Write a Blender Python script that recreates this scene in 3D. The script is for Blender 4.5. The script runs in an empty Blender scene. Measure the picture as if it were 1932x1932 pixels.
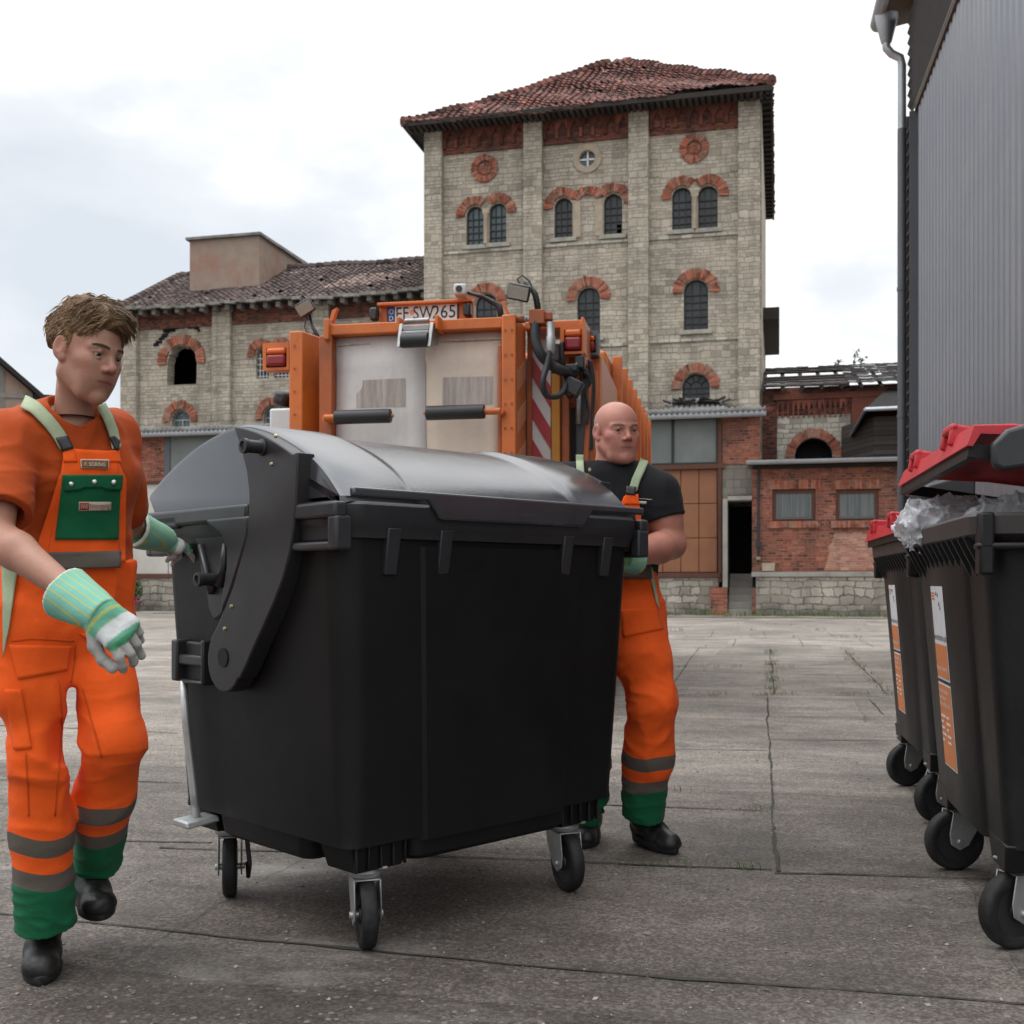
import bpy, math, random
import numpy as np
from mathutils import Vector, Matrix

R = random.Random(7)
F, H, YH = 2100.0, 1.08, 1098.0          # focal length, eye height and horizon row of the 1932 px square picture
sc = bpy.context.scene
COL = sc.collection

# ------------------------------------------------------------------ camera, sky, sun, exposure
cam_d = bpy.data.cameras.new('camera'); cam = bpy.data.objects.new('camera', cam_d); COL.objects.link(cam)
cam.location = (0, 0, H); cam.rotation_euler = (math.radians(90), 0, 0)
cam_d.sensor_width = 36; cam_d.lens = 36 * F / 1932; cam_d.shift_y = (YH - 966) / 1932
cam_d.clip_start = .05; cam_d.clip_end = 2000
cam_d.dof.use_dof = True; cam_d.dof.focus_distance = 3.4; cam_d.dof.aperture_fstop = 8.0
sc.camera = cam

SUN_EL, SUN_AZ = math.radians(60), math.radians(268)      # azimuth from +Y clockwise
world = bpy.data.worlds.new('World'); sc.world = world; world.use_nodes = True
wn = world.node_tree; wn.nodes.clear()
def N(nt, kind, **kw):
    n = nt.nodes.new(kind)
    for k, v in kw.items():
        if k[0] == 'i' and k[1:].isdigit(): n.inputs[int(k[1:])].default_value = v
        else: setattr(n, k, v)
    return n
out = N(wn, 'ShaderNodeOutputWorld'); bg = N(wn, 'ShaderNodeBackground'); bg.inputs[1].default_value = .1
sky = N(wn, 'ShaderNodeTexSky', sky_type='NISHITA', sun_disc=False, sun_elevation=SUN_EL, sun_rotation=SUN_AZ)
tc = N(wn, 'ShaderNodeTexCoord'); mp = N(wn, 'ShaderNodeMapping'); mp.inputs['Scale'].default_value = (1, 1, 2.2)
mp.inputs['Location'].default_value = (1.9, .6, .7)
nz = N(wn, 'ShaderNodeTexNoise'); nz.inputs['Scale'].default_value = 1.7; nz.inputs['Detail'].default_value = 6; nz.inputs['Roughness'].default_value = .52
rp = N(wn, 'ShaderNodeValToRGB')
e = rp.color_ramp.elements
e[0].position = .38; e[0].color = (.62, .665, .72, 1); e[1].position = .56; e[1].color = (1, 1, 1, 1)
m1 = e.new(.48); m1.color = (.74, .77, .81, 1)
sc_ = N(wn, 'ShaderNodeVectorMath', operation='SCALE'); sc_.inputs['Scale'].default_value = 11.2
mx = N(wn, 'ShaderNodeMixRGB'); mx.inputs[0].default_value = .94
L = wn.links.new
L(tc.outputs['Generated'], mp.inputs[0]); L(mp.outputs[0], nz.inputs['Vector']); L(nz.outputs['Fac'], rp.inputs[0])
sz = N(wn, 'ShaderNodeSeparateXYZ'); L(tc.outputs['Generated'], sz.inputs[0])
zr = N(wn, 'ShaderNodeMapRange'); zr.inputs['From Min'].default_value = .46; zr.inputs['From Max'].default_value = 1; zr.inputs['To Min'].default_value = 12.6; zr.inputs['To Max'].default_value = 42.0   # an overcast sky is brightest overhead
L(sz.outputs['Z'], zr.inputs['Value']); L(zr.outputs[0], sc_.inputs['Scale'])
L(rp.outputs[0], sc_.inputs[0]); L(sky.outputs[0], mx.inputs[1]); L(sc_.outputs[0], mx.inputs[2]); L(mx.outputs[0], bg.inputs[0]); L(bg.outputs[0], out.inputs[0])
sd = bpy.data.lights.new('sun', 'SUN'); sd.energy = .8; sd.angle = math.radians(40); sd.color = (1, .965, .91)
sun = bpy.data.objects.new('sun', sd); COL.objects.link(sun); sun.location = (0, -20, 40)
sdir = Vector((math.sin(SUN_AZ) * math.cos(SUN_EL), math.cos(SUN_AZ) * math.cos(SUN_EL), math.sin(SUN_EL)))
sun.rotation_euler = sdir.to_track_quat('Z', 'Y').to_euler()
sc.view_settings.view_transform = 'Standard'; sc.view_settings.look = 'None'; sc.view_settings.gamma = 1
sc.view_settings.exposure = 0.0

# ------------------------------------------------------------------ mesh builder
def V(*a): return Vector(a)
def W(px, py, Y): return Vector(((px - 966) / F * Y, Y, H - (py - YH) / F * Y))
def rotz(deg): return Matrix.Rotation(math.radians(deg), 4, 'Z')
MAT = {}
ROOTM = {}
class MB:
    def __init__(s): s.v = []; s.f = []; s.t = []; s.m = []; s.tint = .5; s.mi = 0
    def add(s, vs, fs):
        o = len(s.v); s.v += [tuple(v) for v in vs]
        for f in fs: s.f.append(tuple(i + o for i in f)); s.t.append(s.tint); s.m.append(s.mi)
        return s
    def hexa(s, p):   # bottom 4 ccw, top 4 ccw
        return s.add(p, [(3, 2, 1, 0), (4, 5, 6, 7), (0, 1, 5, 4), (1, 2, 6, 5), (2, 3, 7, 6), (3, 0, 4, 7)])
    def box(s, x0, x1, y0, y1, z0, z1, M=None):
        p = [V(x0, y0, z0), V(x1, y0, z0), V(x1, y1, z0), V(x0, y1, z0), V(x0, y0, z1), V(x1, y0, z1), V(x1, y1, z1), V(x0, y1, z1)]
        if M is not None: p = [M @ q for q in p]
        return s.hexa(p)
    def cbox(s, c, sz, M=None):
        T = Matrix.Translation(c) @ (M if M is not None else Matrix())
        return s.box(-sz[0]/2, sz[0]/2, -sz[1]/2, sz[1]/2, -sz[2]/2, sz[2]/2, T)
    def rings(s, rs, caps=True, closed=True):
        n = len(rs[0]); vs = [p for r in rs for p in r]; fs = []
        for i in range(len(rs) - 1):
            for j in range(n if closed else n - 1):
                k = (j + 1) % n; fs.append((i*n+j, i*n+k, (i+1)*n+k, (i+1)*n+j))
        if caps: fs.append(tuple(range(n - 1, -1, -1))); fs.append(tuple((len(rs)-1)*n + j for j in range(n)))
        return s.add(vs, fs)
    def tube(s, path, r, n=10, caps=True):
        P = [Vector(p) for p in path]; rs = []; up = None
        for i, p in enumerate(P):
            t = (P[min(i+1, len(P)-1)] - P[max(i-1, 0)]).normalized()
            if up is None: up = Vector((0, 0, 1)) if abs(t.z) < .9 else Vector((1, 0, 0))
            a = t.cross(up).normalized(); b = a.cross(t).normalized(); up = b
            rr = r[i] if hasattr(r, '__len__') else r
            rs.append([p + a*rr*math.cos(2*math.pi*k/n) + b*rr*math.sin(2*math.pi*k/n) for k in range(n)])
        return s.rings(rs, caps)
    def lathe(s, prof, c, axis, n=24, caps=True):      # prof [(r, h)] along axis from c
        ax = Vector(axis).normalized(); a = ax.orthogonal().normalized(); b = ax.cross(a); c = Vector(c)
        return s.rings([[c + ax*h + a*r*math.cos(2*math.pi*k/n) + b*r*math.sin(2*math.pi*k/n) for k in range(n)] for r, h in prof], caps)
    def prism(s, poly, d0, d1, fn):                    # fn(u, v, d) -> point
        n = len(poly); vs = [fn(u, v, d0) for u, v in poly] + [fn(u, v, d1) for u, v in poly]
        fs = [tuple(range(n-1, -1, -1)), tuple(range(n, 2*n))] + [(i, (i+1) % n, n+(i+1) % n, n+i) for i in range(n)]
        return s.add(vs, fs)
    def grid(s, P):
        n, m = len(P), len(P[0])
        return s.add([p for r in P for p in r], [(i*m+j, i*m+j+1, (i+1)*m+j+1, (i+1)*m+j) for i in range(n-1) for j in range(m-1)])
    def mesh(s, name='m', smooth=False, fix=True):
        me = bpy.data.meshes.new(name); me.from_pydata(s.v, [], s.f)
        if s.t and any(abs(x - .5) > 1e-6 for x in s.t):
            at = me.attributes.new('tint', 'FLOAT', 'FACE'); at.data.foreach_set('value', s.t)
        if any(s.m): me.polygons.foreach_set('material_index', s.m)
        if smooth: me.polygons.foreach_set('use_smooth', [True]*len(me.polygons))
        if fix:
            import bmesh
            bm = bmesh.new(); bm.from_mesh(me); bmesh.ops.recalc_face_normals(bm, faces=bm.faces); bm.to_mesh(me); bm.free()
        me.update(); return me
    def obj(s, name, mats, parent=None, frame=None, smooth=False, bev=0, seg=2, fix=True, auto=None):
        return link(s.mesh(name, smooth, fix), name, mats, parent, frame, bev, seg, auto)
def link(me, name, mats, parent=None, frame=None, bev=0, seg=2, auto=None):
    if not isinstance(mats, (list, tuple)): mats = [mats]
    for m in mats: me.materials.append(MAT[m] if isinstance(m, str) else m)
    if frame is not None or parent is not None:
        M = (frame if frame is not None else Matrix())
        if parent is not None: M = ROOTM[parent.name].inverted() @ M
        me.transform(M)
    o = bpy.data.objects.new(name, me); COL.objects.link(o)
    if parent is not None: o.parent = parent; ROOTM[o.name] = ROOTM[parent.name]
    else: ROOTM[o.name] = Matrix()
    if bev:
        b = o.modifiers.new('bevel', 'BEVEL'); b.width = bev; b.segments = seg; b.limit_method = 'ANGLE'; b.angle_limit = math.radians(35)
        b.harden_normals = False
    if auto is not None or bev:
        me.polygons.foreach_set('use_smooth', [True]*len(me.polygons))
        try: me.set_sharp_from_angle(angle=math.radians(auto or 38))
        except Exception: pass
    return o
def tag(o, label=None, cat=None, group=None, kind=None):
    for k, v in (('label', label), ('category', cat), ('group', group), ('kind', kind)):
        if v: o[k] = v
    return o
def thing(name, label, cat, loc, rz=0, group=None):
    o = bpy.data.objects.new(name, None); COL.objects.link(o); o.empty_display_size = .2
    o.location = loc; o.rotation_euler = (0, 0, math.radians(rz))
    ROOTM[o.name] = Matrix.Translation(loc) @ rotz(rz)
    return tag(o, label, cat, group)
def reroot(o, loc, M=None):      # make a world-space mesh a top-level thing with its origin at loc
    o.data.transform(Matrix.Translation(-Vector(loc))); o.location = loc; ROOTM[o.name] = Matrix.Translation(loc)
    return o
def copy_tree(o, parent=None):
    c = o.copy(); COL.objects.link(c)
    if parent is not None: c.parent = parent
    for ch in [x for x in o.children]: copy_tree(ch, c)
    return c

def curve_mesh(splines, th):
    cu = bpy.data.curves.new('tmp', 'CURVE'); cu.dimensions = '2D'; cu.fill_mode = 'BOTH'; cu.extrude = th/2
    for sp in splines:
        s = cu.splines.new('POLY'); s.points.add(len(sp)-1); s.use_cyclic_u = True
        for p, q in zip(s.points, sp): p.co = (q[0], q[1], 0, 1)
    o = bpy.data.objects.new('tmp', cu); me = bpy.data.meshes.new_from_object(o)
    vs = [tuple(v.co) for v in me.vertices]; fs = [tuple(p.vertices) for p in me.polygons]
    bpy.data.objects.remove(o); bpy.data.curves.remove(cu); bpy.data.meshes.remove(me)
    return vs, fs
def plate(mb, outer, holes, y0, y1):                   # upright slab in the x-z plane between depths y0 and y1
    vs, fs = curve_mesh([outer] + holes, y1 - y0); ym = (y0 + y1)/2
    return mb.add([(x, ym + d, z) for x, z, d in vs], fs)
def text(mb, body, size, fn, align='CENTER', ext=.0, sx=1.0):   # fn(u, v, d) -> point
    cu = bpy.data.curves.new('tmp', 'FONT'); cu.body = body; cu.size = size; cu.align_x = align; cu.align_y = 'CENTER'; cu.extrude = ext
    cu.resolution_u = 3
    o = bpy.data.objects.new('tmp', cu); me = bpy.data.meshes.new_from_object(o)
    mb.add([fn(v.co.x*sx, v.co.y, v.co.z) for v in me.vertices], [tuple(p.vertices) for p in me.polygons])
    bpy.data.objects.remove(o); bpy.data.curves.remove(cu); bpy.data.meshes.remove(me)
    return mb
def arch_pts(x0, x1, z0, z1, n=14):                    # round-headed opening
    r = (x1 - x0)/2; c = (x0 + x1)/2; zc = z1 - r
    return [(x0, z0), (x1, z0)] + [(c + r*math.cos(math.pi*k/n), zc + r*math.sin(math.pi*k/n)) for k in range(n+1)]
def circ_pts(cx, cz, r, n=24): return [(cx + r*math.cos(2*math.pi*k/n), cz + r*math.sin(2*math.pi*k/n)) for k in range(n)]
def voussoirs(mb, cx, cz, ri, ro, a0, a1, n, y0, y1, jit=.04, gap=.12, skip=0, rnd=R):
    for k in range(n):
        if rnd.random() < skip: continue
        s0 = a0 + (a1-a0)*(k + gap/2)/n; s1 = a0 + (a1-a0)*(k + 1 - gap/2)/n
        mb.tint = rnd.random(); r2 = ro*(1 + rnd.uniform(-jit, jit)); yy = y0 - rnd.uniform(0, .02)
        mb.prism([(ri*math.cos(s0), ri*math.sin(s0)), (r2*math.cos(s0), r2*math.sin(s0)), (r2*math.cos(s1), r2*math.sin(s1)), (ri*math.cos(s1), ri*math.sin(s1))],
                 yy, y1, lambda u, v, d: V(cx+u, d, cz+v))
    mb.tint = .5

# ------------------------------------------------------------------ materials
class NB:
    def __init__(s, name):
        s.m = bpy.data.materials.new(name); s.m.use_nodes = True; s.t = s.m.node_tree; s.t.nodes.clear()
        s.o = s.n('ShaderNodeOutputMaterial'); s.b = s.n('ShaderNodeBsdfPrincipled'); s.t.links.new(s.b.outputs[0], s.o.inputs[0]); MAT[name] = s.m
        s.tc = s.n('ShaderNodeTexCoord').outputs['Object']
    def n(s, kind, **kw): return N(s.t, kind, **kw)
    def set(s, sock, v):
        if hasattr(v, 'is_linked') or isinstance(v, bpy.types.NodeSocket): s.t.links.new(v, sock)
        else:
            if isinstance(v, tuple) and len(v) == 3 and sock.type == 'RGBA': v = v + (1,)
            sock.default_value = v
    def math(s, op, a, b=0.0, c=None, clamp=False):
        n = s.n('ShaderNodeMath', operation=op, use_clamp=clamp); s.set(n.inputs[0], a); s.set(n.inputs[1], b)
        if c is not None: s.set(n.inputs[2], c)
        return n.outputs[0]
    def vec(s, op, a, b=(0, 0, 0)):
        n = s.n('ShaderNodeVectorMath', operation=op); s.set(n.inputs[0], a)
        if op == 'SCALE': s.set(n.inputs['Scale'], b)
        else: s.set(n.inputs[1], b)
        return n.outputs[0]
    def noise(s, scale, detail=3, vec=None, rough=.55, dist=0, out='Fac'):
        n = s.n('ShaderNodeTexNoise'); s.set(n.inputs['Vector'], vec if vec is not None else s.tc)
        n.inputs['Scale'].default_value = scale; n.inputs['Detail'].default_value = detail; n.inputs['Roughness'].default_value = rough; n.inputs['Distortion'].default_value = dist
        return n.outputs[out]
    def voro(s, scale, vec=None, feature='F1', out='Distance', rnd=1):
        n = s.n('ShaderNodeTexVoronoi', feature=feature); s.set(n.inputs['Vector'], vec if vec is not None else s.tc); n.inputs['Scale'].default_value = scale
        n.inputs['Randomness'].default_value = rnd
        return n.outputs[out]
    def ramp(s, fac, stops, interp='LINEAR'):
        n = s.n('ShaderNodeValToRGB'); cr = n.color_ramp; cr.interpolation = interp
        while len(cr.elements) < len(stops): cr.elements.new(.5)
        for el, (p, c) in zip(cr.elements, stops):
            el.position = p; el.color = (c, c, c, 1) if not hasattr(c, '__len__') else (*c, 1)
        s.set(n.inputs[0], fac); return n.outputs[0]
    def mix(s, fac, a, b, mode='MIX'):
        n = s.n('ShaderNodeMixRGB', blend_type=mode); s.set(n.inputs[0], fac); s.set(n.inputs[1], a); s.set(n.inputs[2], b); return n.outputs[0]
    def attr(s, name, out='Fac'): return s.n('ShaderNodeAttribute', attribute_name=name).outputs[out]
    def sep(s, v=None):
        n = s.n('ShaderNodeSeparateXYZ'); s.set(n.inputs[0], v if v is not None else s.tc); return n.outputs
    def comb(s, x, y, z):
        n = s.n('ShaderNodeCombineXYZ'); s.set(n.inputs[0], x); s.set(n.inputs[1], y); s.set(n.inputs[2], z); return n.outputs[0]
    def bump(s, h, strength=.3, dist=.01, prev=None):
        n = s.n('ShaderNodeBump'); n.inputs['Strength'].default_value = strength; n.inputs['Distance'].default_value = dist; s.set(n.inputs['Height'], h)
        if prev is not None: s.set(n.inputs['Normal'], prev)
        return n.outputs[0]
    def fin(s, col, rough=.6, metal=0, normal=None, spec=.5, **kw):
        s.set(s.b.inputs['Base Color'], col); s.set(s.b.inputs['Roughness'], rough); s.set(s.b.inputs['Metallic'], metal); s.set(s.b.inputs['Specular IOR Level'], spec)
        if normal is not None: s.set(s.b.inputs['Normal'], normal)
        for k, v in kw.items(): s.set(s.b.inputs[k.replace('_', ' ')], v)
        return s.m
def simple(name, col, rough=.5, metal=0, var=.2, vs=6, bump=0, bs=80, tint=0, dirt=None, dirt_amt=.4, dirt_s=3, spec=.5, scr=0, **kw):
    b = NB(name)
    f = b.math('MULTIPLY_ADD', b.noise(vs, 5, rough=.65), 2*var, 1 - var)
    if tint: f = b.math('MULTIPLY', f, b.math('MULTIPLY_ADD', b.attr('tint'), 2*tint, 1 - tint))
    c = b.vec('SCALE', tuple(col), f)
    if dirt: c = b.mix(b.math('MULTIPLY', b.ramp(b.noise(dirt_s, 8, rough=.7), [(.45, 0), (.68, 1)]), dirt_amt), c, dirt)
    r = b.math('MULTIPLY_ADD', b.noise(vs*2.3, 4), .25*min(1, rough*2), rough - .1*min(1, rough*2))
    nm = b.bump(b.noise(bs, 4), bump, .01) if bump else None
    return b.fin(c, r, metal, nm, spec, **kw)

# facade frame: x along the fronts to the right, y into the buildings, z up
FA = -13.5
FAC = Matrix.Translation(W(1420, 1098, 36).xy.to_3d()) @ rotz(FA)
FACI = FAC.inverted()
def fac(px, py, d=0.0, frame=None):
    I = FACI if frame is None else frame.inverted()
    o = I @ V(0, 0, H); q = I.to_3x3() @ V((px - 966)/F, 1, (YH - py)/F)
    t = (d - o.y)/q.y; p = o + q*t
    return p.x, p.z
# ------------------------------------------------------------------ building materials
def masonry(name, bw, rh, mortar, cols, mcol, warp=.04, bump=.6, dirt=(.09, .08, .07), damt=.55, offset=.5, rowvar=.25, patch=None, zdirt=None):
    b = NB(name); x, y, z = b.sep()
    u = b.math('ADD', x, y)
    wv = b.noise(1.3, 2, out='Color'); wf = b.noise(9, 2, out='Color')
    zz = b.math('ADD', z, b.math('MULTIPLY', b.math('SINE', b.math('MULTIPLY', z, 1.9/rh*.61)), rh*rowvar))
    zz = b.math('ADD', zz, b.math('MULTIPLY', b.math('SINE', b.math('MULTIPLY', z, 1.9/rh*.23)), rh*rowvar*1.4))
    p = b.comb(u, zz, 0.0)
    p = b.vec('ADD', p, b.vec('SCALE', b.vec('SUBTRACT', wv, (.5, .5, .5)), warp*2.2))
    p = b.vec('ADD', p, b.vec('SCALE', b.vec('SUBTRACT', wf, (.5, .5, .5)), warp))
    def brick(w, seedoff, off):
        n = b.n('ShaderNodeTexBrick'); n.offset = off; n.squash = .62; n.squash_frequency = 3
        b.set(n.inputs['Vector'], b.vec('ADD', p, (seedoff, 0, 0)) if seedoff else p)
        n.inputs['Color1'].default_value = (0, 0, 0, 1); n.inputs['Color2'].default_value = (1, 1, 1, 1); n.inputs['Mortar'].default_value = (.5, .5, .5, 1)
        n.inputs['Scale'].default_value = 1; n.inputs['Mortar Size'].default_value = mortar; n.inputs['Mortar Smooth'].default_value = .35
        n.inputs['Bias'].default_value = 0; n.inputs['Brick Width'].default_value = w; n.inputs['Row Height'].default_value = rh
        return n
    n1 = brick(bw, 0, offset)
    c = b.ramp(n1.outputs['Color'], cols, 'LINEAR')
    c = b.vec('SCALE', c, b.math('MULTIPLY_ADD', b.noise(22, 5, rough=.7), .7, .65))
    if patch: c = b.mix(b.ramp(b.noise(.55, 4), [(.5, 0), (.62, patch[1])]), c, patch[0])
    mo = n1.outputs['Fac']
    mo = b.math('MULTIPLY', mo, b.ramp(b.noise(.9, 4), [(.32, .45), (.6, 1)]))
    mc = b.vec('SCALE', tuple(mcol), b.math('MULTIPLY_ADD', b.noise(3, 5), 1.3, .35))
    c = b.mix(mo, c, mc)
    d = b.math('MULTIPLY', b.ramp(b.noise(.45, 9, rough=.68), [(.46, 0), (.72, 1)]), damt)
    c = b.mix(d, c, dirt)
    streak = b.ramp(b.noise(1.0, 6, vec=b.comb(b.math('MULTIPLY', u, 2.2), 0.0, b.math('MULTIPLY', z, .16))), [(.5, 0), (.75, .4)])
    c = b.mix(streak, c, dirt)
    if zdirt: c = b.mix(b.math('MULTIPLY', b.ramp(b.math('ADD', b.math('MULTIPLY', z, 1/zdirt), b.noise(1.5, 5)), [(.6, .7), (1.3, 0)]), 1.0), c, dirt)
    h = b.math('ADD', b.math('SUBTRACT', 1.0, n1.outputs['Fac']), b.math('MULTIPLY', b.noise(14, 5), .8))
    h = b.math('ADD', h, b.math('MULTIPLY', n1.outputs['Color'], .5))
    return b.fin(c, .92, 0, b.bump(h, bump, .03), .2)
STC = [(0, (.31, .268, .212)), (.2, (.42, .368, .292)), (.45, (.48, .425, .342)), (.7, (.445, .395, .322)), (.85, (.535, .475, .385)), (1, (.37, .322, .262))]
masonry('stone', .36, .15, .012, STC, (.25, .22, .175), .06, .8, damt=.5, rowvar=.34)
masonry('stone_light', .42, .2, .016, [(0, (.28, .255, .21)), (.4, (.48, .445, .37)), (.7, (.42, .39, .33)), (1, (.58, .535, .45))], (.23, .205, .165), .05, .8, damt=.45)
masonry('stone_plinth', .52, .23, .02, [(0, (.25, .225, .185)), (.35, (.43, .39, .325)), (.7, (.37, .338, .285)), (1, (.50, .455, .385))], (.15, .133, .11), .13, 1.0, dirt=(.10, .095, .085), damt=.7, zdirt=.8)
BRC = [(0, (.105, .04, .03)), (.25, (.235, .07, .042)), (.55, (.33, .105, .06)), (.8, (.27, .085, .055)), (1, (.40, .16, .095))]
masonry('brick', .25, .077, .009, BRC, (.25, .215, .18), .008, .45, dirt=(.045, .036, .032), damt=.75)
masonry('brick_dark', .25, .077, .009, [(0, (.06, .028, .024)), (.4, (.15, .05, .035)), (.8, (.24, .07, .042)), (1, (.3, .11, .07))], (.16, .13, .11), .01, .5, dirt=(.035, .03, .028), damt=.95)
masonry('brick_light', .25, .077, .011, [(0, (.30, .13, .09)), (.5, (.42, .19, .13)), (1, (.5, .27, .2))], (.33, .29, .25), .008, .4, dirt=(.1, .08, .07), damt=.3)
masonry('block', .4, .24, .012, [(0, (.17, .155, .13)), (1, (.25, .23, .195))], (.13, .12, .1), .01, .4)
simple('brick_arch', (.29, .092, .056), .9, var=.35, vs=7, bump=.4, bs=50, tint=.55, dirt=(.33, .27, .21), dirt_amt=.75, dirt_s=5, spec=.2)
simple('sandstone', (.40, .33, .25), .9, var=.25, vs=4, bump=.4, bs=40, dirt=(.14, .12, .1), spec=.2)
simple('sill_stone', (.36, .335, .29), .9, var=.3, vs=5, bump=.4, bs=30, dirt=(.1, .09, .08), spec=.2)
simple('tile_red', (.17, .068, .052), .85, var=.35, vs=3, tint=.75, dirt=(.05, .037, .035), dirt_amt=.75, dirt_s=.9, spec=.25)
simple('tile_grey', (.105, .075, .066), .85, var=.3, vs=3, tint=.7, dirt=(.045, .038, .036), dirt_amt=.7, dirt_s=.7, spec=.25)
simple('slate', (.085, .078, .075), .95, var=.35, vs=3, tint=.6, dirt=(.035, .032, .032), dirt_amt=.6, dirt_s=1.2, spec=.12)
simple('brick_frieze', (.185, .062, .042), .9, var=.35, vs=7, bump=.4, bs=50, tint=.5, dirt=(.06, .05, .045), dirt_amt=.6, dirt_s=3, spec=.2)
simple('old_wood', (.045, .036, .031), .85, var=.4, vs=6, bump=.3, bs=20, tint=.4)
simple('grey_wood', (.20, .185, .165), .85, var=.35, vs=6, bump=.3, bs=20, tint=.4)
simple('render_coat', (.30, .235, .19), .95, var=.25, vs=2.5, bump=.4, bs=25, dirt=(.30, .10, .06), dirt_amt=.5, dirt_s=.8, spec=.2)
simple('dark_void', (.012, .011, .01), 1, var=.2)  # near-black backing; the shade inside openings is put into the colour
simple('iron', (.035, .034, .034), .6, metal=.3, var=.3)
simple('rust', (.14, .055, .035), .8, var=.4, vs=5, bump=.3, tint=.3)
simple('zinc', (.42, .44, .46), .42, metal=.75, var=.18, vs=2, dirt=(.25, .25, .25), dirt_amt=.4, spec=.4)
simple('zinc_dark', (.11, .115, .125), .5, metal=.5, var=.2, vs=2)
simple('fibre_cement', (.24, .235, .225), .9, var=.3, vs=2.5, bump=.3, dirt=(.07, .065, .06), dirt_amt=.75, dirt_s=1.5)
simple('door_brown', (.255, .105, .048), .7, var=.2, vs=1.5, dirt=(.17, .08, .045), dirt_amt=.5, dirt_s=.8, bump=.1)
simple('white_board', (.55, .53, .49), .8, var=.14, vs=1.4, dirt=(.33, .30, .26), dirt_amt=.5, dirt_s=.7)
simple('concrete', (.33, .31, .28), .9, var=.25, vs=3, bump=.35, bs=40, dirt=(.13, .12, .11), dirt_amt=.6, dirt_s=1.5, spec=.2)
simple('yellow_paint', (.52, .30, .04), .6, var=.2)
simple('white_paint', (.75, .75, .73), .5, var=.08)
b = NB('old_glass'); g = b.noise(1.1, 6); ref = b.noise(3.3, 3)
b.fin(b.mix(b.ramp(g, [(.35, 0), (.7, .85)]), (.016, .018, .02), (.055, .065, .068)), b.math('MULTIPLY_ADD', ref, .45, .12), 0, b.bump(b.noise(5, 3), .25, .02), .55)
b = NB('blue_glass'); b.fin(b.mix(b.ramp(b.noise(.9, 6), [(.35, 0), (.7, .9)]), (.03, .045, .05), (.10, .15, .16)), .25, 0, b.bump(b.noise(4, 3), .3, .02), .6)
b = NB('wire_glass'); x, y, z = b.sep()
gr = b.math('ADD', b.math('LESS_THAN', b.math('FRACT', b.math('MULTIPLY', x, 9)), .07), b.math('LESS_THAN', b.math('FRACT', b.math('MULTIPLY', z, 9)), .07), clamp=True)
b.fin(b.mix(b.math('MULTIPLY', gr, .25), b.mix(b.ramp(b.noise(1.2, 7), [(.3, 0), (.7, .8)]), (.115, .13, .125), (.185, .20, .19)), (.26, .28, .26)), .38, 0, b.bump(b.noise(40, 2), .15, .01), .5)
b = NB('ribbed_glass'); x, y, z = b.sep()
st = b.ramp(b.noise(1, 5, vec=b.comb(b.math('MULTIPLY', x, 14), 0.0, b.math('MULTIPLY', z, .5))), [(.35, 0), (.7, 1)])
b.fin(b.mix(st, (.085, .095, .095), (.18, .195, .19)), .35, 0, b.bump(b.math('SINE', b.math('MULTIPLY', x, 160)), .2, .01), .5)

def froot(name, label, cat, x, y, group=None):
    return thing(name, label, cat, FAC @ V(x, y, 0), FA, group)
def FO(mb, name, mats, parent, **kw): return mb.obj(name, mats, parent, FAC, **kw)

def fwindow(parent, pts, x0, x1, z0, z1, y, cols, rows, glass='old_glass', fr='iron', bw=.035, arched=True, broken=None, rays=False, name='window'):
    """glazing with glazing bars: frame mesh with its panes as a child"""
    f = MB(); r = (x1-x0)/2; c = (x0+x1)/2; zc = z1 - r if arched else z1
    def top(x): return zc + math.sqrt(max(0, r*r-(x-c)**2)) if arched else z1
    inner = [(c + (px-c)*(1-bw/r*1.2), z0+bw*1.2 + (pz-z0)*(1-2*bw/(z1-z0)*1.2)) for px, pz in pts]
    plate(f, pts, [inner], y-.035, y+.03)
    for k in range(1, cols):
        x = x0 + (x1-x0)*k/cols; f.box(x-bw/2, x+bw/2, y-.03, y+.02, z0+.02, (zc if rays else top(x)) - .02)
    for k in range(1, rows):
        z = z0 + (zc - z0 + (r*.35 if arched and not rays else 0))*k/(rows - (0 if arched else 0)) if arched else z0 + (z1-z0)*k/rows
        if arched and z > zc: hw = math.sqrt(max(.01, r*r-(z-zc)**2))
        else: hw = r
        f.box(c-hw+.02, c+hw-.02, y-.027, y+.017, z-bw/2, z+bw/2)
    if rays:
        f.box(x0+.02, x1-.02, y-.027, y+.017, zc-bw/2, zc+bw/2)
        for a in (36, 72, 108, 144):
            f.tube([(c + r*.45*math.cos(math.radians(a)), y, zc + r*.45*math.sin(math.radians(a))), (c+r*.97*math.cos(math.radians(a)), y, zc+r*.97*math.sin(math.radians(a)))], bw/2, 4)
        f.tube([(c + r*.45*math.cos(math.pi*k/10), y, zc + r*.45*math.sin(math.pi*k/10)) for k in range(11)], bw/2, 4)
    o = FO(f, name, fr, parent)
    g = MB()
    holes = []
    if broken: holes = [broken]
    plate(g, [(c + (px-c)*.985, z0 + .01 + (pz-z0)*.985) for px, pz in pts], holes, y+.022, y+.03)
    FO(g, 'pane', glass, o)
    return o

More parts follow.
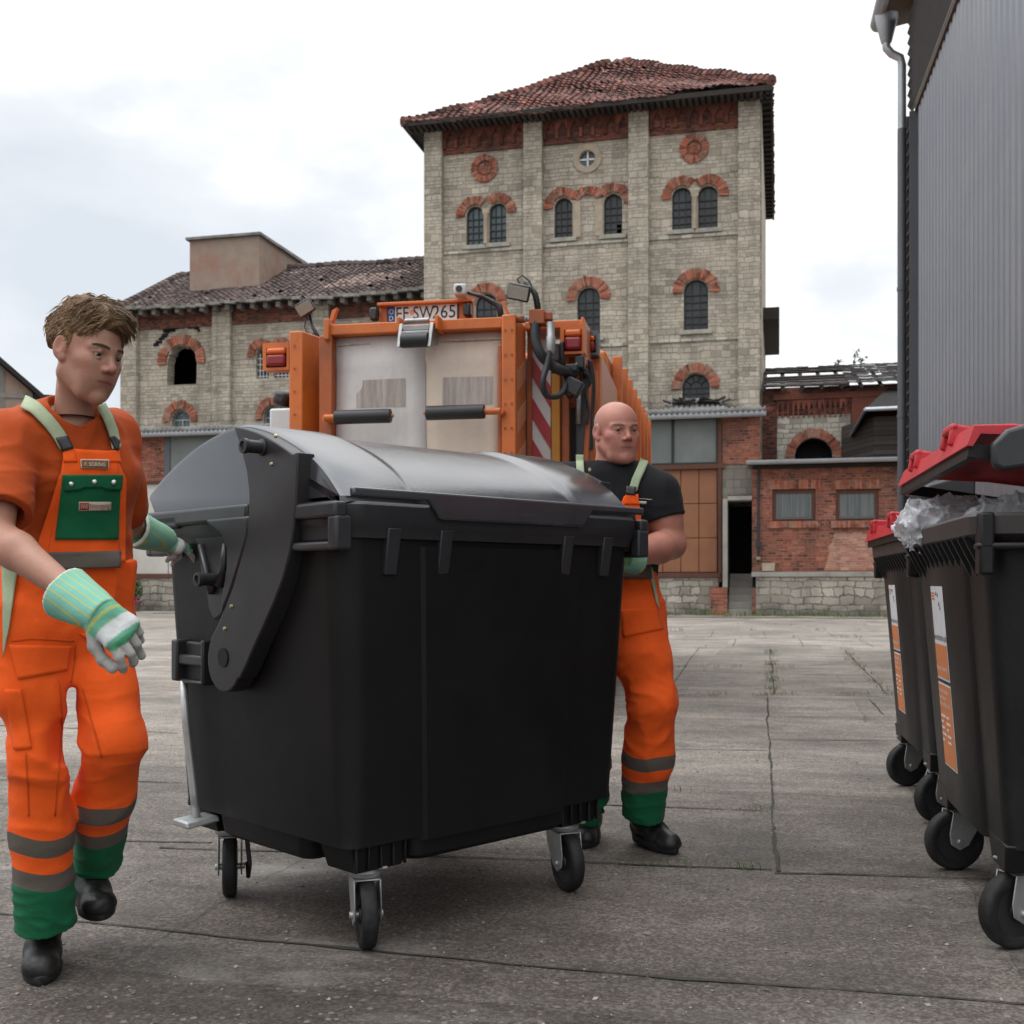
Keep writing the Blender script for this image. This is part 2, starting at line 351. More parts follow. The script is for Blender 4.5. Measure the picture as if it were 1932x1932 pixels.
def tiles(mb, A, B, C, D, tw=.25, th=.34, sag=None, miss=0, rnd=R, h=.035, redpatch=None, clip=False):
    """overlapping pantiles on the slope with eave A-B and ridge D-C"""
    A, B, C, D = map(Vector, (A, B, C, D)); up = ((D+C)/2 - (A+B)/2); Ls = up.length
    nrm = (B-A).cross(up).normalized(); rows = int(Ls/th); ex = (B-A).normalized()
    for i in range(rows+1):
        v = i/rows; P = A.lerp(D, v); Q = B.lerp(C, v); n = max(1, int(round((Q-P).length/tw)))
        P2 = A.lerp(D, min(1, v + 1.15/rows)); 
        for j in range(n):
            if clip and i and (j < 1 or j > n-2): continue
            if miss and rnd.random() < miss: continue
            s = P.lerp(Q, (j + .0)/n); w = (Q-P).length/n
            if sag: s = s + V(0, 0, sag(s))
            s = s + ex*rnd.uniform(-.02, .02) - up.normalized()*rnd.uniform(-.01, .05)
            dz = rnd.uniform(0, .02); u = up.normalized()*th*1.2
            mb.tint = min(1, max(0, rnd.gauss(.45, .2))) if not (redpatch and redpatch(s) and rnd.random() < .75) else rnd.uniform(1.3, 1.9)
            if rnd.random() < .02: mb.tint = rnd.uniform(1.0, 1.8)
            a = s + nrm*(.045+dz); c = s + ex*w*1.02 + nrm*(.045+dz); m1 = s + ex*w*.35 + nrm*(.045+dz+h); m2 = s + ex*w*.75 + nrm*(.03+dz)
            lo = nrm*-.035
            mb.add([a, m1, m2, c, a+u+lo, m1+u+lo, m2+u+lo, c+u+lo, a-nrm*.03, m1-nrm*.03, m2-nrm*.03, c-nrm*.03],
                   [(0, 1, 5, 4), (1, 2, 6, 5), (2, 3, 7, 6), (8, 9, 1, 0), (9, 10, 2, 1), (10, 11, 3, 2)])
    mb.tint = .5
def frieze(mb, x0, x1, z0, z1, y, n):
    """row of little pointed brick arches on corbels"""
    w = (x1-x0)/n
    for k in range(n):
        a = x0 + w*k; zt = z1; zb = z0
        mb.tint = R.random()
        mb.box(a, a+w*.24, y-.10, y, zb, zb + (zt-zb)*.45)
        mb.tint = R.random()
        ar = [(a, zb+(zt-zb)*.45), (a+w*.24, zb+(zt-zb)*.45), (a+w*.62, zb+(zt-zb)*.86), (a+w, zb+(zt-zb)*.45), (a+w, zt), (a, zt)]
        mb.prism(ar, y-.08, y, lambda u, v, d: V(u, d, v))
    mb.tint = .5

# ------------------------------------------------------------------ the stone tower
TY = 4.0
def tw_(px, py, d=TY): return fac(px, py, d)
tx0 = tw_(804, 700)[0]; tx1 = tw_(1437, 700)[0]
ez = (tw_(804, 238)[1] + tw_(1430, 178)[1])/2 - .12
TD = 12.5
tower = froot('stone_tower', 'tall square stone tower with hipped red tile roof and brick-arched windows', 'tower', (tx0+tx1)/2, TY)
holes = []; wins = []
def aw(x0, x1, yt, yb, d=TY, dx=0):
    xm = (x0+x1)/2; a = fac(x0, (yt+yb)/2, d)[0]; b_ = fac(x1, (yt+yb)/2, d)[0]
    return a, b_, fac(xm, yb, d)[1], fac(xm, yt, d)[1]
for (x0, x1, yt, yb, kind, gl) in [(880, 912, 389, 463, 'u', 'blue_glass'), (923, 955, 383, 459, 'u', 'blue_glass'), (1046, 1080, 373, 449, 'u', 0), (1139, 1174, 365, 443, 'b', 0),
        (1268, 1305, 353, 434, 'u', 0), (1317, 1354, 350, 431, 'u', 0), (897, 938, 554, 650, 'm', 0), (1089, 1132, 542, 636, 'm', 0), (1290, 1336, 527, 623, 'm', 0), (1287, 1339, 705, 752, 'l', 0)]:
    w = aw(x0, x1, yt, yb); wins.append((w, kind, gl or 'old_glass')); holes.append(arch_pts(*w))
rc = [(915, 318, 15, 25, 'brick'), (1108, 299, 15, 27, 'glass'), (1310, 280, 15, 28, 'brick')]
rnds = []
for px, py, ri, ro, k in rc:
    x, z = tw_(px, py); s = (tw_(px+ri, py)[0]-x); rnds.append((x, z, s, s*ro/ri, k)); holes.append(circ_pts(x, z, s))
mb = MB(); plate(mb, [(tx0, -.3), (tx1, -.3), (tx1, ez), (tx0, ez)], holes, TY, TY+.5)
FO(mb, 'front_wall', 'stone', tower)
mb = MB(); mb.box(tx0, tx0+.5, TY+.503, TY+TD, -.3, ez-.003); mb.box(tx1-.5, tx1, TY+.503, TY+TD, -.3, ez-.003); mb.box(tx0+.503, tx1-.503, TY+TD-.5, TY+TD-.003, -.3, ez-.006)
FO(mb, 'side_walls', 'stone', tower)
for a, b_ in ((804, 837), (990, 1025), (1187, 1225), (1393, 1434)):
    xa = tw_(a, 500)[0] - (.004 if a == 804 else 0); xb = tw_(b_, 500)[0]
    mb = MB(); mb.box(xa, xb, TY-.28, TY-.002, -.3, ez-.12); FO(mb, 'pilaster', 'stone', tower, bev=.03)
pil = [tw_(q, 500)[0] for q in (837, 990, 1025, 1187, 1225, 1393)]
for i in range(3):
    xa, xb = pil[2*i]+.004, pil[2*i+1]-.004
    mb = MB(); mb.box(xa, xb, TY-.06, TY-.003, ez-1.05, ez-.1); FO(mb, 'brick_band', 'brick_dark', tower)
    mb = MB(); frieze(mb, xa+.02, xb-.02, ez-.86, ez-.12, TY-.063, 7); FO(mb, 'arch_frieze', 'brick_frieze', tower)
    for py, hh in ((None, .12),):
        zz = wins[[1, 3, 5][i]][0][2]
        mb = MB(); mb.box(xa, xb, TY-.07, TY-.002, zz-.30, zz-.18); FO(mb, 'string_course', 'stone_light', tower)
        if i: 
            zm = wins[[6, 7, 8][i]][0][2]
            mb = MB(); mb.box(xa, xb, TY-.06, TY-.002, zm-.4, zm-.28); FO(mb, 'string_course', 'stone_light', tower)
for (w, kind, gl) in wins:
    x0, x1, z0, z1 = w
    br = None
    if kind == 'b': br = [(x0+(x1-x0)*.66, z0+.06), (x1-.05, z0+.06), (x1-.05, z0+.42), (x0+(x1-x0)*.66, z0+.42)]
    fwindow(tower, arch_pts(*w), x0, x1, z0, z1, TY+.16, 3 if kind != 'l' else 4, 5 if kind in 'ub' else (6 if kind == 'm' else 2), gl, bw=.03, broken=br, rays=(kind == 'l'))
    r = (x1-x0)/2; c = (x0+x1)/2
    if kind in 'ml':
        mb = MB(); k = .40 if kind == 'm' else .37
        voussoirs(mb, c, z1-r, r+.03, r+k, math.radians(-4), math.radians(184), 30, TY-.07, TY-.002)
        FO(mb, 'brick_arch', 'brick_arch', tower)
    mb = MB(); mb.box(x0-.16, x1+.16, TY-.12, TY-.003, z0-.16, z0-.002); FO(mb, 'sill', 'sill_stone', tower, bev=.015)
for i, j in ((0, 1), (2, 3), (4, 5)):
    (a0, a1, az0, az1), (b0, b1, bz0, bz1) = wins[i][0], wins[j][0]
    r = (a1-a0)/2; cz = (az1+bz1)/2 - r; zz0 = min(az0, bz0)
    mb = MB(); gapc = (a1+b0)/2; ca, cb = (a0+a1)/2, (b0+b1)/2; ro = r+.38
    if i != 2:
        lim = math.acos(min(1, (gapc-ca)/ro))
        voussoirs(mb, ca, az1-r, r+.05, ro, lim, math.radians(186), 17, TY-.07, TY-.002); voussoirs(mb, cb, bz1-r, r+.05, ro, math.radians(-6), math.pi-lim, 17, TY-.07, TY-.002)
    else:
        voussoirs(mb, ca, az1-r, r+.05, ro, math.radians(38), math.radians(186), 16, TY-.07, TY-.002); voussoirs(mb, cb, bz1-r, r+.05, ro, math.radians(-6), math.radians(142), 16, TY-.07, TY-.002)
        voussoirs(mb, gapc, cz-.02, r+.05, r+.36, math.radians(28), math.radians(152), 11, TY-.068, TY-.002)
    FO(mb, 'brick_arch', 'brick_arch', tower)
    mb = MB()
    if i != 2:
        mb.box(a1+.02, b0-.02, TY-.05, TY+.3, zz0, cz+.05); mb.box(a1-.02, b0+.02, TY-.09, TY-.003, cz-.02, cz+.16)
        mb.lathe([(.09, 0), (.065, .12), (.06, cz-zz0-.3), (.11, cz-zz0-.05)], (gapc, TY-.08, zz0), (0, 0, 1), 10)
    else:
        for q in (a1+.04, b0-.32): mb.box(q, q+.28, TY-.04, TY-.003, zz0, cz+.2)
    FO(mb, 'mullion', 'sandstone', tower)
for x, z, ri, ro, k in rnds:
    mb = MB()
    if k == 'brick':
        voussoirs(mb, x, z, ri, ro, 0, 2*math.pi, 26, TY-.06, TY-.002); FO(mb, 'brick_ring', 'brick_arch', tower)
        mb = MB(); plate(mb, circ_pts(x, z, ri*1.01), [], TY+.02, TY+.2); FO(mb, 'brick_infill', 'brick', tower)
        mb = MB(); voussoirs(mb, x, z, ri*.45, ri*.7, 0, 2*math.pi, 14, TY-.0, TY+.018); FO(mb, 'rosette', 'brick_arch', tower)
    else:
        plate(mb, circ_pts(x, z, ro), [circ_pts(x, z, ri*1.02)], TY-.05, TY-.003); FO(mb, 'stone_ring', 'sandstone', tower)
        mb = MB(); mb.box(x-.03, x+.03, TY+.1, TY+.14, z-ri, z+ri); mb.box(x-ri, x+ri, TY+.1, TY+.14, z-.03, z+.03)
        o = FO(mb, 'round_window', 'white_paint', tower); mb = MB(); plate(mb, circ_pts(x, z, ri), [], TY+.14, TY+.16); FO(mb, 'pane', 'blue_glass', o)
# roof
OV = .95
ea = V(tw_(775, 232)[0]-.0, TY-OV, ez-.05); eb = V(tw_(1457, 167)[0], TY-OV, ez-.05)
ec = V(eb.x, TY+TD+OV, ez-.05); ed = V(ea.x, TY+TD+OV, ez-.05)
rz_ = fac(1160, 117, TY+TD/2)[1]; rc_ = (ea.x+eb.x)/2
r1 = V(fac(1147, 117, TY+TD/2)[0], TY+TD/2, rz_); r2 = V(fac(1180, 117, TY+TD/2)[0], TY+TD/2, rz_)
def sag(p):
    t = (p.x-ea.x)/(eb.x-ea.x); v = (p.z-ez)/(rz_-ez)
    return -.22*math.sin(math.pi*t*1.6)*(1-v)*.6 - .1*math.sin(math.pi*max(0, min(1, v))) + .05*math.sin(p.x*1.7+p.z*3) + .04*math.sin(p.x*4.1)
mb = MB()
tiles(mb, ea, eb, r2, r1, .26, .33, sag, .004, clip=True); tiles(mb, eb, ec, r2, r2, .26, .33, sag, .004, clip=True); tiles(mb, ed, ea, r1, r1, .26, .33, sag, .004, clip=True)
for (p, q) in ((ea, r1), (eb, r2)):
    n = int((q-p).length/.33)
    for i in range(n):
        a = p.lerp(q, i/n) + V(0, 0, .02 + sag(p.lerp(q, i/n))); c = p.lerp(q, (i+1.15)/n) + V(0, 0, .0+sag(p.lerp(q, (i+1)/n)))
        mb.tint = R.random(); mb.tube([a + V(R.uniform(-.02, .02), 0, R.uniform(-.02, .02)), c - V(0, 0, .03)], [.21, .18], 8)
mb.tube([r1 + V(-.15, 0, -.16), r2 + V(.15, 0, -.16)], .17, 8)
FO(mb, 'tile_roof', 'tile_red', tower, fix=False)
mb = MB(); mb.add([ea+V(.05, .05, -.10), eb+V(-.05, .05, -.10), ec+V(-.05, 0, -.10), ed+V(.05, 0, -.10), r1-V(0, 0, .34), r2-V(0, 0, .34)], [(0, 1, 5, 4), (1, 2, 5), (2, 3, 4, 5), (3, 0, 4), (3, 2, 1, 0)])
FO(mb, 'roof_boards', 'old_wood', tower)
mb = MB()
for i in range(60):                                   # rafter tails and eave boards
    x = ea.x + .15 + (eb.x-ea.x-.3)*i/59; mb.tint = R.random(); mb.box(x-.06, x+.06, ea.y+.03, TY-.29, ez-.24, ez-.115)
mb.box(ea.x, eb.x, ea.y-.02, ea.y+.04, ez-.2, ez-.02); mb.box(eb.x-.06, eb.x+.02, ea.y+.05, ec.y, ez-.2, ez-.02); mb.box(ea.x-.02, ea.x+.06, ea.y+.05, ec.y, ez-.2, ez-.02)
for i in range(28): y = TY-.6 + (TD+1)*i/27; mb.box(tx1+.003, eb.x-.07, y-.06, y+.06, ez-.24, ez-.115)
FO(mb, 'eaves', 'old_wood', tower)
# wooden shed roofs clinging to the far side of the tower
mb = MB(); xr = tw_(1437, 600)[0]
z1 = fac(1448, 580, TY+3)[1]; z0 = fac(1448, 640, TY+9)[1]
mb.box(xr+.006, xr+.62, TY+3, TY+10, z1-.45, z1); FO(mb, 'side_canopy', 'old_wood', tower)
# broken corrugated hood under the lowest window
w = wins[-1][0]; mb = MB(); rr = []
for k in range(41):
    x = w[0]-.6 + (w[1]-w[0]+1.25)*k/40; zz = .045*math.sin(k*1.9)
    rr.append([V(x, TY-.02, w[2]-.18+zz), V(x+R.uniform(-.02, .02), TY-1.0, w[2]-.75+zz)])
mb.grid(rr); FO(mb, 'broken_hood', 'fibre_cement', tower, smooth=True)
mb = MB()
for k in range(16):
    x = w[0]-.6 + (w[1]-w[0]+1.2)*R.random(); mb.tint = R.random()
    mb.cbox(V(x, TY-.12-R.random()*.2, w[2]-.1+R.uniform(-.06, .05)), (R.uniform(.2, .5), .25, .05), Matrix.Rotation(R.uniform(-.4, .4), 4, 'Y'))
FO(mb, 'hood_debris', 'slate', tower)

# ------------------------------------------------------------------ the stone hall left of it
HY = 4.6
hx0 = fac(233, 720, HY)[0]; hx1 = tx0 - .01
hez = (fac(240, 600, HY)[1] + fac(800, 548, HY)[1])/2 + .05
hall = froot('stone_hall', 'long old stone hall with dark tiled roof and brick-arched openings left of the tower', 'building', (hx0+hx1)/2, HY)
h1 = aw(316, 371, 652, 726, HY); h2 = aw(483, 507, 657, 714, HY); h2b = aw(516, 544, 655, 712, HY); h3 = aw(324, 358, 773, 815, HY); h4 = aw(497, 536, 766, 812, HY)
def rough(pts, j, rnd=random.Random(3)): return [(x+rnd.uniform(-j, j), z+rnd.uniform(-j, j)) for x, z in pts]
ah1 = rough(arch_pts(*h1, n=20), .05)
holes = [ah1, arch_pts(*h2), arch_pts(*h2b), arch_pts(*h3), arch_pts(*h4)]
mb = MB(); plate(mb, [(hx0, -.3), (hx1, -.3), (hx1, hez), (hx0, hez)], holes, HY, HY+.55); FO(mb, 'front_wall', 'stone', hall)
mb = MB(); mb.box(hx0, hx0+.5, HY+.553, HY+9, -.3, hez); mb.box(hx0+.503, hx1, HY+8.6, HY+9, -.3, hez); FO(mb, 'side_walls', 'stone', hall)
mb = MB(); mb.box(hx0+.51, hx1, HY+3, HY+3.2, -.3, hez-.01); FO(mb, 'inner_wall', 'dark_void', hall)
for a, b_ in ((233, 263), (405, 439), (594, 624)):
    xa = fac(a, 650, HY)[0]-(.004 if a == 233 else 0); xb = fac(b_, 650, HY)[0]
    mb = MB(); mb.box(xa, xb, HY-.25, HY-.002, -.3, hez-.08); FO(mb, 'pilaster', 'stone', hall, bev=.03)
hp = [fac(q, 650, HY)[0] for q in (263, 405, 439, 594, 624)] + [hx1]
for i in range(3):
    mb = MB(); mb.box(hp[2*i]+.004, hp[2*i+1]-.004, HY-.07, HY-.003, hez-.78, hez-.06); FO(mb, 'brick_band', 'brick_dark', hall)
for w, ro, n in ((h1, .42, 26), (h3, .36, 22), (h4, .36, 22)):
    x0, x1, z0, z1 = w; r = (x1-x0)/2; mb = MB()
    voussoirs(mb, (x0+x1)/2, z1-r, r+.04, r+ro, math.radians(-6), math.radians(186), n, HY-.08, HY-.002, skip=.06 if w is h1 else 0); FO(mb, 'brick_arch', 'brick_arch', hall)
mb = MB()
for w in (h2, h2b):
    x0, x1, z0, z1 = w; r = (x1-x0)/2
    voussoirs(mb, (x0+x1)/2, z1-r, r+.04, r+.36, math.radians(28 if w is h2 else -6), math.radians(186 if w is h2 else 152), 16, HY-.08, HY-.002)
FO(mb, 'brick_arch', 'brick_arch', hall)
# dark blocks on the wall paint the shade of a torn hole
mb = MB(); cx = (h1[0]+h1[1])/2
for k in range(26):
    t = k/25; a = math.radians(150 - 95*t); rr = (h1[1]-h1[0])/2 + .62 + R.uniform(-.05, .12)
    mb.cbox(V(cx + rr*math.cos(a), HY-.03, h1[3]-(h1[1]-h1[0])/2 + rr*math.sin(a)*1.12), (R.uniform(.1, .28), .04, R.uniform(.06, .16)))
FO(mb, 'torn_hole_shade', 'dark_void', hall)
for w in (h2, h2b):
    mb = MB(); x0, x1, z0, z1 = w
    for k in range(1, 4): x = x0 + (x1-x0)*k/4; mb.box(x-.02, x+.02, HY+.1, HY+.13, z0, z1-.2)
    for k in range(4): z = z0 + .1 + (z1-z0-.5)*k/3; mb.box(x0, x1, HY+.095, HY+.125, z-.02, z+.02)
    FO(mb, 'window_bars', 'zinc', hall)
for w in (h3, h4): fwindow(hall, arch_pts(*w), *w, HY+.2, 2, 1, 'blue_glass', 'zinc', .04, rays=True)
# roof: hip at the left end
OVh = .75
ha = V(fac(224, 592, HY-OVh)[0], HY-OVh, hez-.02); hb = V(hx1, HY-OVh, hez-.02); hyr = HY+4.5
hrz = fac(560, 508, hyr)[1]; hr1 = V(fac(342, 525, hyr)[0], hyr, hrz); hr2 = V(hx1, hyr, hrz); hd = V(ha.x, HY+9+OVh, hez-.02)
def sagh(p): return .035*math.sin(p.x*.9) + .02*math.sin(p.x*2.3+p.z*2)
mb = MB()
tiles(mb, ha, hb, hr2, hr1, .25, .33, sagh, .012, redpatch=lambda p: abs(p.x-(hx1-4.2)-(p.z-hez)*.9) < 1.3 and hez+.5 < p.z < hez+1.6); tiles(mb, hd, ha, hr1, hr1, .25, .33, sagh, .01, clip=True)
for (p, q) in ((ha, hr1), (hr1, hr2)):
    n = int((q-p).length/.35)
    for i in range(n): mb.tint = R.random(); mb.tube([p.lerp(q, i/n)+V(0, 0, .03+sagh(p.lerp(q, i/n))), p.lerp(q, (i+1.1)/n)+V(0, 0, sagh(p.lerp(q, (i+1)/n)))], [.2, .18], 8)
FO(mb, 'tile_roof', 'tile_grey', hall, fix=False)
mb = MB(); mb.add([ha-V(0, -.04, .07), hb-V(0, -.04, .07), V(hx1, HY+9, hez-.07), hd-V(0, 0, .07), hr1-V(0, 0, .12), hr2-V(0, 0, .12)], [(0, 1, 5, 4), (1, 2, 5), (2, 3, 4, 5), (3, 0, 4), (3, 2, 1, 0)]); FO(mb, 'roof_boards', 'old_wood', hall)
for i in range(24):
    x = ha.x+.4 + (hb.x-ha.x-.5)*i/23; mb = MB(); mb.tint = R.random()
    mb.box(x-.09, x+.09, ha.y+.06+R.uniform(0, .1), HY-.26, hez-.3, hez-.1); FO(mb, 'rafter_tail', 'grey_wood', hall)
mb = MB()                                             # ragged eave edge
for i in range(60):
    x = ha.x + (hb.x-ha.x)*i/60; mb.tint = R.random(); z = hez-.03+sagh(V(x, 0, hez))+R.uniform(-.05, .01)
    mb.box(x, x+(hb.x-ha.x)/60*1.04, ha.y-.08-R.uniform(0, .05), ha.y+.05, z-.07, z+.05)
FO(mb, 'eave_edge', 'grey_wood', hall)
# rendered roof turret
ty_ = HY+1.6
a0 = fac(358, 500, ty_)[0]; a1 = fac(489, 500, ty_)[0]; zt = fac(420, 450, ty_)[1]
mb = MB(); mb.box(a0, a1, ty_, ty_+5, hez+.5, zt); tu = FO(mb, 'roof_turret', 'render_coat', hall)
mb = MB(); mb.hexa([V(a0-.12, ty_-.15, zt+.01), V(a1+.12, ty_-.15, zt+.01), V(a1+.12, ty_+5.1, zt+.01), V(a0-.12, ty_+5.1, zt+.01), V(a0-.12, ty_-.15, zt+.12), V(a1+.12, ty_-.15, zt+.12), V(a1+.12, ty_+5.1, zt+.16), V(a0-.12, ty_+5.1, zt+.16)])
FO(mb, 'turret_roof', 'fibre_cement', tu)

# ------------------------------------------------------------------ loading shed in front of hall and tower
SY = .5
sx0 = fac(238, 900, SY)[0]; sx1 = fac(1431, 850, SY)[0]
shed = froot('loading_shed', 'low loading shed with corrugated roof, wired windows and brown sliding doors', 'shed', (sx0+sx1)/2, SY)
sgz = (fac(1300, 786, SY)[1]+fac(300, 830, SY)[1])/2
mb = MB(); rr = []; n = 760
for k in range(n+1):
    x = sx0-.2 + (sx1-sx0+.4)*k/n; zz = .032*math.sin(2*math.pi*x/.177)
    rr.append([V(x, SY-.37-zz, sgz+.13), V(x, SY-.36-zz, sgz+.29+zz), V(x, TY-.3, sgz+.72+zz)])
mb.grid(rr); o = FO(mb, 'corrugated_roof', 'fibre_cement', shed, smooth=True)
s = o.modifiers.new('thickness', 'SOLIDIFY'); s.thickness = .03
mb = MB()
mb.rings([[V(x, SY-.45 + .085*math.cos(math.pi + math.pi*k/8), sgz+.06 + .1*math.sin(math.pi+math.pi*k/8)) for k in range(9)] for x in (sx0-.2, sx1+.25)], closed=False, caps=False)
mb.box(sx0-.2, sx1+.25, SY-.36, SY-.34, sgz+.05, sgz+.16)
for i in range(24): x = sx0 + (sx1-sx0)*i/23; mb.box(x-.02, x+.02, SY-.55, SY-.33, sgz+.06, sgz+.075)
o = FO(mb, 'gutter', 'zinc', shed); o.modifiers.new('thickness', 'SOLIDIFY').thickness = .008
zt = sgz+.1
pz = fac(1300, 1081, SY)[1]                           # dock level
mb = MB(); xr = fac(1356, 1100, SY)[0]
xl1 = fac(320, 1000, SY)[0]
mb.box(sx0, xr, SY-.05, SY+.5, -.3, pz-.16); FO(mb, 'stone_plinth', 'stone_plinth', shed)
mb = MB(); mb.box(sx0, xr+.05, SY-.12, SY+.5, pz-.155, pz); FO(mb, 'dock_edge', 'rust', shed, bev=.01)
# right bay
wz0 = fac(1300, 873, SY)[1]; wz1 = zt-.12
for a, b_ in ((1213, 1267), (1272, 1351)):
    xa, xb = fac(a, 830, SY)[0], fac(b_, 830, SY)[0]
    f = MB(); plate(f, [(xa-.05, wz0-.05), (xb+.05, wz0-.05), (xb+.05, wz1+.05), (xa-.05, wz1+.05)], [[(xa, wz0), (xb, wz0), (xb, wz1), (xa, wz1)]], SY-.05, SY+.05)
    o = FO(f, 'wired_window', 'iron', shed); g = MB(); g.box(xa, xb, SY, SY+.02, wz0, wz1); FO(g, 'pane', 'wire_glass', o)
xd0 = fac(1150, 980, SY)[0]; xd1 = fac(1353, 980, SY)[0]
mb = MB(); mb.box(xd0, xd1+.25, SY-.1, SY+.2, wz0-.22, wz0-.06); FO(mb, 'rusty_lintel', 'rust', shed)
nd = 6
for k in range(nd):
    xa = xd0 + (xd1-xd0)*k/nd; xb = xd0 + (xd1-xd0)*(k+1)/nd
    mb = MB()
    for j in range(3):
        za = pz+.02 + (wz0-.24-pz)*j/3; zb = pz+.02 + (wz0-.24-pz)*(j+1)/3
        mb.box(xa+.012, xb-.012, SY+.03, SY+.07, za+.012, zb-.012)
    FO(mb, 'brown_door', 'door_brown', shed, bev=.006)
mb = MB(); mb.box(xd0, xd1, SY+.075, SY+.1, pz, wz0-.2); FO(mb, 'door_back', 'rust', shed)
xc = fac(1363, 900, SY)[0]
mb = MB(); mb.box(xd1+.03, xc-.02, SY-.08, SY+.12, pz-.3, zt); FO(mb, 'steel_column', 'rust', shed)
mb = MB(); mb.box(xc, sx1+.05, SY-.06, SY+.4, fac(1400, 876, SY)[1], zt); FO(mb, 'brick_wall', 'brick', shed)
mb = MB(); mb.box(xc, fac(1424, 900, SY)[0], SY-.03, SY+.35, fac(1400, 946, SY)[1], fac(1400, 876, SY)[1]-.004); FO(mb, 'block_infill', 'block', shed)
# left bay, middle hidden by the lorry
xb0 = sx0; xb1 = fac(310, 870, SY)[0]; bz = fac(280, 908, SY)[1]
mb = MB(); mb.box(xb0, xb1, SY-.03, SY+.35, bz, zt); FO(mb, 'brick_wall', 'brick', shed)
mb = MB(); mb.box(xb0-.1, xb1+6, SY-.09, SY+.2, bz-.1, bz-.002); FO(mb, 'rusty_lintel', 'rust', shed)
xa, xb = xb1+.25, xb1+2.6
f = MB(); plate(f, [(xb1+.01, bz), (xb+.1, bz), (xb+.1, zt), (xb1+.01, zt)], [[(xa, bz+.12), (xb, bz+.12), (xb, zt-.1), (xa, zt-.1)]], SY-.04, SY+.06)
o = FO(f, 'wired_window', 'zinc_dark', shed); g = MB(); g.box(xa, xb, SY, SY+.02, bz+.12, zt-.1); FO(g, 'pane', 'wire_glass', o)
for k in range(2):
    xa = xb0 + 1.75*k; mb = MB(); mb.box(xa+.02, xa+1.73, SY+.02, SY+.08, pz+.01, bz-.11); FO(mb, 'pale_door', 'white_board', shed, bev=.008)
mb = MB(); mb.box(xb0+3.5, xd0, SY+.1, SY+.4, pz, zt); FO(mb, 'back_wall', 'brick_dark', shed)
mb = MB(); xx = fac(243, 1050, SY)[0]
mb.box(xx-.04, xx+.04, SY-.25, SY-.17, pz-.9, bz-.1); mb.box(xx-.5, xx+.04, SY-.25, SY-.17, fac(243, 1016, SY)[1]-.04, fac(243, 1016, SY)[1]+.04)
FO(mb, 'yellow_rail', 'yellow_paint', shed)

# ------------------------------------------------------------------ brick annex with doorway
ax0 = fac(1419, 1000, 0)[0]; ax1 = ax0 + 12; az = fac(1500, 884, 0)[1]; lz = fac(1500, 1079, 0)[1]
dx0 = fac(1373, 1050, 0)[0]; dzt = fac(1395, 944, 0)[1]
annex = froot('brick_annex', 'single-storey red brick annex with two glazed windows, dark doorway and stone plinth', 'building', (ax0+ax1)/2, 0)
wA = [fac(1457, 950, 0)[0], fac(1539, 950, 0)[0], fac(1500, 983, 0)[1], fac(1500, 923, 0)[1]]
wB = [fac(1577, 950, 0)[0], fac(1658, 950, 0)[0], fac(1620, 982, 0)[1], fac(1620, 923, 0)[1]]
rect = lambda w: [(w[0], w[2]), (w[1], w[2]), (w[1], w[3]), (w[0], w[3])]
mb = MB(); plate(mb, [(ax0, lz), (ax1, lz), (ax1, az), (ax0, az)], [rect(wA), rect(wB)], 0, .4); FO(mb, 'brick_wall', 'brick', annex)
mb = MB(); px1 = fac(1655, 1000, 0)[0]; pzs = fac(1600, 1005, 0)[1]
mb.prism([(wB[0]-.35, lz+.05), (px1, lz+.05), (px1, pzs), (wB[0]-.05, pzs), (wB[0]-.1, pzs-.3), (wB[0]-.25, pzs-.45), (wB[0]-.2, lz+.6)], -.006, .02, lambda u, v, d: V(u, d, v)); FO(mb, 'repaired_brickwork', 'brick_light', annex)
for w in (wA, wB):
    x0, x1, z0, z1 = w; f = MB(); plate(f, rect(w), [[(x0+.12, z0+.12), (x1-.12, z0+.12), (x1-.12, z1-.12), (x0+.12, z1-.12)]], .06, .16)
    o = FO(f, 'window', 'rust', annex); g = MB(); g.box(x0+.12, x1-.12, .1, .12, z0+.12, z1-.12); FO(g, 'pane', 'ribbed_glass', o)
    g = MB(); g.box(x0+.1, x1-.1, .03, .12, z0+.06, z0+.13); FO(g, 'window_sill', 'grey_wood', o)
    for nm, zz0, zz1 in (('lintel', z1+.01, z1+.30), ('brick_sill', z0-.22, z0-.01)):
        mb = MB(); n = 22
        for k in range(n):
            mb.tint = R.random(); xa = x0-.15 + (x1-x0+.3)*k/n
            mb.box(xa+.006, xa+(x1-x0+.3)/n-.006, -.025 - (.05 if nm != 'lintel' else 0)-R.uniform(0, .008), .02, zz0, zz1)
        FO(mb, nm, 'brick_arch', annex)
mb = MB(); mb.box(ax0-.02, ax1, -.1, .4, lz-.16, lz-.004); FO(mb, 'ledge', 'concrete', annex, bev=.015)
mb = MB(); mb.box(ax0+.12, ax1, -.05, .4, -.3, lz-.164); FO(mb, 'stone_plinth', 'stone_plinth', annex)
mb = MB(); mb.box(ax0-.42+.42, ax0+.117, -.06, .4, -.3, lz-.5); FO(mb, 'brick_jamb', 'brick', annex)
mb = MB(); mb.box(dx0-.55, dx0-.01, -.06, .4, -.3, lz-.5); FO(mb, 'brick_jamb', 'brick', annex)
mb = MB(); mb.box(dx0-.16, dx0-.005, -.06, .3, lz-.497, dzt+.05); mb.box(dx0, ax0-.003, -.06, .3, dzt, dzt+.14); FO(mb, 'door_frame', 'concrete', annex, bev=.01)
mb = MB(); ns = 6
for k in range(ns):
    zz = lz*(ns-k-.2)/ns; mb.box(dx0+.005, ax0-.008, .1 + .28*(ns-1-k), .1+.28*(ns-k) + (1.2 if k == 0 else 0), -.3, zz)
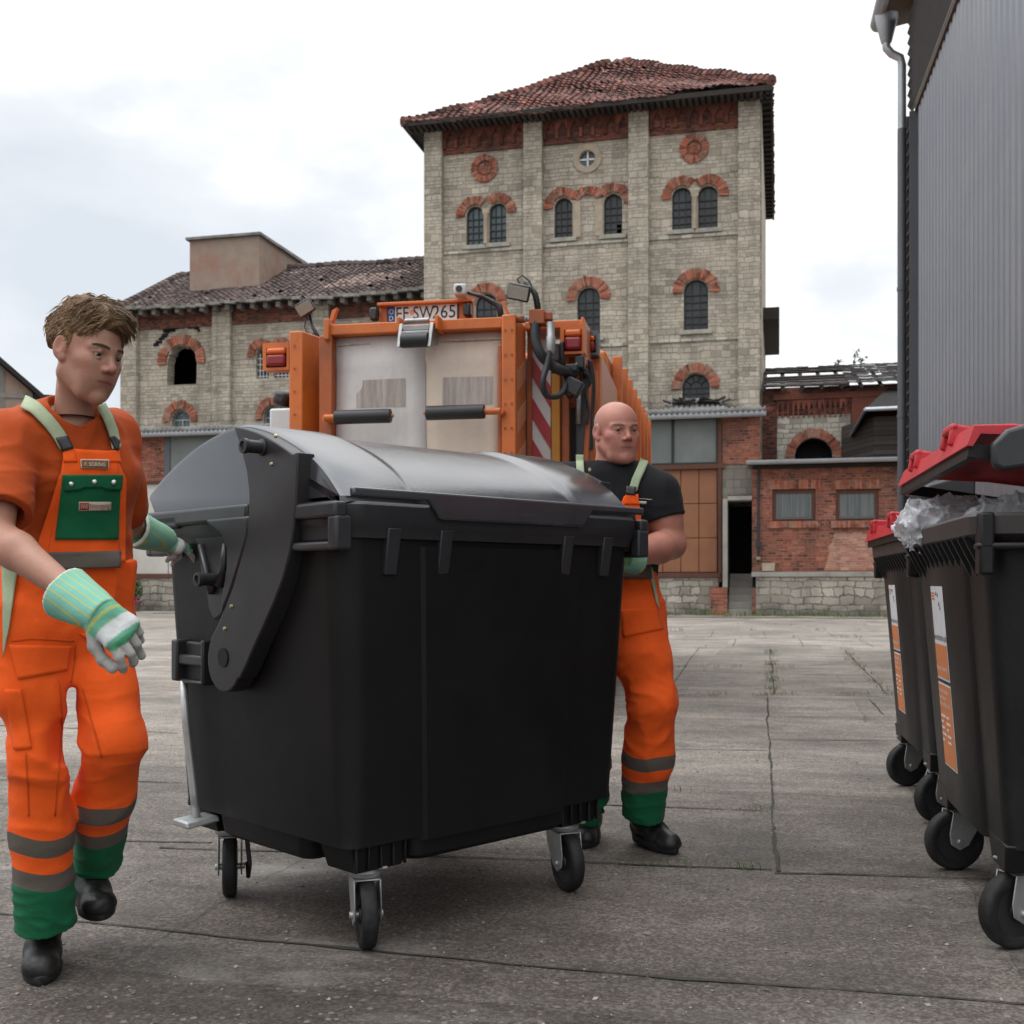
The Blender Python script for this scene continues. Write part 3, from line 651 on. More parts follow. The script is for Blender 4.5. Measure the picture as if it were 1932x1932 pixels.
FO(mb, 'stone_steps', 'concrete', annex, bev=.012)
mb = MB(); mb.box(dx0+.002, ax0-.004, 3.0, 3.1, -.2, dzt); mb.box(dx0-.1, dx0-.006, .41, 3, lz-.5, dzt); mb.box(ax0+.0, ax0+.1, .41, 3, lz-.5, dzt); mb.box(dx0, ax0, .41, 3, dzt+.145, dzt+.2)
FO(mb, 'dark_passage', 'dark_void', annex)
xg0 = fac(1408, 870, -.5)[0]; gz = fac(1500, 873, -.5)[1]
mb = MB()
mb.rings([[V(x, -.5 + .085*math.cos(math.pi + math.pi*k/8), gz+.07 + .1*math.sin(math.pi+math.pi*k/8)) for k in range(9)] for x in (xg0, ax1)], closed=False, caps=False)
mb.box(xg0, ax1, -.42, -.405, gz+.03, gz+.12)
for i in range(14): x = xg0+.3 + 1.0*i; mb.box(x-.015, x+.015, -.6, -.41, gz+.075, gz+.09)
o = FO(mb, 'gutter', 'zinc', annex); o.modifiers.new('thickness', 'SOLIDIFY').thickness = .008
mb = MB(); mb.hexa([V(xg0, -.42, gz-.02), V(ax1, -.42, gz-.02), V(ax1, 4.0, gz+.32), V(xg0, 4.0, gz+.32), V(xg0, -.42, gz+.07), V(ax1, -.42, gz+.07), V(ax1, 4.0, gz+.42), V(xg0, 4.0, gz+.42)])
FO(mb, 'felt_roof', 'slate', annex)
mb = MB(); mb.box(ax0+.02, ax1, -.12, .39, az+.003, gz-.025); FO(mb, 'eaves_board', 'old_wood', annex)
xp = fac(1431, 1000, -.05)[0]; mb = MB(); mb.tube([(xp, -.08, az), (xp, -.08, fac(1431, 1050, 0)[1])], .045, 8); mb.cbox(V(xp, -.09, fac(1431, 1028, 0)[1]), (.16, .1, .18)); FO(mb, 'conduit', 'iron', annex)
mb = MB(); mb.cbox(V(fac(1450, 1070, 0)[0], -.05, fac(1450, 1070, 0)[1]), (.4, .1, .26)); mb.cbox(V(xp, -.05, fac(1431, 1053, 0)[1]), (.12, .08, .1)); FO(mb, 'junction_box', 'sandstone', annex, bev=.01)

# ------------------------------------------------------------------ ruined brick hall behind the annex
RY = 4.0
rx0 = tx1 + .02; rx1 = rx0 + 14
ruin = froot('ruined_hall', 'derelict brick hall with half-open collapsed roof and round brick arch', 'building', (rx0+rx1)/2, RY)
rzt = (fac(1500, 728, RY)[1]+fac(1690, 726, RY)[1])/2
cx, cz = fac(1535, 862, RY); ri = fac(1535+36, 862, RY)[0]-cx; ro = ri*1.52
hole = [(cx-ri, cz-1.0), (cx+ri, cz-1.0)] + [(cx+ri*math.cos(math.pi*k/16), cz+ri*math.sin(math.pi*k/16)) for k in range(17)]
mb = MB(); plate(mb, [(rx0, -.3), (rx1, -.3), (rx1, rzt), (rx0, rzt)], [hole], RY, RY+.5); FO(mb, 'brick_wall', 'brick_dark', ruin)
sp = [fac(1466, 820, RY)[0], fac(1605, 820, RY)[0], fac(1535, 866, RY)[1]-1, fac(1535, 784, RY)[1]]
mb = MB(); plate(mb, rect(sp), [[(x*1.0, z) if z > sp[2]+.3 else (x, sp[2]+.02) for x, z in hole]], RY-.05, RY-.003); FO(mb, 'stone_panel', 'stone_light', ruin)
mb = MB(); voussoirs(mb, cx, cz, ri+.02, ro, math.radians(-8), math.radians(188), 38, RY-.1, RY-.052); FO(mb, 'brick_arch', 'brick_arch', ruin)
mb = MB(); mb.box(cx-ri-.3, cx+ri+.3, RY+1.6, RY+1.7, cz-1.2, cz+ri+.3); FO(mb, 'arch_dark_sheet', 'dark_void', ruin)  # near-black sheet, the shade behind the open arch put into its colour
fz = fac(1530, 771, RY)[1]; mb = MB(); frieze(mb, sp[0], sp[1], fz-.32, fz+.34, RY-.002, 14); mb.box(rx0+.4, rx1, RY-.14, RY-.002, rzt-.45, rzt-.25); mb.box(sp[1]+.03, sp[1]+1.15, RY-.12, RY-.002, -.2, rzt-.46); FO(mb, 'arch_frieze', 'brick_frieze', ruin)
# roof: bare rafters at the left, slates at the right
ryr = RY+5; rrz = fac(1570, 692, ryr)[1]; A = V(rx0+.05, RY-.5, rzt-.02); B = V(rx1, RY-.5, rzt-.02); C = V(rx1, ryr, rrz); D = V(rx0+.05, ryr, rrz)
mb = MB(); xs = fac(1592, 715, RY+2)[0]
t0 = (xs-A.x)/(B.x-A.x)
tiles(mb, A.lerp(B, t0), B, C, D.lerp(C, t0), .42, .42, None, .03, h=.0)
tiles(mb, A.lerp(D, .72), A.lerp(D, .72).lerp(B.lerp(C, .72), t0), D.lerp(C, t0), D, .42, .42, None, .25, h=.0)
tiles(mb, A, A.lerp(B, t0), A.lerp(B, t0).lerp(D.lerp(C, t0), .14), A.lerp(D, .14), .42, .42, None, .3, h=.0)
FO(mb, 'slate_covering', 'slate', ruin, fix=False)
mb = MB()
for i in range(22):
    t = i/21; mb.tint = R.random(); p = A.lerp(B, t)-V(0, 0, .12); q = D.lerp(C, t)-V(0, 0, .12); mb.tube([p, q], .08, 4)
for j in range(9):
    v = j/8; mb.tint = .5+R.random()*.5; p = A.lerp(D, v)-V(0, 0, .02); q = A.lerp(B, t0*1.02).lerp(D.lerp(C, t0*1.02), v)-V(0, 0, .02)
    if R.random() < .8: mb.tube([p + V(0, 0, R.uniform(-.03, .03)), q], .045, 4)
FO(mb, 'rafters', 'old_wood', ruin)
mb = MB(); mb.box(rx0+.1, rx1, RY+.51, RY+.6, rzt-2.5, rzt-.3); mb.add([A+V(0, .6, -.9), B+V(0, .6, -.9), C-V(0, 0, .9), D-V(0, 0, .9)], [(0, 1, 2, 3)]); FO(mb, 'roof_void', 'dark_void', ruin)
# ------------------------------------------------------------------ timber hut on the annex roof
UY = 1.6; gz2 = gz+.36
ux0 = fac(1648, 830, UY)[0]; uz0 = gz+.25; uz1 = fac(1690, 785, UY)[1]
hut = froot('timber_hut', 'small weathered timber hut with overhanging roof on the annex roof', 'hut', ux0+2, UY)
mb = MB(); n = 9
for k in range(n):
    z0 = uz0 + (uz1-uz0)*k/n; z1 = uz0 + (uz1-uz0)*(k+1)/n; mb.tint = R.random()
    mb.box(ux0, ux0+4, UY-.02*(k % 2)-.02, UY+.05, z0+.01, z1); mb.hexa([V(ux0-.9, UY+2.2, z0+.01), V(ux0-.005, UY-.01, z0+.01), V(ux0+.02, UY+.2, z0+.01), V(ux0-.8, UY+2.3, z0+.01), V(ux0-.9, UY+2.2, z1), V(ux0-.005, UY-.01, z1), V(ux0+.02, UY+.2, z1), V(ux0-.8, UY+2.3, z1)])
FO(mb, 'boarded_walls', 'old_wood', hut)
mb = MB(); e1 = fac(1632, 777, UY-.5); e0 = fac(1608, 822, UY+1)
rp_ = [V(e1[0], UY-.55, e1[1]), V(ux0+4.5, UY-.55, e1[1]+.05), V(ux0+4.5, UY+2.4, e1[1]+1.1), V(ux0+.6, UY+2.4, e1[1]+1.1), V(e0[0], UY+1.4, e0[1]), V(e0[0]-.1, UY+3, e0[1])]
mb.add([p for p in rp_] + [p+V(0, 0, .08) for p in rp_], [(0, 1, 2, 3), (0, 3, 5, 4), (6, 7, 8, 9), (6, 9, 11, 10), (0, 1, 7, 6), (4, 0, 6, 10), (1, 2, 8, 7), (2, 3, 9, 8), (5, 4, 10, 11), (3, 5, 11, 9)])
FO(mb, 'hut_roof', 'slate', hut)
mb = MB(); mb.tube([(e1[0], UY-.6, e1[1]+.06), (ux0+4.5, UY-.6, e1[1]+.1)], .07, 8); mb.tube([(e0[0]-.02, UY+1.38, e0[1]+.05), (e1[0], UY-.6, e1[1]+.06)], .05, 8); FO(mb, 'hut_gutter', 'zinc', hut)

# ------------------------------------------------------------------ half-timbered gable at the far left
GY = 2
gx1 = fac(62, 700, GY)[0]
gable = thing('timber_framed_barn', 'barn with pale plaster and timber framing at the left edge behind the young worker', 'barn', FAC @ V(gx1, GY, 0), 24)
za = fac(0, 683, GY)[1]; zb = fac(62, 742, GY)[1]; sl = (za-zb)/(fac(0, 683, GY)[0]-gx1)
gw = 12; apex = zb + sl*-(gw/2)*1.0
def gzt(x): return zb + sl*(x-gx1)
GFR = FAC @ Matrix.Translation((gx1, GY, 0)) @ rotz(24-FA) @ Matrix.Translation((-gx1, -GY, 0))
def GO(mb, name, m, parent, **kw): return mb.obj(name, m, parent, GFR, **kw)
pts = [(gx1, -.3), (gx1, zb), (gx1-gw/2, gzt(gx1-gw/2)), (gx1-gw, zb), (gx1-gw, -.3)]
mb = MB(); mb.prism(pts[::-1], GY, GY+14, lambda u, v, d: V(u, d, v)); GO(mb, 'plaster_walls', 'render_coat', gable)
mb = MB()
for k in range(8): x = gx1-.12-k*1.0; mb.tint = R.random(); mb.box(x-.08, x+.08, GY-.05, GY-.002, 0, max(zb, gzt(x) if x > gx1-gw/2 else gzt(2*(gx1-gw/2)-x))-.05)
for z in (1.2, 3.0, zb-.15): mb.box(gx1-gw, gx1, GY-.055, GY-.003, z-.09, z+.09)
mb.tube([(gx1-2.2, GY-.03, zb-.1), (gx1-1.2, GY-.03, 3.0)], .07, 4); mb.tube([(gx1-.2, GY-.03, zb-.1), (gx1-1.1, GY-.03, 3.0)], .07, 4)
GO(mb, 'timber_frame', 'grey_wood', gable)
mb = MB()
for s in (0, 1):
    p = V(gx1+.5, GY-.4, zb-.45*abs(sl)); q = V(gx1-gw/2, GY-.4, gzt(gx1-gw/2)+.05)
    if s: p = V(gx1-gw-.5, GY-.4, p.z)
    mb.hexa([p, q, q+V(0, 15, 0), p+V(0, 15, 0), p+V(0, 0, .22), q+V(0, 0, .22), q+V(0, 15, .22), p+V(0, 15, .22)])
GO(mb, 'gable_roof', 'slate', gable)
mb = MB(); mb.box(gx1+.05, gx1+.75, GY-.2, GY+13, zb-.9, zb-.05); GO(mb, 'side_canopy', 'old_wood', gable)
# ------------------------------------------------------------------ ground
def ground_mat():
    b = NB('ground'); g = b.n('ShaderNodeNewGeometry').outputs['Position']
    mpg = b.n('ShaderNodeMapping', vector_type='POINT'); b.set(mpg.inputs[0], g); mpg.inputs['Rotation'].default_value = (0, 0, math.radians(-FA)); mpg.inputs['Location'].default_value = (.9, .35, 0)
    p = mpg.outputs[0]
    pw = b.vec('ADD', p, b.vec('SCALE', b.vec('SUBTRACT', b.noise(1.7, 4, vec=g, out='Color'), (.5, .5, .5)), .09))
    pw = b.vec('ADD', pw, b.vec('SCALE', b.vec('SUBTRACT', b.noise(14, 3, vec=g, out='Color'), (.5, .5, .5)), .03))
    br = b.n('ShaderNodeTexBrick'); br.offset = .37; br.squash = .8; br.squash_frequency = 2
    b.set(br.inputs['Vector'], pw); br.inputs['Scale'].default_value = 1; br.inputs['Mortar Size'].default_value = .013; br.inputs['Mortar Smooth'].default_value = .55
    br.inputs['Brick Width'].default_value = 3.1; br.inputs['Row Height'].default_value = 1.55; br.inputs['Color1'].default_value = (0, 0, 0, 1); br.inputs['Color2'].default_value = (1, 1, 1, 1)
    x, y, z = b.sep(g)
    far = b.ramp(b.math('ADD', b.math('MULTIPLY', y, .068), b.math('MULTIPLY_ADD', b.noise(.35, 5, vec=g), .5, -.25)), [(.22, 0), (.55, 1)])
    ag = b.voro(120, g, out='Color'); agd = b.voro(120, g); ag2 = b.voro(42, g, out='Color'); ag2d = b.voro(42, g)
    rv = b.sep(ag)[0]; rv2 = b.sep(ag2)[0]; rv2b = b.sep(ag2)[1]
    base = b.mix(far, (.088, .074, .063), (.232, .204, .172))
    base = b.vec('SCALE', base, b.math('MULTIPLY_ADD', br.outputs['Color'], .35, .84))
    big = b.noise(.8, 8, vec=g, rough=.66); base = b.vec('SCALE', base, b.ramp(big, [(.28, .52), (.5, 1.0), (.75, 1.55)]))
    grit = b.math('ADD', b.math('MULTIPLY', b.math('POWER', rv, 1.6), 1.0), .60)
    base = b.vec('SCALE', base, b.math('MULTIPLY', grit, b.math('MULTIPLY_ADD', b.noise(260, 2, vec=g), .7, .65)))
    worn = b.ramp(b.noise(.55, 6, vec=b.vec('ADD', g, (7, 3, 0))), [(.4, .15), (.6, 1)])
    peb = b.math('MULTIPLY', b.math('MULTIPLY', b.math('GREATER_THAN', rv2, .80), b.math('LESS_THAN', ag2d, .34)), worn)
    pc = b.ramp(rv2b, [(0, (.17, .14, .115)), (.4, (.27, .235, .20)), (.7, (.19, .125, .09)), (1, (.36, .33, .30))])
    base = b.mix(b.math('MULTIPLY', peb, .6), base, pc)
    stain = b.ramp(b.noise(1.6, 7, vec=b.vec('ADD', g, (3, 9, 0)), rough=.7), [(.56, 0), (.7, .62)])
    base = b.mix(stain, base, (.055, .050, .046))
    smear = b.ramp(b.noise(1.0, 7, vec=b.vec('MULTIPLY', b.vec('ADD', g, (1.4, 5, 0)), (.8, 1.7, 1)), rough=.68), [(.55, 0), (.70, .5)])
    base = b.mix(smear, base, (.30, .28, .255))
    lw = b.noise(1.0, 8, vec=b.vec('MULTIPLY', pw, (1.1, 3.6, 1)), rough=.72)
    base = b.vec('SCALE', base, b.ramp(lw, [(.3, .62), (.5, 1.0), (.72, 1.4)]))
    spots = b.ramp(b.noise(5.5, 6, vec=b.vec('ADD', g, (11, 2, 0)), rough=.7), [(.58, 0), (.68, .4)])
    base = b.mix(spots, base, (.062, .055, .049))
    jf = b.math('MULTIPLY', b.math('MULTIPLY', br.outputs['Fac'], .12), b.ramp(b.noise(.9, 3, vec=g), [(.36, .2), (.55, 1)]))
    base = b.mix(b.math('MULTIPLY', jf, .9), base, b.mix(b.ramp(b.noise(2.2, 4, vec=g), [(.5, 0), (.62, .6)]), (.035, .031, .028), (.055, .07, .03)))
    wt = b.n('ShaderNodeTexVoronoi', feature='DISTANCE_TO_EDGE'); b.set(wt.inputs['Vector'], b.vec('ADD', g, b.vec('SCALE', b.noise(2.5, 5, vec=g, out='Color'), .5))); wt.inputs['Scale'].default_value = .42
    crack = b.math('MULTIPLY', b.math('LESS_THAN', wt.outputs['Distance'], .0035), .8)
    base = b.mix(b.math('MULTIPLY', crack, b.ramp(b.noise(.3, 2, vec=g), [(.5, 0), (.58, .7)])), base, (.06, .055, .05))
    h = b.math('ADD', b.math('MULTIPLY', peb, .35), b.math('ADD', b.math('MULTIPLY', rv, .22), b.math('MULTIPLY', b.noise(8, 6, vec=g), .8)))
    h = b.math('SUBTRACT', h, b.math('MULTIPLY', b.math('ADD', jf, crack), 2.2))
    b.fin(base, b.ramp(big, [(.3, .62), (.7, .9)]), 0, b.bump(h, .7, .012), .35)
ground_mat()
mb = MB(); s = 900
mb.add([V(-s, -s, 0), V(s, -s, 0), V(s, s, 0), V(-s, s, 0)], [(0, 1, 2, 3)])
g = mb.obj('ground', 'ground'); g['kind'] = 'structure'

# open joints between the concrete slabs, filled with dirt
simple('joint_dirt', (.040, .035, .029), .95, var=.5, vs=9, bump=.5, bs=60, dirt=(.05, .06, .025), dirt_amt=.6, dirt_s=2)
JOINTS = [[(300, 1600), (966, 1621), (1200, 1632), (1456, 1641)], [(1461, 1648), (1620, 1652), (1880, 1660)], [(-40, 1722), (200, 1745), (413, 1766), (650, 1789), (966, 1821), (1250, 1844), (1480, 1862), (1700, 1876), (1990, 1896)],
    [(1150, 1310), (1271, 1311), (1456, 1312), (1680, 1313), (1900, 1316)], [(1200, 1257), (1286, 1258), (1456, 1260), (1700, 1263)], [(1200, 1220), (1266, 1221), (1480, 1222), (1700, 1224)], [(240, 1196), (1261, 1203), (1700, 1206)], [(240, 1184), (1270, 1190), (1700, 1192)],
    [(1000, 1410), (1141, 1413), (1300, 1415), (1446, 1416)], [(1100, 1518), (1256, 1524), (1440, 1530)], [(1453, 1353), (1560, 1353), (1720, 1354)], [(1451, 1396), (1580, 1397), (1740, 1398)],
    [(-30, 1368), (160, 1375), (336, 1384)], [(-30, 1472), (180, 1474), (340, 1478)], [(-30, 1586), (200, 1587), (400, 1590)], [(240, 1245), (336, 1246)], [(240, 1287), (330, 1289)],
    [(1453, 1226), (1457, 1270), (1461, 1311)], [(1449, 1316), (1452, 1400), (1458, 1520), (1465, 1645)], [(1318, 1223), (1295, 1254), (1273, 1286), (1257, 1310)], [(1593, 1226), (1634, 1268), (1676, 1311)],
    [(1388, 1205), (1383, 1220)], [(1508, 1206), (1516, 1221)], [(1346, 1190), (1340, 1202)], [(1440, 1191), (1444, 1203)], [(1560, 1192), (1580, 1205)], [(1620, 1206), (1650, 1222)], [(1640, 1320), (1668, 1350)]]
rj = random.Random(12); mb = MB()
for J in JOINTS:
    P = []
    for (ax_, ay_), (bx_, by_) in zip(J[:-1], J[1:]):
        a, c = [V((x-966)/F*(F*H/(y-YH)), F*H/(y-YH), .004) for x, y in ((ax_, ay_), (bx_, by_))]; n = max(2, int((c-a).length/.05)); P += [a.lerp(c, k/n) for k in range(n)]
    P.append(c); off = 0; ww = .005; rows = []
    for i, p in enumerate(P):
        t = (P[min(i+1, len(P)-1)]-P[max(i-1, 0)]).normalized(); nn = V(-t.y, t.x, 0); off = off*.93 + rj.gauss(0, .0022); ww = .55*ww + .45*(abs(rj.gauss(.004, .004)) + .0012); w1 = ww*rj.uniform(.8, 1.2); w2 = ww*rj.uniform(.8, 1.2)
        if rj.random() < .03: w1 += .010
        rows.append([p + nn*(off+w1), p + nn*(off-w2)])
    mb.grid(rows)
g = mb.obj('slab_joints', 'joint_dirt', fix=False); g['kind'] = 'structure'
# ------------------------------------------------------------------ corrugated metal hall on the right
wd = Vector((.204, 1, 0)).normalized(); HA = math.degrees(math.atan2(-wd.x, wd.y))   # local y runs away along its wall
YE = 15.5; HALL = Matrix.Translation((2.5 + .204*YE, YE, 0)) @ rotz(HA)            # origin at the far corner, y towards the back, x into the hall
mhall = thing('metal_hall', 'tall grey corrugated metal hall with boarded verge and dark slatted corner on the right', 'hall', HALL.translation, HA)
simple('siding', (.235, .245, .27), .40, metal=.55, var=.07, vs=1.5, dirt=(.33, .32, .31), dirt_amt=.35, dirt_s=.6)
simple('brown_board', (.10, .068, .045), .7, var=.3, vs=3, bump=.2, tint=.3)
simple('soffit', (.11, .088, .066), .7, var=.15)
zc_ = H + (YH-208)*YE/F                              # top of the cladding at the far corner
def hp_(px, py, x): return fac(px, py, 0, None)
ytop = -9.0
slope = .0
mb = MB(); prof = [(0, 0), (.07, 0), (.095, .035), (.155, .035), (.18, 0)]
pts = []; y = 0.0
while y > -14.5:
    for a, d in ((0, 0), (-.085, 0), (-.115, -.022), (-.20, -.022)): pts.append((d, y + a))
    y -= .23
zt_ = zc_
mb.add([V(d, y_, .12) for d, y_ in pts] + [V(d, y_, zt_) for d, y_ in pts], [(i, i+1, len(pts)+i+1, len(pts)+i) for i in range(len(pts)-1)])
o = mb.obj('corrugated_cladding', 'siding', mhall, HALL)
mb = MB(); mb.box(.05, 12, -14.4, .4, 0, zt_+1.4); mb.obj('hall_walls', 'dark_void', mhall, HALL)
mb = MB(); mb.box(-.06, .04, -14.5, 0, 0, .118); mb.obj('base_strip', 'concrete', mhall, HALL)
mb = MB()
mb.box(-.05, .06, -14.5, .0, zt_, zt_+.10); mb.obj('top_trim', 'brown_board', mhall, HALL)
for k in range(9):                                    # horizontal boards above the cladding
    mb = MB(); z = zt_+.105 + k*.148; mb.hexa([V(-.045, -14.5, z), V(-.02, -14.5, z+.02), V(-.02, .30, z+.02), V(-.045, .30, z), V(-.11, -14.5, z+.085), V(-.06, -14.5, z+.115), V(-.06, .30, z+.115), V(-.11, .30, z+.085)])
    mb.obj('verge_board', 'zinc_dark', mhall, HALL)
    mb = MB(); mb.box(-.052, -.040, -14.5, .30, z-.012, z-.001); mb.obj('board_glint', 'zinc', mhall, HALL)  # pale strip painting a glint along the board's lower edge
mb = MB()
for k in range(46):                                   # slatted corner strip
    z = .2 + k*(zt_-.2)/46; mb.tint = R.random()
    mb.hexa([V(-.10, .04, z), V(.02, .04, z+.08), V(.02, .42, z+.08), V(-.10, .42, z), V(-.10, .04, z+.03), V(.02, .04, z+.11), V(.02, .42, z+.11), V(-.10, .42, z+.03)])
mb.obj('slatted_corner', 'brown_board', mhall, HALL)
mb = MB(); mb.box(-.12, .0, .0, .035, 0, zt_); mb.box(-.12, .0, .43, .46, 0, zt_+.1); mb.obj('corner_posts', 'zinc_dark', mhall, HALL)
zg = zt_+1.45
mb = MB(); mb.hexa([V(-.40, -14.5, zg), V(1, -14.5, zg+.25), V(1, .6, zg+.25), V(-.40, .6, zg), V(-.40, -14.5, zg+.1), V(1, -14.5, zg+.4), V(1, .6, zg+.4), V(-.40, .6, zg+.1)]); mb.obj('eaves_soffit', 'soffit', mhall, HALL)
mb = MB(); mb.rings([[V(-.48 + .09*math.cos(math.pi + math.pi*k/8), y, zg+.1 + .11*math.sin(math.pi+math.pi*k/8)) for k in range(9)] for y in (-14.5, .62)], closed=False, caps=False)
o = mb.obj('gutter', 'zinc', mhall, HALL); o.modifiers.new('thickness', 'SOLIDIFY').thickness = .01
gx, gy = -.36, .22
mb = MB(); mb.lathe([(.17, .12), (.16, 0), (.075, -.34), (.06, -.36)], (-.40, gy, zg-.02), (0, 0, 1), 16); mb.obj('rainwater_head', 'zinc', mhall, HALL, auto=40)
zl = zg-.38
mb = MB(); mb.tube([(-.40, gy, zl), (-.40, gy, zl-.06), (-.33, gy, zl-.15), (-.21, gy, zl-.22), (-.19, gy, zl-.32), (-.19, gy, zl-.6), (-.19, gy, zl-1.25)], .058, 12); mb.obj('swan_neck', 'zinc', mhall, HALL, auto=40)
mb = MB(); mb.tube([(-.19, gy, zl-1.23), (-.19, gy, .05)], .062, 14)
for z in (1.2, 3.4, 5.2): mb.tube([(-.19, gy, z), (-.19, gy, z+.05)], .07, 14); mb.box(-.19, .0, gy-.01, gy+.01, z, z+.03)
mb.obj('downpipe', 'zinc_dark', mhall, HALL, auto=40)

# ------------------------------------------------------------------ refuse lorry
TA = -10.8
TRK = Matrix.Translation((W(780, 1098, 8.6).x, 8.6, 0)) @ rotz(TA)
truck = thing('garbage_truck', 'orange refuse lorry seen from behind with pale lifting panels and black hoses', 'lorry', TRK.translation, TA)
def tp(px, py, d=0.0): return fac(px, py, d, TRK)
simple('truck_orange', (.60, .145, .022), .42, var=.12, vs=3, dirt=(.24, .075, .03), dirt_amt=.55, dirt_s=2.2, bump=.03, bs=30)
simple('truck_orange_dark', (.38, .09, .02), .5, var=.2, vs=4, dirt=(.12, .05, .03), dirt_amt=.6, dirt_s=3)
simple('hazard_red', (.40, .03, .035), .45, var=.12, dirt=(.2, .05, .05), dirt_amt=.4)
simple('hazard_white', (.62, .61, .60), .5, var=.1, dirt=(.35, .33, .31), dirt_amt=.4)
simple('peach_tone', (.68, .29, .16), .45, var=.1)
simple('rubber', (.018, .018, .019), .45, var=.25, vs=10)
simple('black_metal', (.022, .022, .023), .4, var=.3, vs=8)
simple('steel', (.34, .34, .33), .4, metal=.8, var=.25, vs=6, dirt=(.12, .11, .1), dirt_amt=.5, dirt_s=8)
simple('galvanised', (.44, .45, .44), .42, metal=.7, var=.22, vs=9, dirt=(.24, .22, .2), dirt_amt=.5, dirt_s=12)
simple('lens_red', (.22, .008, .01), .18, var=.1, coat=0) if False else simple('lens_red', (.24, .01, .014), .2, var=.1)
simple('lens_orange', (.62, .11, .01), .2, var=.1)
simple('lens_clear', (.35, .32, .27), .15, var=.2, vs=20)
simple('mustard', (.58, .24, .02), .5, var=.15, dirt=(.3, .14, .03), dirt_amt=.5)
simple('plate_white', (.72, .72, .70), .4, var=.06, dirt=(.45, .43, .4), dirt_amt=.4, dirt_s=9)
simple('plate_blue', (.015, .05, .24), .4, var=.1)
simple('ink_and_shade_black', (.012, .012, .012), .5, var=.1)  # for print, and for shade painted into the container's hollows
def panel_mat(name, col):
    b = NB(name); x, y, z = b.sep()
    st = b.ramp(b.noise(1, 6, vec=b.comb(b.math('MULTIPLY', x, 9), 0.0, b.math('MULTIPLY', z, .6)), rough=.7), [(.46, 0), (.80, .30)])
    c = b.mix(st, tuple(col), (.36, .31, .27)); c = b.mix(b.ramp(b.noise(2.4, 8, rough=.7), [(.45, 0), (.8, .4)]), c, (.26, .21, .18))
    c = b.mix(b.ramp(z, [(.55, .30), (.9, 0)]) if False else 0.0, c, c)
    b.fin(c, .5, 0, b.bump(b.noise(6, 4), .12, .02), .4)
panel_mat('panel_grey', (.66, .625, .60)); panel_mat('panel_beige', (.66, .54, .44))
b = NB('panel_stain'); x, y, z = b.sep()
st = b.ramp(b.noise(1, 6, vec=b.comb(b.math('MULTIPLY', x, 16), 0.0, b.math('MULTIPLY', z, 1.1)), rough=.75), [(.35, 0), (.62, 1)])
b.fin(b.mix(st, (.54, .47, .42), (.30, .255, .225)), .6, 0, None, .3)
def TO(mb, name, mats, parent=truck, **kw): return mb.obj(name, mats, parent, TRK, **kw)
def tx(px, py=720, d=0): return tp(px, py, d)[0]
def tz(px, py, d=0): return tp(px, py, d)[1]
lx0, lx1 = tx(545), tx(583); rx0_, rx1_ = tx(947), tx(974)
ztl = tz(560, 624); ztr = tz(960, 594)
zb_ = .75
# lifting columns
mb = MB(); mb.hexa([V(lx0, .0, zb_), V(lx1-.06, .0, zb_), V(lx1+.06, .45, zb_), V(lx0+.02, .45, zb_), V(lx0, 0, ztl), V(lx1-.06, 0, ztl), V(lx1+.06, .45, ztl), V(lx0+.02, .45, ztl)]); TO(mb, 'lift_column', 'truck_orange', bev=.012)
mb = MB(); mb.box(rx0_, rx1_, -.02, .42, zb_, ztr); TO(mb, 'lift_column', 'truck_orange', bev=.012)
for (a, b2, zt) in ((tx(600), tx(624), tz(612, 632)), (tx(938), tx(945.5), tz(940, 650))):
    mb = MB(); mb.box(a, b2, .02, .3, zb_, zt); TO(mb, 'guide_rail', 'truck_orange_dark', bev=.008)
mb = MB()
for zz in np.linspace(1.5, ztr-.12, 9):
    for xx in (rx0_+.03, rx1_-.03): mb.lathe([(.009, -.008), (.009, .0)], (xx, -.028, zz), (0, 1, 0), 6)
for zz in np.linspace(1.5, ztl-.12, 9): mb.lathe([(.009, -.008), (.009, .0)], (lx0+.05, -.01, zz), (0, 1, 0), 6)
TO(mb, 'bolts', 'truck_orange_dark')
# top beam
z0, z1 = tz(780, 622), tz(780, 604)
mb = MB(); mb.box(tx(612), rx0_-.004, .02, .2, z0-.01, z1); mb.box(tx(612), tx(622), -.02, .14, z0-.05, z1+.04); TO(mb, 'top_beam', 'truck_orange', bev=.008)
mb = MB(); mb.hexa([V(tx(616), .05, z1+.02), V(tx(622), .05, z1+.02), V(tx(622), .1, z1+.02), V(tx(616), .1, z1+.02), V(tx(622), .05, z1+.12), V(tx(632), .05, z1+.14), V(tx(632), .1, z1+.14), V(tx(622), .1, z1+.12)]); mb.tube([(tx(958), .1, ztr), (tx(944), .1, ztr+.12)], .012, 6); TO(mb, 'lifting_lug', 'truck_orange')
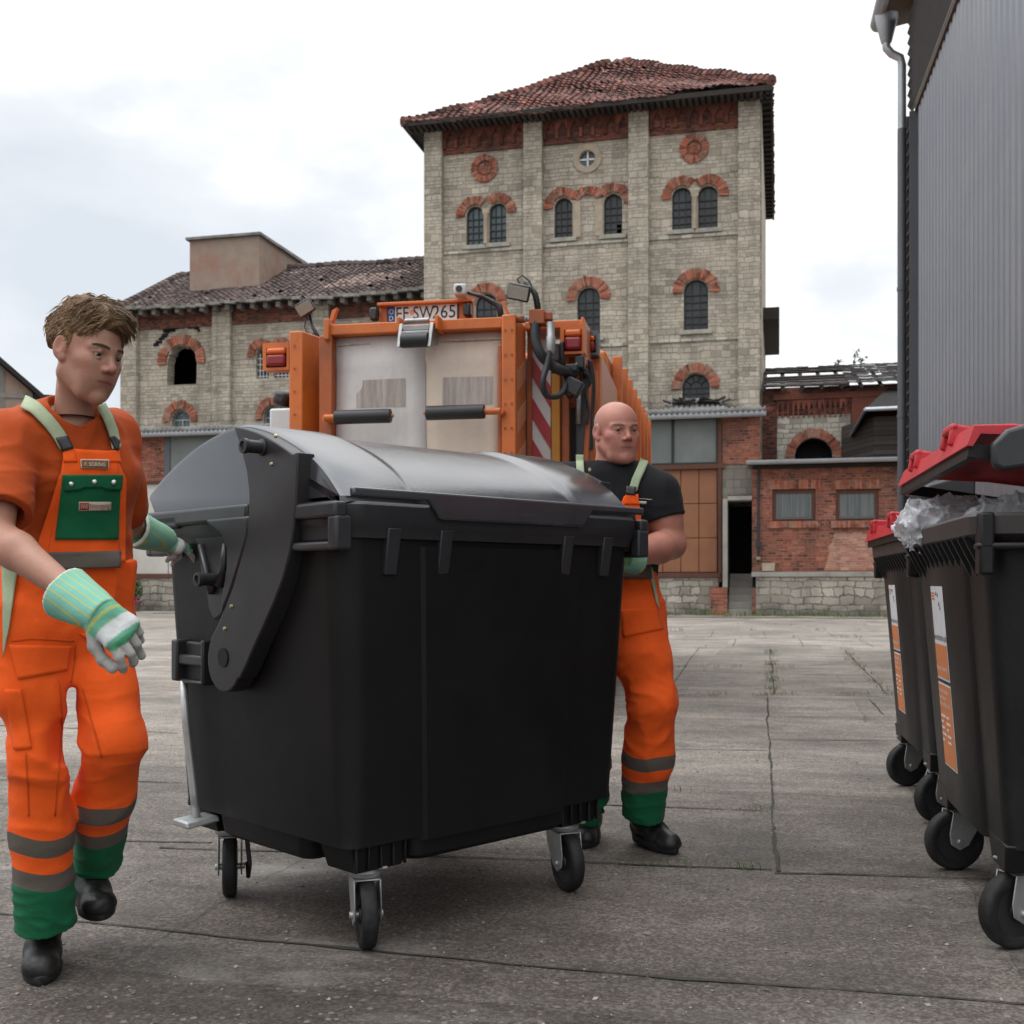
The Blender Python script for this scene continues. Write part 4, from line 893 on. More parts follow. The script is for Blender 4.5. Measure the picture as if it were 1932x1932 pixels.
# tailgate panels
pz1 = z0-.015; xm = tx(797)
for nm, m, a, b2 in (('tailgate_panel', 'panel_grey', tx(624)+.005, xm-.003), ('tailgate_panel', 'panel_beige', xm+.003, tx(944)-.004)):
    mb = MB(); P = []
    for i in range(9):
        z = 1.0 + (pz1-1.0)*i/8
        P.append([V(a + (b2-a)*j/6, .12 + .012*math.sin(z*4 + (a+(b2-a)*j/6)*5), z) for j in range(7)])
    mb.grid(P); o = TO(mb, nm, m, smooth=True); o.modifiers.new('thickness', 'SOLIDIFY').thickness = .01
mb = MB(); mb.box(tx(624)+.01, tx(944)-.01, .105, .112, tz(780, 641), tz(780, 638)); TO(mb, 'panel_seam', 'panel_stain')
for a, b2, zt, zb in ((663, 758, 711, 765), (829, 925, 706, 760)):
    mb = MB(); P = [[V(xq, .1155 - .008 + .012*math.sin(zq*4 + xq*5), zq) for xq in np.linspace(tx(a), tx(b2), 9)] for zq in np.linspace(tz((a+b2)/2, zb), tz((a+b2)/2, zt), 7)]
    mb.grid(P); TO(mb, 'scuffed_patch', 'panel_stain', smooth=True)
# rollers
def roller(x0, x1, zc, rod0, rod1):
    mb = MB(); mb.lathe([(.03, 0), (.052, .004), (.055, .012), (.055, x1-x0-.012), (.052, x1-x0-.004), (.03, x1-x0)], (x0, -.1, zc), (1, 0, 0), 22); o = TO(mb, 'bumper_roller', 'rubber', auto=40)
    mb = MB(); mb.tube([(rod0, -.1, zc), (rod1, -.1, zc)], .026, 10); mb.tube([(rod0 if abs(rod0-x0) > abs(rod1-x0) else rod1, -.1, zc), (rod0 if abs(rod0-x0) > abs(rod1-x0) else rod1, .1, zc)], .026, 10); mb.lathe([(.012, -.02), (.012, x1-x0+.02)], (x0, -.1, zc), (1, 0, 0), 8); mb.obj('roller_arm', 'truck_orange', o, TRK, auto=40)
roller(tx(632, 787, -.1), tx(738, 787, -.1), tz(685, 786, -.1), tx(613, 787, -.1), tx(632, 787, -.1))
roller(tx(804, 778, -.1), tx(915, 778, -.1), tz(860, 778, -.1), tx(915, 778, -.1), tx(944, 778, -.1))
# hook roller at the beam
mb = MB(); xa, xb = tx(753, 630, -.12), tx(818, 630, -.12); za, zz = tz(785, 659, -.12), tz(785, 609, -.12)
for x in (xa, xb-.03): mb.hexa([V(x, -.2, za), V(x+.03, -.2, za), V(x+.03, .02, za+.05), V(x, .02, za+.05), V(x, -.12, zz), V(x+.03, -.12, zz), V(x+.03, .03, zz), V(x, .03, zz)])
mb.box(xa+.03, xb-.03, -.13, -.10, zz-.06, zz-.015); mb.box(xa+.03, xb-.03, -.15, -.11, (za+zz)/2-.02, (za+zz)/2+.035); mb.tube([(xa+.04, -.1, zz+.02), (xb-.04, -.1, zz+.02)], .02, 10)
o = TO(mb, 'hook_frame', 'steel', bev=.006)
mb = MB(); mb.lathe([(.055, 0), (.055, xb-xa-.066)], (xa+.033, -.16, za+.06), (1, 0, 0), 20); mb.obj('hook_roller', 'rubber', o, TRK, auto=40)
for q in (xa-.03, xb+.002): mb = MB(); mb.box(q, q+.028, -.1, .15, zz-.05, zz+.06); TO(mb, 'hook_bracket', 'truck_orange', bev=.008)
# number plate board
d = .3; x0, x1 = tx(716, 590, d), tx(893, 590, d); z0p, z1p = tz(800, 609, d), tz(800, 571, d)
mb = MB(); mb.box(x0, x1, d, d+.05, z0p-.06, z1p); mb.box(x0, x1, d-.07, d, z1p-.025, z1p+.0); TO(mb, 'plate_board', 'truck_orange', bev=.006)
for a, b2 in ((703, 717), (878, 892)):
    mb = MB(); mb.box(tx(a, 590, d), tx(b2, 590, d), d-.09, d-.005, tz(800, 604, d), tz(800, 580, d)); TO(mb, 'plate_lamp', 'black_metal', bev=.015)
xa, xb = tx(733, 590, d), tx(863, 590, d); za, zz = tz(798, 607, d), tz(798, 577, d); d2 = d-.012
mb = MB(); mb.box(xa-.012, xb+.012, d2, d-.002, za-.02, zz+.012); pl = TO(mb, 'number_plate', 'black_metal', bev=.004)
mb = MB(); mb.box(xa+.06, xb, d2-.005, d2-.001, za, zz); mb.obj('plate_field', 'plate_white', pl, TRK)
mb = MB(); mb.box(xa, xa+.058, d2-.005, d2-.001, za, zz); mb.obj('euro_strip', 'plate_blue', pl, TRK)
hh = zz-za; fnp = lambda ox, oz: (lambda u, v, dd: V(ox+u, d2-.007-dd, oz+v))
mb = MB()
for s_, u0, sx in (('EF', .175, .80), ('SW', .40, .80), ('265', .635, .92)):
    text(mb, s_, hh*1.14, fnp(xa+.06+(xb-xa-.06)*({'EF': .115, 'SW': .46, '265': .795}[s_]), (za+zz)/2), ext=.001, sx=sx)
o = mb.obj('plate_lettering', 'ink_and_shade_black', pl, TRK)
for p, off in enumerate(()): pass
mb = MB(); text(mb, 'D', hh*.42, fnp(xa+.029, za+hh*.25), ext=.001); 
for k in range(12): mb.lathe([(.0035, 0), (.0035, .002)], (xa+.029+.017*math.cos(k*math.pi/6), d2-.0075, za+hh*.68+.017*math.sin(k*math.pi/6)), (0, 1, 0), 5)
mb.obj('euro_lettering', 'plate_white', pl, TRK)
mb = MB(); mb.lathe([(.02, 0), (.02, .003)], (xa+.06+(xb-xa-.06)*.275, d2-.008, zz-hh*.42), (0, 1, 0), 14); mb.obj('plate_seal', 'peach_tone', pl, TRK)
# work lamps, camera
def lamp(px, py, w, h, dd, tilt, roll):
    x, z = tp(px, py, dd); M = Matrix.Translation((x, dd, z)) @ Matrix.Rotation(math.radians(roll), 4, 'Y') @ Matrix.Rotation(math.radians(tilt), 4, 'X')
    mb = MB(); mb.hexa([M @ V(*p) for p in ((-w/2, -.04, -h/2), (w/2, -.04, -h/2), (w*.36, .09, -h*.36), (-w*.36, .09, -h*.36), (-w/2, -.04, h/2), (w/2, -.04, h/2), (w*.36, .09, h*.36), (-w*.36, .09, h*.36))])
    o = TO(mb, 'work_lamp', 'black_metal', bev=.015)
    mb = MB(); mb.box(-w*.43, w*.43, -.046, -.041, -h*.36, h*.36, M)
    mb.obj('lamp_lens', 'lens_clear', o, TRK, bev=.004)
    return x, z
x, z = lamp(576, 580, .15, .12, .25, 25, -28)
mb = MB(); mb.tube([(x+.02, .3, z-.05), (x+.05, .3, z-.16), (lx1-.02, .25, ztl)], .016, 8); mb.tube([(x-.06, .3, z+.02), (x-.05, .3, z+.12), (x-.02, .3, z+.08)], .012, 6); mb.tube([(x, .3, z-.05), (x-.02, .28, z-.15), (x+.03, .27, z-.24), (x+.08, .26, z-.2)], .006, 6); TO(mb, 'lamp_post', 'black_metal', smooth=True)
x, z = lamp(980, 551, .18, .13, -.05, 22, 14)
x2, z2 = tp(1019, 592, .0)
mb = MB(); mb.tube([(x+.02, .05, z+.05), (x+.03, .05, z+.1), (tx(994, 535), .05, tz(994, 530)), (tx(1008, 555), .05, tz(1008, 553)), (tx(1012, 575), .05, tz(1012, 572)), (x2-.03, .1, z2-.02)], [.014, .016, .02, .024, .026, .026], 10)
mb.tube([(tx(980, 535), .04, tz(980, 535)), (tx(974, 524), .04, tz(974, 524)), (tx(984, 517), .04, tz(984, 517)), (tx(998, 528), .04, tz(998, 528)), (tx(1004, 548), .03, tz(1004, 548)), (tx(1010, 585), .03, tz(1010, 585))], .007, 6); TO(mb, 'lamp_arm', 'black_metal', smooth=True)
x, z = tp(869, 549, .2); M = Matrix.Translation((x, .2, z)) @ Matrix.Rotation(.12, 4, 'Z')
mb = MB(); mb.box(-.05, .05, -.06, .09, -.04, .045, M); cm = TO(mb, 'rear_camera', 'hazard_white', bev=.014)
mb = MB(); mb.lathe([(.026, 0), (.022, .03)], M @ V(-.005, -.068, 0), M.to_3x3() @ V(0, 1, 0), 14); mb.obj('camera_lens', 'black_metal', cm, TRK)
mb = MB(); mb.tube([(x+.05, .22, z-.01), (x+.16, .24, z-.04), (tx(925, 568, .3), .3, tz(925, 568, .3)), (tx(943, 578, .3), .3, tz(943, 578, .3)), (tx(946, 606, .3), .3, tz(946, 606, .3))], [.014, .016, .02, .026, .026], 8); TO(mb, 'camera_arm', 'black_metal', smooth=True)
# tail lamps
def tail(x0, x1, z0, z1, y, hou):
    mb = MB(); plate(mb, [(x0, z0), (x1, z0), (x1, z1), (x0, z1)], [[(x0+.03, z0+.02), (x1-.02, z0+.02), (x1-.02, z1-.045), (x0+.03, z1-.045)]], y-.09, y+.04); mb.box(x0+.028, x1-.018, y+.01, y+.03, z0+.018, z1-.04)
    o = TO(mb, 'lamp_housing', hou, bev=.006)
    a, c, e, f = x0+.038, x1-.026, z0+.028, z1-.045
    mb = MB(); mb.box(a, c, y-.12, y+.008, e, e+(f-e)*.64); p = mb.obj('tail_lamp', 'lens_red', o, TRK, bev=.022, seg=3)
    mb = MB(); mb.box(a, c, y-.115, y+.008, e+(f-e)*.645, f); mb.obj('turn_lamp', 'lens_orange', o, TRK, bev=.02, seg=3)
tail(tx(504, 675, .1), lx0-.004, tz(527, 702, .1), tz(527, 651, .1), .1, 'truck_orange')
tail(tx(1060, 655, .3), tx(1106, 655, .3), tz(1083, 672, .3), tz(1083, 616, .3), .3, 'truck_orange')
tail(tx(1106, 650, .75), tx(1131, 650, .75), tz(1118, 674, .75), tz(1118, 628, .75), .75, 'zinc_dark')
# hood of the left side
mb = MB(); mb.box(tx(512, 780, .9), lx0+.05, .85, .9, tz(520, 815, .9)-.4, tz(520, 772, .9)); TO(mb, 'side_flap', 'hazard_white', bev=.02)
mb = MB(); mb.cbox(V(tx(534, 753, .5), .5, tz(534, 753, .5)), (.13, .16, .13), Matrix.Rotation(.3, 4, 'Y')); TO(mb, 'side_lamp', 'black_metal', bev=.04)
# right flank of the tailgate: chevrons, mustard post, panels, hoses
zt = tz(1020, 640, .45)
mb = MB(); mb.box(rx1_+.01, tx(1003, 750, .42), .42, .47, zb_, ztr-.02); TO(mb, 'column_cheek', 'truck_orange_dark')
x0c, x1c = rx1_+.003, rx1_+.006
for k in range(7):                                    # pale chevrons on the column's side
    zz = 1.35 + k*.32
    if zz + .3 > ztr: break
    mb = MB(); mb.hexa([V(rx1_+.0015, .04, zz-.1), V(rx1_+.004, .04, zz-.1), V(rx1_+.004, .40, zz+.06), V(rx1_+.0015, .40, zz+.06), V(rx1_+.0015, .04, zz+.06), V(rx1_+.004, .04, zz+.06), V(rx1_+.004, .40, zz+.22), V(rx1_+.0015, .40, zz+.22)]); TO(mb, 'pale_chevron', 'peach_tone')
cx0, cx1 = tx(1003, 750, .46), tx(1039, 750, .46)
mb = MB(); mb.box(cx0, cx1, .46, .5, zb_, zt); TO(mb, 'hazard_board', 'hazard_white', bev=.004)
w_ = cx1-cx0
for k in range(9):
    zz = zt - .25 - .33*k
    lo, hi = zz-.17, zz
    mb = MB(); mb.prism([(cx0, lo+.13), (cx1, lo-.13), (cx1, hi-.13), (cx0, hi+.13)], .452, .457, lambda u, v, dd: V(u, dd, min(v, zt-.001)))
    if lo > 1.0: TO(mb, 'red_chevron', 'hazard_red')
mb = MB(); mb.box(cx1+.006, cx1+.075, .45, .52, zb_, tz(1050, 705, .46)); TO(mb, 'mustard_post', 'mustard', bev=.006)
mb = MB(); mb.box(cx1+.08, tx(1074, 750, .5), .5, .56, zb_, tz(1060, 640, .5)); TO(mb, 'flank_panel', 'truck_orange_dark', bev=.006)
mb = MB(); xa = tx(1065, 790, .4); mb.hexa([V(xa, .4, .9), V(xa+.05, .4, .9), V(xa+.05, .5, .9), V(xa, .5, .9), V(xa+.14, .4, tz(1085, 715, .4)), V(xa+.19, .4, tz(1085, 715, .4)), V(xa+.19, .5, tz(1085, 715, .4)), V(xa+.14, .5, tz(1085, 715, .4))]); TO(mb, 'rubber_strip', 'rubber')
mb = MB(); xa = tx(1083, 790, .42); mb.hexa([V(xa, .42, .9), V(xa+.06, .42, .9), V(xa+.06, .6, .9), V(xa, .6, .9), V(xa+.1, .42, tz(1095, 725, .42)), V(xa+.14, .42, tz(1095, 725, .42)), V(xa+.14, .6, tz(1095, 725, .42)), V(xa+.1, .6, tz(1095, 725, .42))]); TO(mb, 'slanted_strut', 'truck_orange_dark', bev=.006)
zb2, zt2 = tz(1060, 632, .35), tz(1060, 612, .35)
mb = MB(); mb.box(rx1_+.01, tx(1105, 620, .35), .3, .7, zt2-.04, zt2+.02); mb.box(tx(1100, 620, .35), tx(1105.5, 620, .35), .22, .7, zt2-.32, zt2+.0199); TO(mb, 'flank_beam', 'truck_orange', bev=.008)
mb = MB(); mb.box(cx1+.08, tx(1105, 700, .6), .62, .7, zt2-.6, zt2-.05); mb.box(tx(1096, 700, .6), tx(1128, 700, .7), .7, .78, zt2-.72, zt2-.32); TO(mb, 'flank_plate', 'truck_orange', bev=.008)
# valve block and hoses
x, z = tp(1013, 598, .0)
mb = MB(); mb.cbox(V(x, .05, z), (.12, .14, .11)); mb.cbox(V(x+.08, .05, z+.01), (.06, .08, .06)); mb.lathe([(.024, -.08), (.03, -.04), (.03, 0)], (x-.1, .05, z), (1, 0, 0), 10); TO(mb, 'valve_block', 'truck_orange_dark', bev=.01)
mb = MB()
for sx_ in (-.14, -.11, -.08): mb.lathe([(.02, 0), (.026, .008), (.026, .018), (.02, .026)], (x+sx_, .05, z), (1, 0, 0), 8)
mb.lathe([(.03, 0), (.03, -.1), (.036, -.11), (.036, -.2), (.024, -.24)], (tx(1039, 620, -.02), -.02, tz(1039, 608, -.02)), (0, 0, 1), 12); TO(mb, 'hose_fittings', 'galvanised', auto=40)
def hose(pts, r, nm='hydraulic_hose'):
    P = []; pv = [V(tx(a, b2, d), d, tz(a, b2, d)) for a, b2, d in pts]
    for i in range(len(pv)-1):
        p0, p1, p2, p3 = pv[max(i-1, 0)], pv[i], pv[i+1], pv[min(i+2, len(pv)-1)]
        for k in range(6):
            t = k/6; P.append(.5*((2*p1) + (p2-p0)*t + (2*p0-5*p1+4*p2-p3)*t*t + (3*p1-p0-3*p2+p3)*t**3))
    P.append(pv[-1]); mb = MB(); mb.tube(P, r*.78, 10); TO(mb, nm, 'rubber', smooth=True)
hose([(1011, 606, .02), (1010, 640, .0), (1020, 668, .0), (1040, 688, .05), (1062, 700, .1), (1085, 700, .3)], .052)
hose([(1040, 652, -.02), (1032, 690, -.05), (1024, 720, -.08), (1030, 744, -.05), (1050, 748, .0), (1064, 735, .1), (1070, 705, .2)], .03)
hose([(1060, 645, .2), (1062, 680, .2), (1072, 696, .25), (1090, 690, .3), (1098, 676, .3), (1090, 700, .3), (1078, 722, .3)], .022)
hose([(1090, 690, .3), (1106, 705, .4), (1112, 740, .45), (1108, 790, .45), (1104, 830, .5)], .032)
hose([(1094, 696, .35), (1100, 725, .45), (1102, 770, .45), (1095, 820, .5)], .026)
hose([(1112, 680, .5), (1118, 720, .5), (1116, 770, .5), (1110, 835, .5)], .03)
hose([(1070, 690, .2), (1080, 715, .2), (1084, 735, .25), (1076, 752, .2), (1066, 740, .15)], .012)
hose([(1100, 700, .3), (1109, 712, .4), (1105, 740, .4), (1111, 775, .4), (1107, 800, .4)], .014)
mb = MB(); mb.cbox(V(tx(1081, 730, .18), .18, tz(1081, 730, .18)), (.14, .1, .12), Matrix.Rotation(.5, 4, 'Y')); mb.cbox(V(tx(1094, 684, .25), .25, tz(1094, 684, .25)), (.08, .08, .1)); mb.cbox(V(tx(1079, 695, .2), .2, tz(1079, 695, .2)), (.1, .08, .06)); mb.cbox(V(tx(1103, 790, .5), .5, tz(1103, 790, .5)), (.14, .1, .5)); TO(mb, 'junction_box', 'black_metal', bev=.012)
mb = MB(); mb.box(tx(1042, 660, .4), tx(1056, 660, .4), .4, .45, tz(1050, 680, .4), tz(1050, 648, .4)); TO(mb, 'control_box', 'zinc_dark', bev=.01)
mb = MB(); mb.tube([(tx(1091, 800, .35), .35, tz(1091, 800, .35)), (tx(1092, 735, .35), .35, tz(1092, 735, .35))], .02, 8); mb.tube([(tx(1082, 700, .2), .2, tz(1082, 700, .2)), (tx(1094, 672, .25), .25, tz(1094, 672, .25))], .016, 8); TO(mb, 'pressure_pipe', 'steel', smooth=True)
# body behind: hopper and ribbed container
bx0, bx1 = tx(560, 720, .8), tx(1136, 700, .8)
zbt = tz(1122, 672, .8); hop = .78
mb = MB(); mb.box(bx0, bx1-.03, .8, 1.7, .9, zbt); TO(mb, 'hopper', 'black_metal')
mb = MB(); mb.hexa([V(bx1-.025, .86, 1.0), V(bx1, .86, 1.0), V(bx1, 2.15, 1.0), V(bx1-.025, 2.15, 1.0), V(bx1-.025, .80, zbt), V(bx1, .80, zbt), V(bx1, 2.15, zbt-.06), V(bx1-.025, 2.15, zbt-.06)]); TO(mb, 'side_shield', 'peach_tone', bev=.004)  # peach colour paints an orange reflection onto the white shield
mb = MB(); mb.box(bx1-.11, bx1-.026, .78, .86, .95, zbt-.02); TO(mb, 'corner_post', 'truck_orange', bev=.01)
L_ = 6.4; zc2 = tz(1167, 684, 2.5)
mb = MB(); mb.box(bx1-.02, bx1+.09, 6.0, 6.08, 1.75, 1.98); TO(mb, 'side_marker_lamp', 'lens_red', bev=.01)
mb = MB(); mb.box(bx0+.05, bx1-.06, 1.72, L_, 1.05, zc2-.03); TO(mb, 'container', 'truck_orange', bev=.04)
for k in range(8):
    y = 2.2 + k*.6; mb = MB(); mb.box(bx1-.058, bx1+.035, y, y+.10, 1.05, zc2+.0); TO(mb, 'container_rib', 'truck_orange', bev=.008)
mb = MB(); mb.box(bx1-.02, bx1+.05, 1.6, 6.3, .98, 1.045); TO(mb, 'side_rail', 'truck_orange_dark')
mb = MB(); mb.box(bx0+.1, bx1-.1, L_+.2, L_+2, .7, zc2-.1); cab = TO(mb, 'cab', 'truck_orange', bev=.08)
mb = MB(); mb.box(bx0+.25, bx1-.25, .5, L_+1.6, .55, .95); TO(mb, 'chassis', 'black_metal')
mb = MB(); mb.box(bx1-.5, bx1-.05, .78, 1.4, .42, .98); mb.box(bx1-.35, bx1-.02, 1.35, 1.42, .35, .75); TO(mb, 'rear_step', 'truck_orange_dark', bev=.01)
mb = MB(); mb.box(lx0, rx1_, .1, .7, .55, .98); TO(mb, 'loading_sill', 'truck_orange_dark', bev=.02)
for wx in (bx0+.18, bx1-.5):
    for wy in (1.7, 6.9):
        mb = MB(); mb.lathe([(.28, 0), (.40, .0), (.47, .02), (.49, .05), (.49, .27), (.47, .30), (.40, .32), (.28, .32)], (wx, wy, .49), (1, 0, 0), 36, caps=False); wh = TO(mb, 'wheel', 'rubber', auto=30)
        mb = MB(); mb.lathe([(.29, .03), (.27, .08), (.12, .12), (.1, .2), (.12, .24), (.27, .28), (.29, .31)], (wx, wy, .49), (1, 0, 0), 30); mb.obj('rim', 'steel', wh, TRK, auto=30)
# ------------------------------------------------------------------ wheeled containers
def plastic(name, col, rough=.42, scuff=.3, spec=.5):
    b = NB(name)
    n = b.noise(5, 6, rough=.65); c = b.vec('SCALE', tuple(col), b.math('MULTIPLY_ADD', n, .7, .65))
    x, y, z = b.sep()
    sc1 = b.ramp(b.noise(1, 6, vec=b.vec('MULTIPLY', b.tc, (4, 60, 30)), rough=.7), [(.60, 0), (.72, scuff)])
    sc2 = b.ramp(b.noise(2.4, 8, rough=.72), [(.52, 0), (.78, scuff)])
    c = b.mix(b.math('MAXIMUM', sc1, sc2), c, tuple(min(1, q*2.4 + .03) for q in col))
    r = b.math('ADD', b.math('MULTIPLY_ADD', b.noise(3.2, 6, rough=.7), .35, rough-.17), b.math('MULTIPLY', sc1, .25))
    b.fin(c, r, 0, b.bump(b.math('ADD', b.noise(220, 2), b.math('MULTIPLY', b.noise(3, 3), 3.0)), .10, .004), spec)
plastic('bin_black', (.0060, .0060, .0066), .5, .07, .26)
plastic('bin_lid', (.036, .037, .041), .19, .20, 1.0)
plastic('bin_grey', (.024, .0245, .027), .38, .2)
plastic('bin_arm', (.020, .0185, .0195), .44, .15, .45)
plastic('bin_red', (.46, .022, .030), .42, .16)
plastic('bin_old', (.0085, .0082, .0086), .46, .25, .32)
plastic('bin_rim_old', (.038, .032, .030), .5, .35)
simple('brass', (.5, .42, .24), .35, metal=.9, var=.2)
simple('sticker_white', (.66, .66, .68), .4, var=.06, dirt=(.4, .4, .4), dirt_amt=.3, dirt_s=9)
simple('sticker_orange', (.62, .19, .05), .45, var=.1, dirt=(.4, .2, .1), dirt_amt=.3, dirt_s=9)
simple('ink_grey', (.10, .10, .11), .6, var=.1)
simple('tyre', (.012, .012, .0125), .62, var=.3, vs=14, dirt=(.05, .046, .042), dirt_amt=.6, dirt_s=9, spec=.3)

def caster(parent, frame, x, y, ztop, face, r=.1, w=.048, plate_=True, brake=False):
    """fork with a solid-tyred wheel; face = direction the wheel rolls, degrees"""
    Mr = frame @ Matrix.Translation((x, y, 0)) @ rotz(face); off = -.035       # local x rolls, y is the axle
    mb = MB(); hw = w/2 + .012
    mb.lathe([(.05, 0), (.055, -.012), (.05, -.028)], (0, 0, ztop), (0, 0, 1), 18)
    mb.box(-.06, .06, -.06, .06, ztop, ztop+.008)
    for s in (-1, 1):
        y0, y1 = sorted((s*hw, s*(hw+.005)))
        mb.prism([(-.06, ztop-.028), (.06, ztop-.028), (.052, ztop-.07), (off+.036, r-.014), (off, r-.032), (off-.034, r-.010), (off-.04, r+.03), (-.066, ztop-.06)], y0, y1, lambda u, v, d: V(u, d, v))
    mb.box(-.055, .055, -hw-.005, hw+.005, ztop-.034, ztop-.0285)
    mb.lathe([(.011, -hw-.014), (.011, hw+.014)], (off, 0, r), (0, 1, 0), 10)
    o = mb.obj('caster', 'galvanised', parent, Mr, bev=.003)
    mb = MB(); t = w/2
    mb.lathe([(r*.66, -t*.8), (r*.86, -t), (r*.96, -t*.86), (r, -t*.5), (r, t*.5), (r*.96, t*.86), (r*.86, t), (r*.66, t*.8)], (off, 0, r), (0, 1, 0), 40, caps=False); mb.obj('tyre', 'tyre', o, Mr, auto=50)
    mb = MB(); mb.lathe([(r*.67, -t*.75), (r*.6, -t*.6), (r*.56, -t*.25), (r*.3, -t*.3), (r*.26, -t), (r*.1, -t), (r*.1, t), (r*.26, t), (r*.3, t*.3), (r*.56, t*.25), (r*.6, t*.6), (r*.67, t*.75)], (off, 0, r), (0, 1, 0), 32)
    for k in range(8):
        a = k*math.pi/4; p = V(off + r*.28*math.cos(a), 0, r + r*.28*math.sin(a)); q = V(off + r*.58*math.cos(a), 0, r + r*.58*math.sin(a)); e = V(-math.sin(a), 0, math.cos(a))*.004
        mb.hexa([p-e+V(0, -t*.7, 0), q-e+V(0, -t*.55, 0), q-e+V(0, t*.55, 0), p-e+V(0, t*.7, 0), p+e+V(0, -t*.7, 0), q+e+V(0, -t*.55, 0), q+e+V(0, t*.55, 0), p+e+V(0, t*.7, 0)])
    mb.obj('wheel_hub', 'rubber', o, Mr, auto=40)
    if brake:
        mb = MB(); mb.tube([(-.02, -hw-.02, ztop-.04), (-.02, -hw-.03, .1), (.01, -hw-.025, .05), (.02, -hw-.02, .1)], .008, 6); mb.obj('brake_lever', 'black_metal', o, Mr)
    return o
def rrect(hx, hy, r, n=5):
    p = []
    for cx_, cy_, a0 in ((hx-r, hy-r, 0), (-hx+r, hy-r, 90), (-hx+r, -hy+r, 180), (hx-r, -hy+r, 270)):
        for k in range(n+1): a = math.radians(a0 + 90*k/n); p.append((cx_ + r*math.cos(a), cy_ + r*math.sin(a)))
    return p

# ---- the dark round-lidded container being rolled
DA = 44.5
DUM = Matrix.Translation((-.385, 3.915, 0)) @ rotz(DA)
dump = thing('waste_container', 'large dark grey wheeled waste container with domed sliding lid, rolled by two workers', 'waste container', DUM.translation, DA)
def DO(mb, name, mats, parent=dump, **kw): return mb.obj(name, mats, parent, DUM, **kw)
HX, HY_ = .655, .545                                   # half width and half depth at the rim
ZB, ZR = .315, 1.235
rs = []
for z, k, rr in ((ZB, .0, .05), (ZB+.03, .02, .06), (.7, .45, .075), (ZR, 1, .085)):
    hx = .585 + (.645-.585)*k; hy = .482 + (.525-.482)*k
    rs.append([V(x, y, z) for x, y in rrect(hx, hy, rr, 8)])
mb = MB(); mb.rings(rs); DO(mb, 'body', 'bin_black', auto=40)
# raised centre panel on the front and back, side feet
for s in (-1, 1):
    P = []
    for z, k in ((ZB-.012, 0), (.7, .45), (ZR-.05, .97)):
        hy = .482 + .043*k; w = .30 + .045*k
        P.append([V(-w-.02, s*(hy-.01), z), V(-w, s*(hy+.010), z), V(-w*.5, s*(hy+.012), z), V(0, s*(hy+.0125), z), V(w*.5, s*(hy+.012), z), V(w, s*(hy+.010), z), V(w+.02, s*(hy-.01), z)])
    mb = MB(); mb.grid(P); DO(mb, 'raised_panel', 'bin_black', auto=40)
mb = MB(); mb.rings([[V(x, y, z) for x, y in rrect(hx, hy, .05, 5)] for z, hx, hy in ((.238, .325, .452), (.255, .345, .474), (ZB+.012, .352, .4785))]); DO(mb, 'sump', 'bin_black', auto=40)
mb = MB(); mb.rings([[V(x, y, z) for x, y in rrect(hx, hy, .04, 5)] for z, hx, hy in ((.238, .548, .232), (.255, .572, .25), (ZB+.012, .5815, .262))]); DO(mb, 'side_keel', 'bin_black', auto=40)
for sx_ in (-1, 1):
    for sy in (-1, 1):
        mb = MB(); cx_, cy_ = (-.455 if sx_ < 0 else .415), sy*.385
        mb.hexa([V(cx_-.085, cy_-.07, .235), V(cx_+.085, cy_-.07, .235), V(cx_+.085, cy_+.07, .235), V(cx_-.085, cy_+.07, .235), V(cx_-.115, cy_-.075, ZB+.01), V(cx_+.115, cy_-.075, ZB+.01), V(cx_+.115, cy_+.075, ZB+.01), V(cx_-.115, cy_+.075, ZB+.01)])
        for k in range(5): x = cx_-.09+.045*k; mb.box(x-.004, x+.004, cy_ + sy*.07, cy_+sy*.085, .24, ZB)
        DO(mb, 'wheel_mount', 'bin_black', bev=.006)
caster(dump, DUM, -.455, -.385, .234, 61); caster(dump, DUM, .415, -.385, .234, 68); caster(dump, DUM, -.455, .385, .234, 58, brake=True); caster(dump, DUM, .415, .385, .234, 64)
# pocket ribs under the rim
for s in (-1, 1):
    for x in (-.47, -.27, .27, .47):
        z0, z1 = 1.10, ZR; k = .93; mb = MB()
        mb.hexa([V(x-.022, s*.515, z0), V(x+.022, s*.515, z0), V(x+.022, s*.53, z0), V(x-.022, s*.53, z0), V(x-.025, s*.515, z1), V(x+.025, s*.515, z1), V(x+.025, s*.552, z1), V(x-.025, s*.552, z1)]); DO(mb, 'rim_bracket', 'bin_grey', bev=.004)
mb = MB()
for x in (-.47, -.27, .27, .47): mb.box(x-.005, x+.005, -.5335, -.529, 1.125, 1.145)
DO(mb, 'bracket_slots', 'ink_and_shade_black')
# rim: flared collar with thick lip
rs = []
for z, g_, rr in ((ZR-.035, -.018, .075), (ZR-.03, .005, .085), (ZR, .012, .09), (ZR+.012, .02, .095), (ZR+.062, .022, .095), (ZR+.072, .012, .09), (ZR+.072, -.06, .06), (ZR-.02, -.07, .05)):
    rs.append([V(x, y, z) for x, y in rrect(HX+g_-.01, HY_+g_-.01, rr, 8)])
mb = MB(); mb.rings(rs); DO(mb, 'rim', 'bin_grey', auto=38)
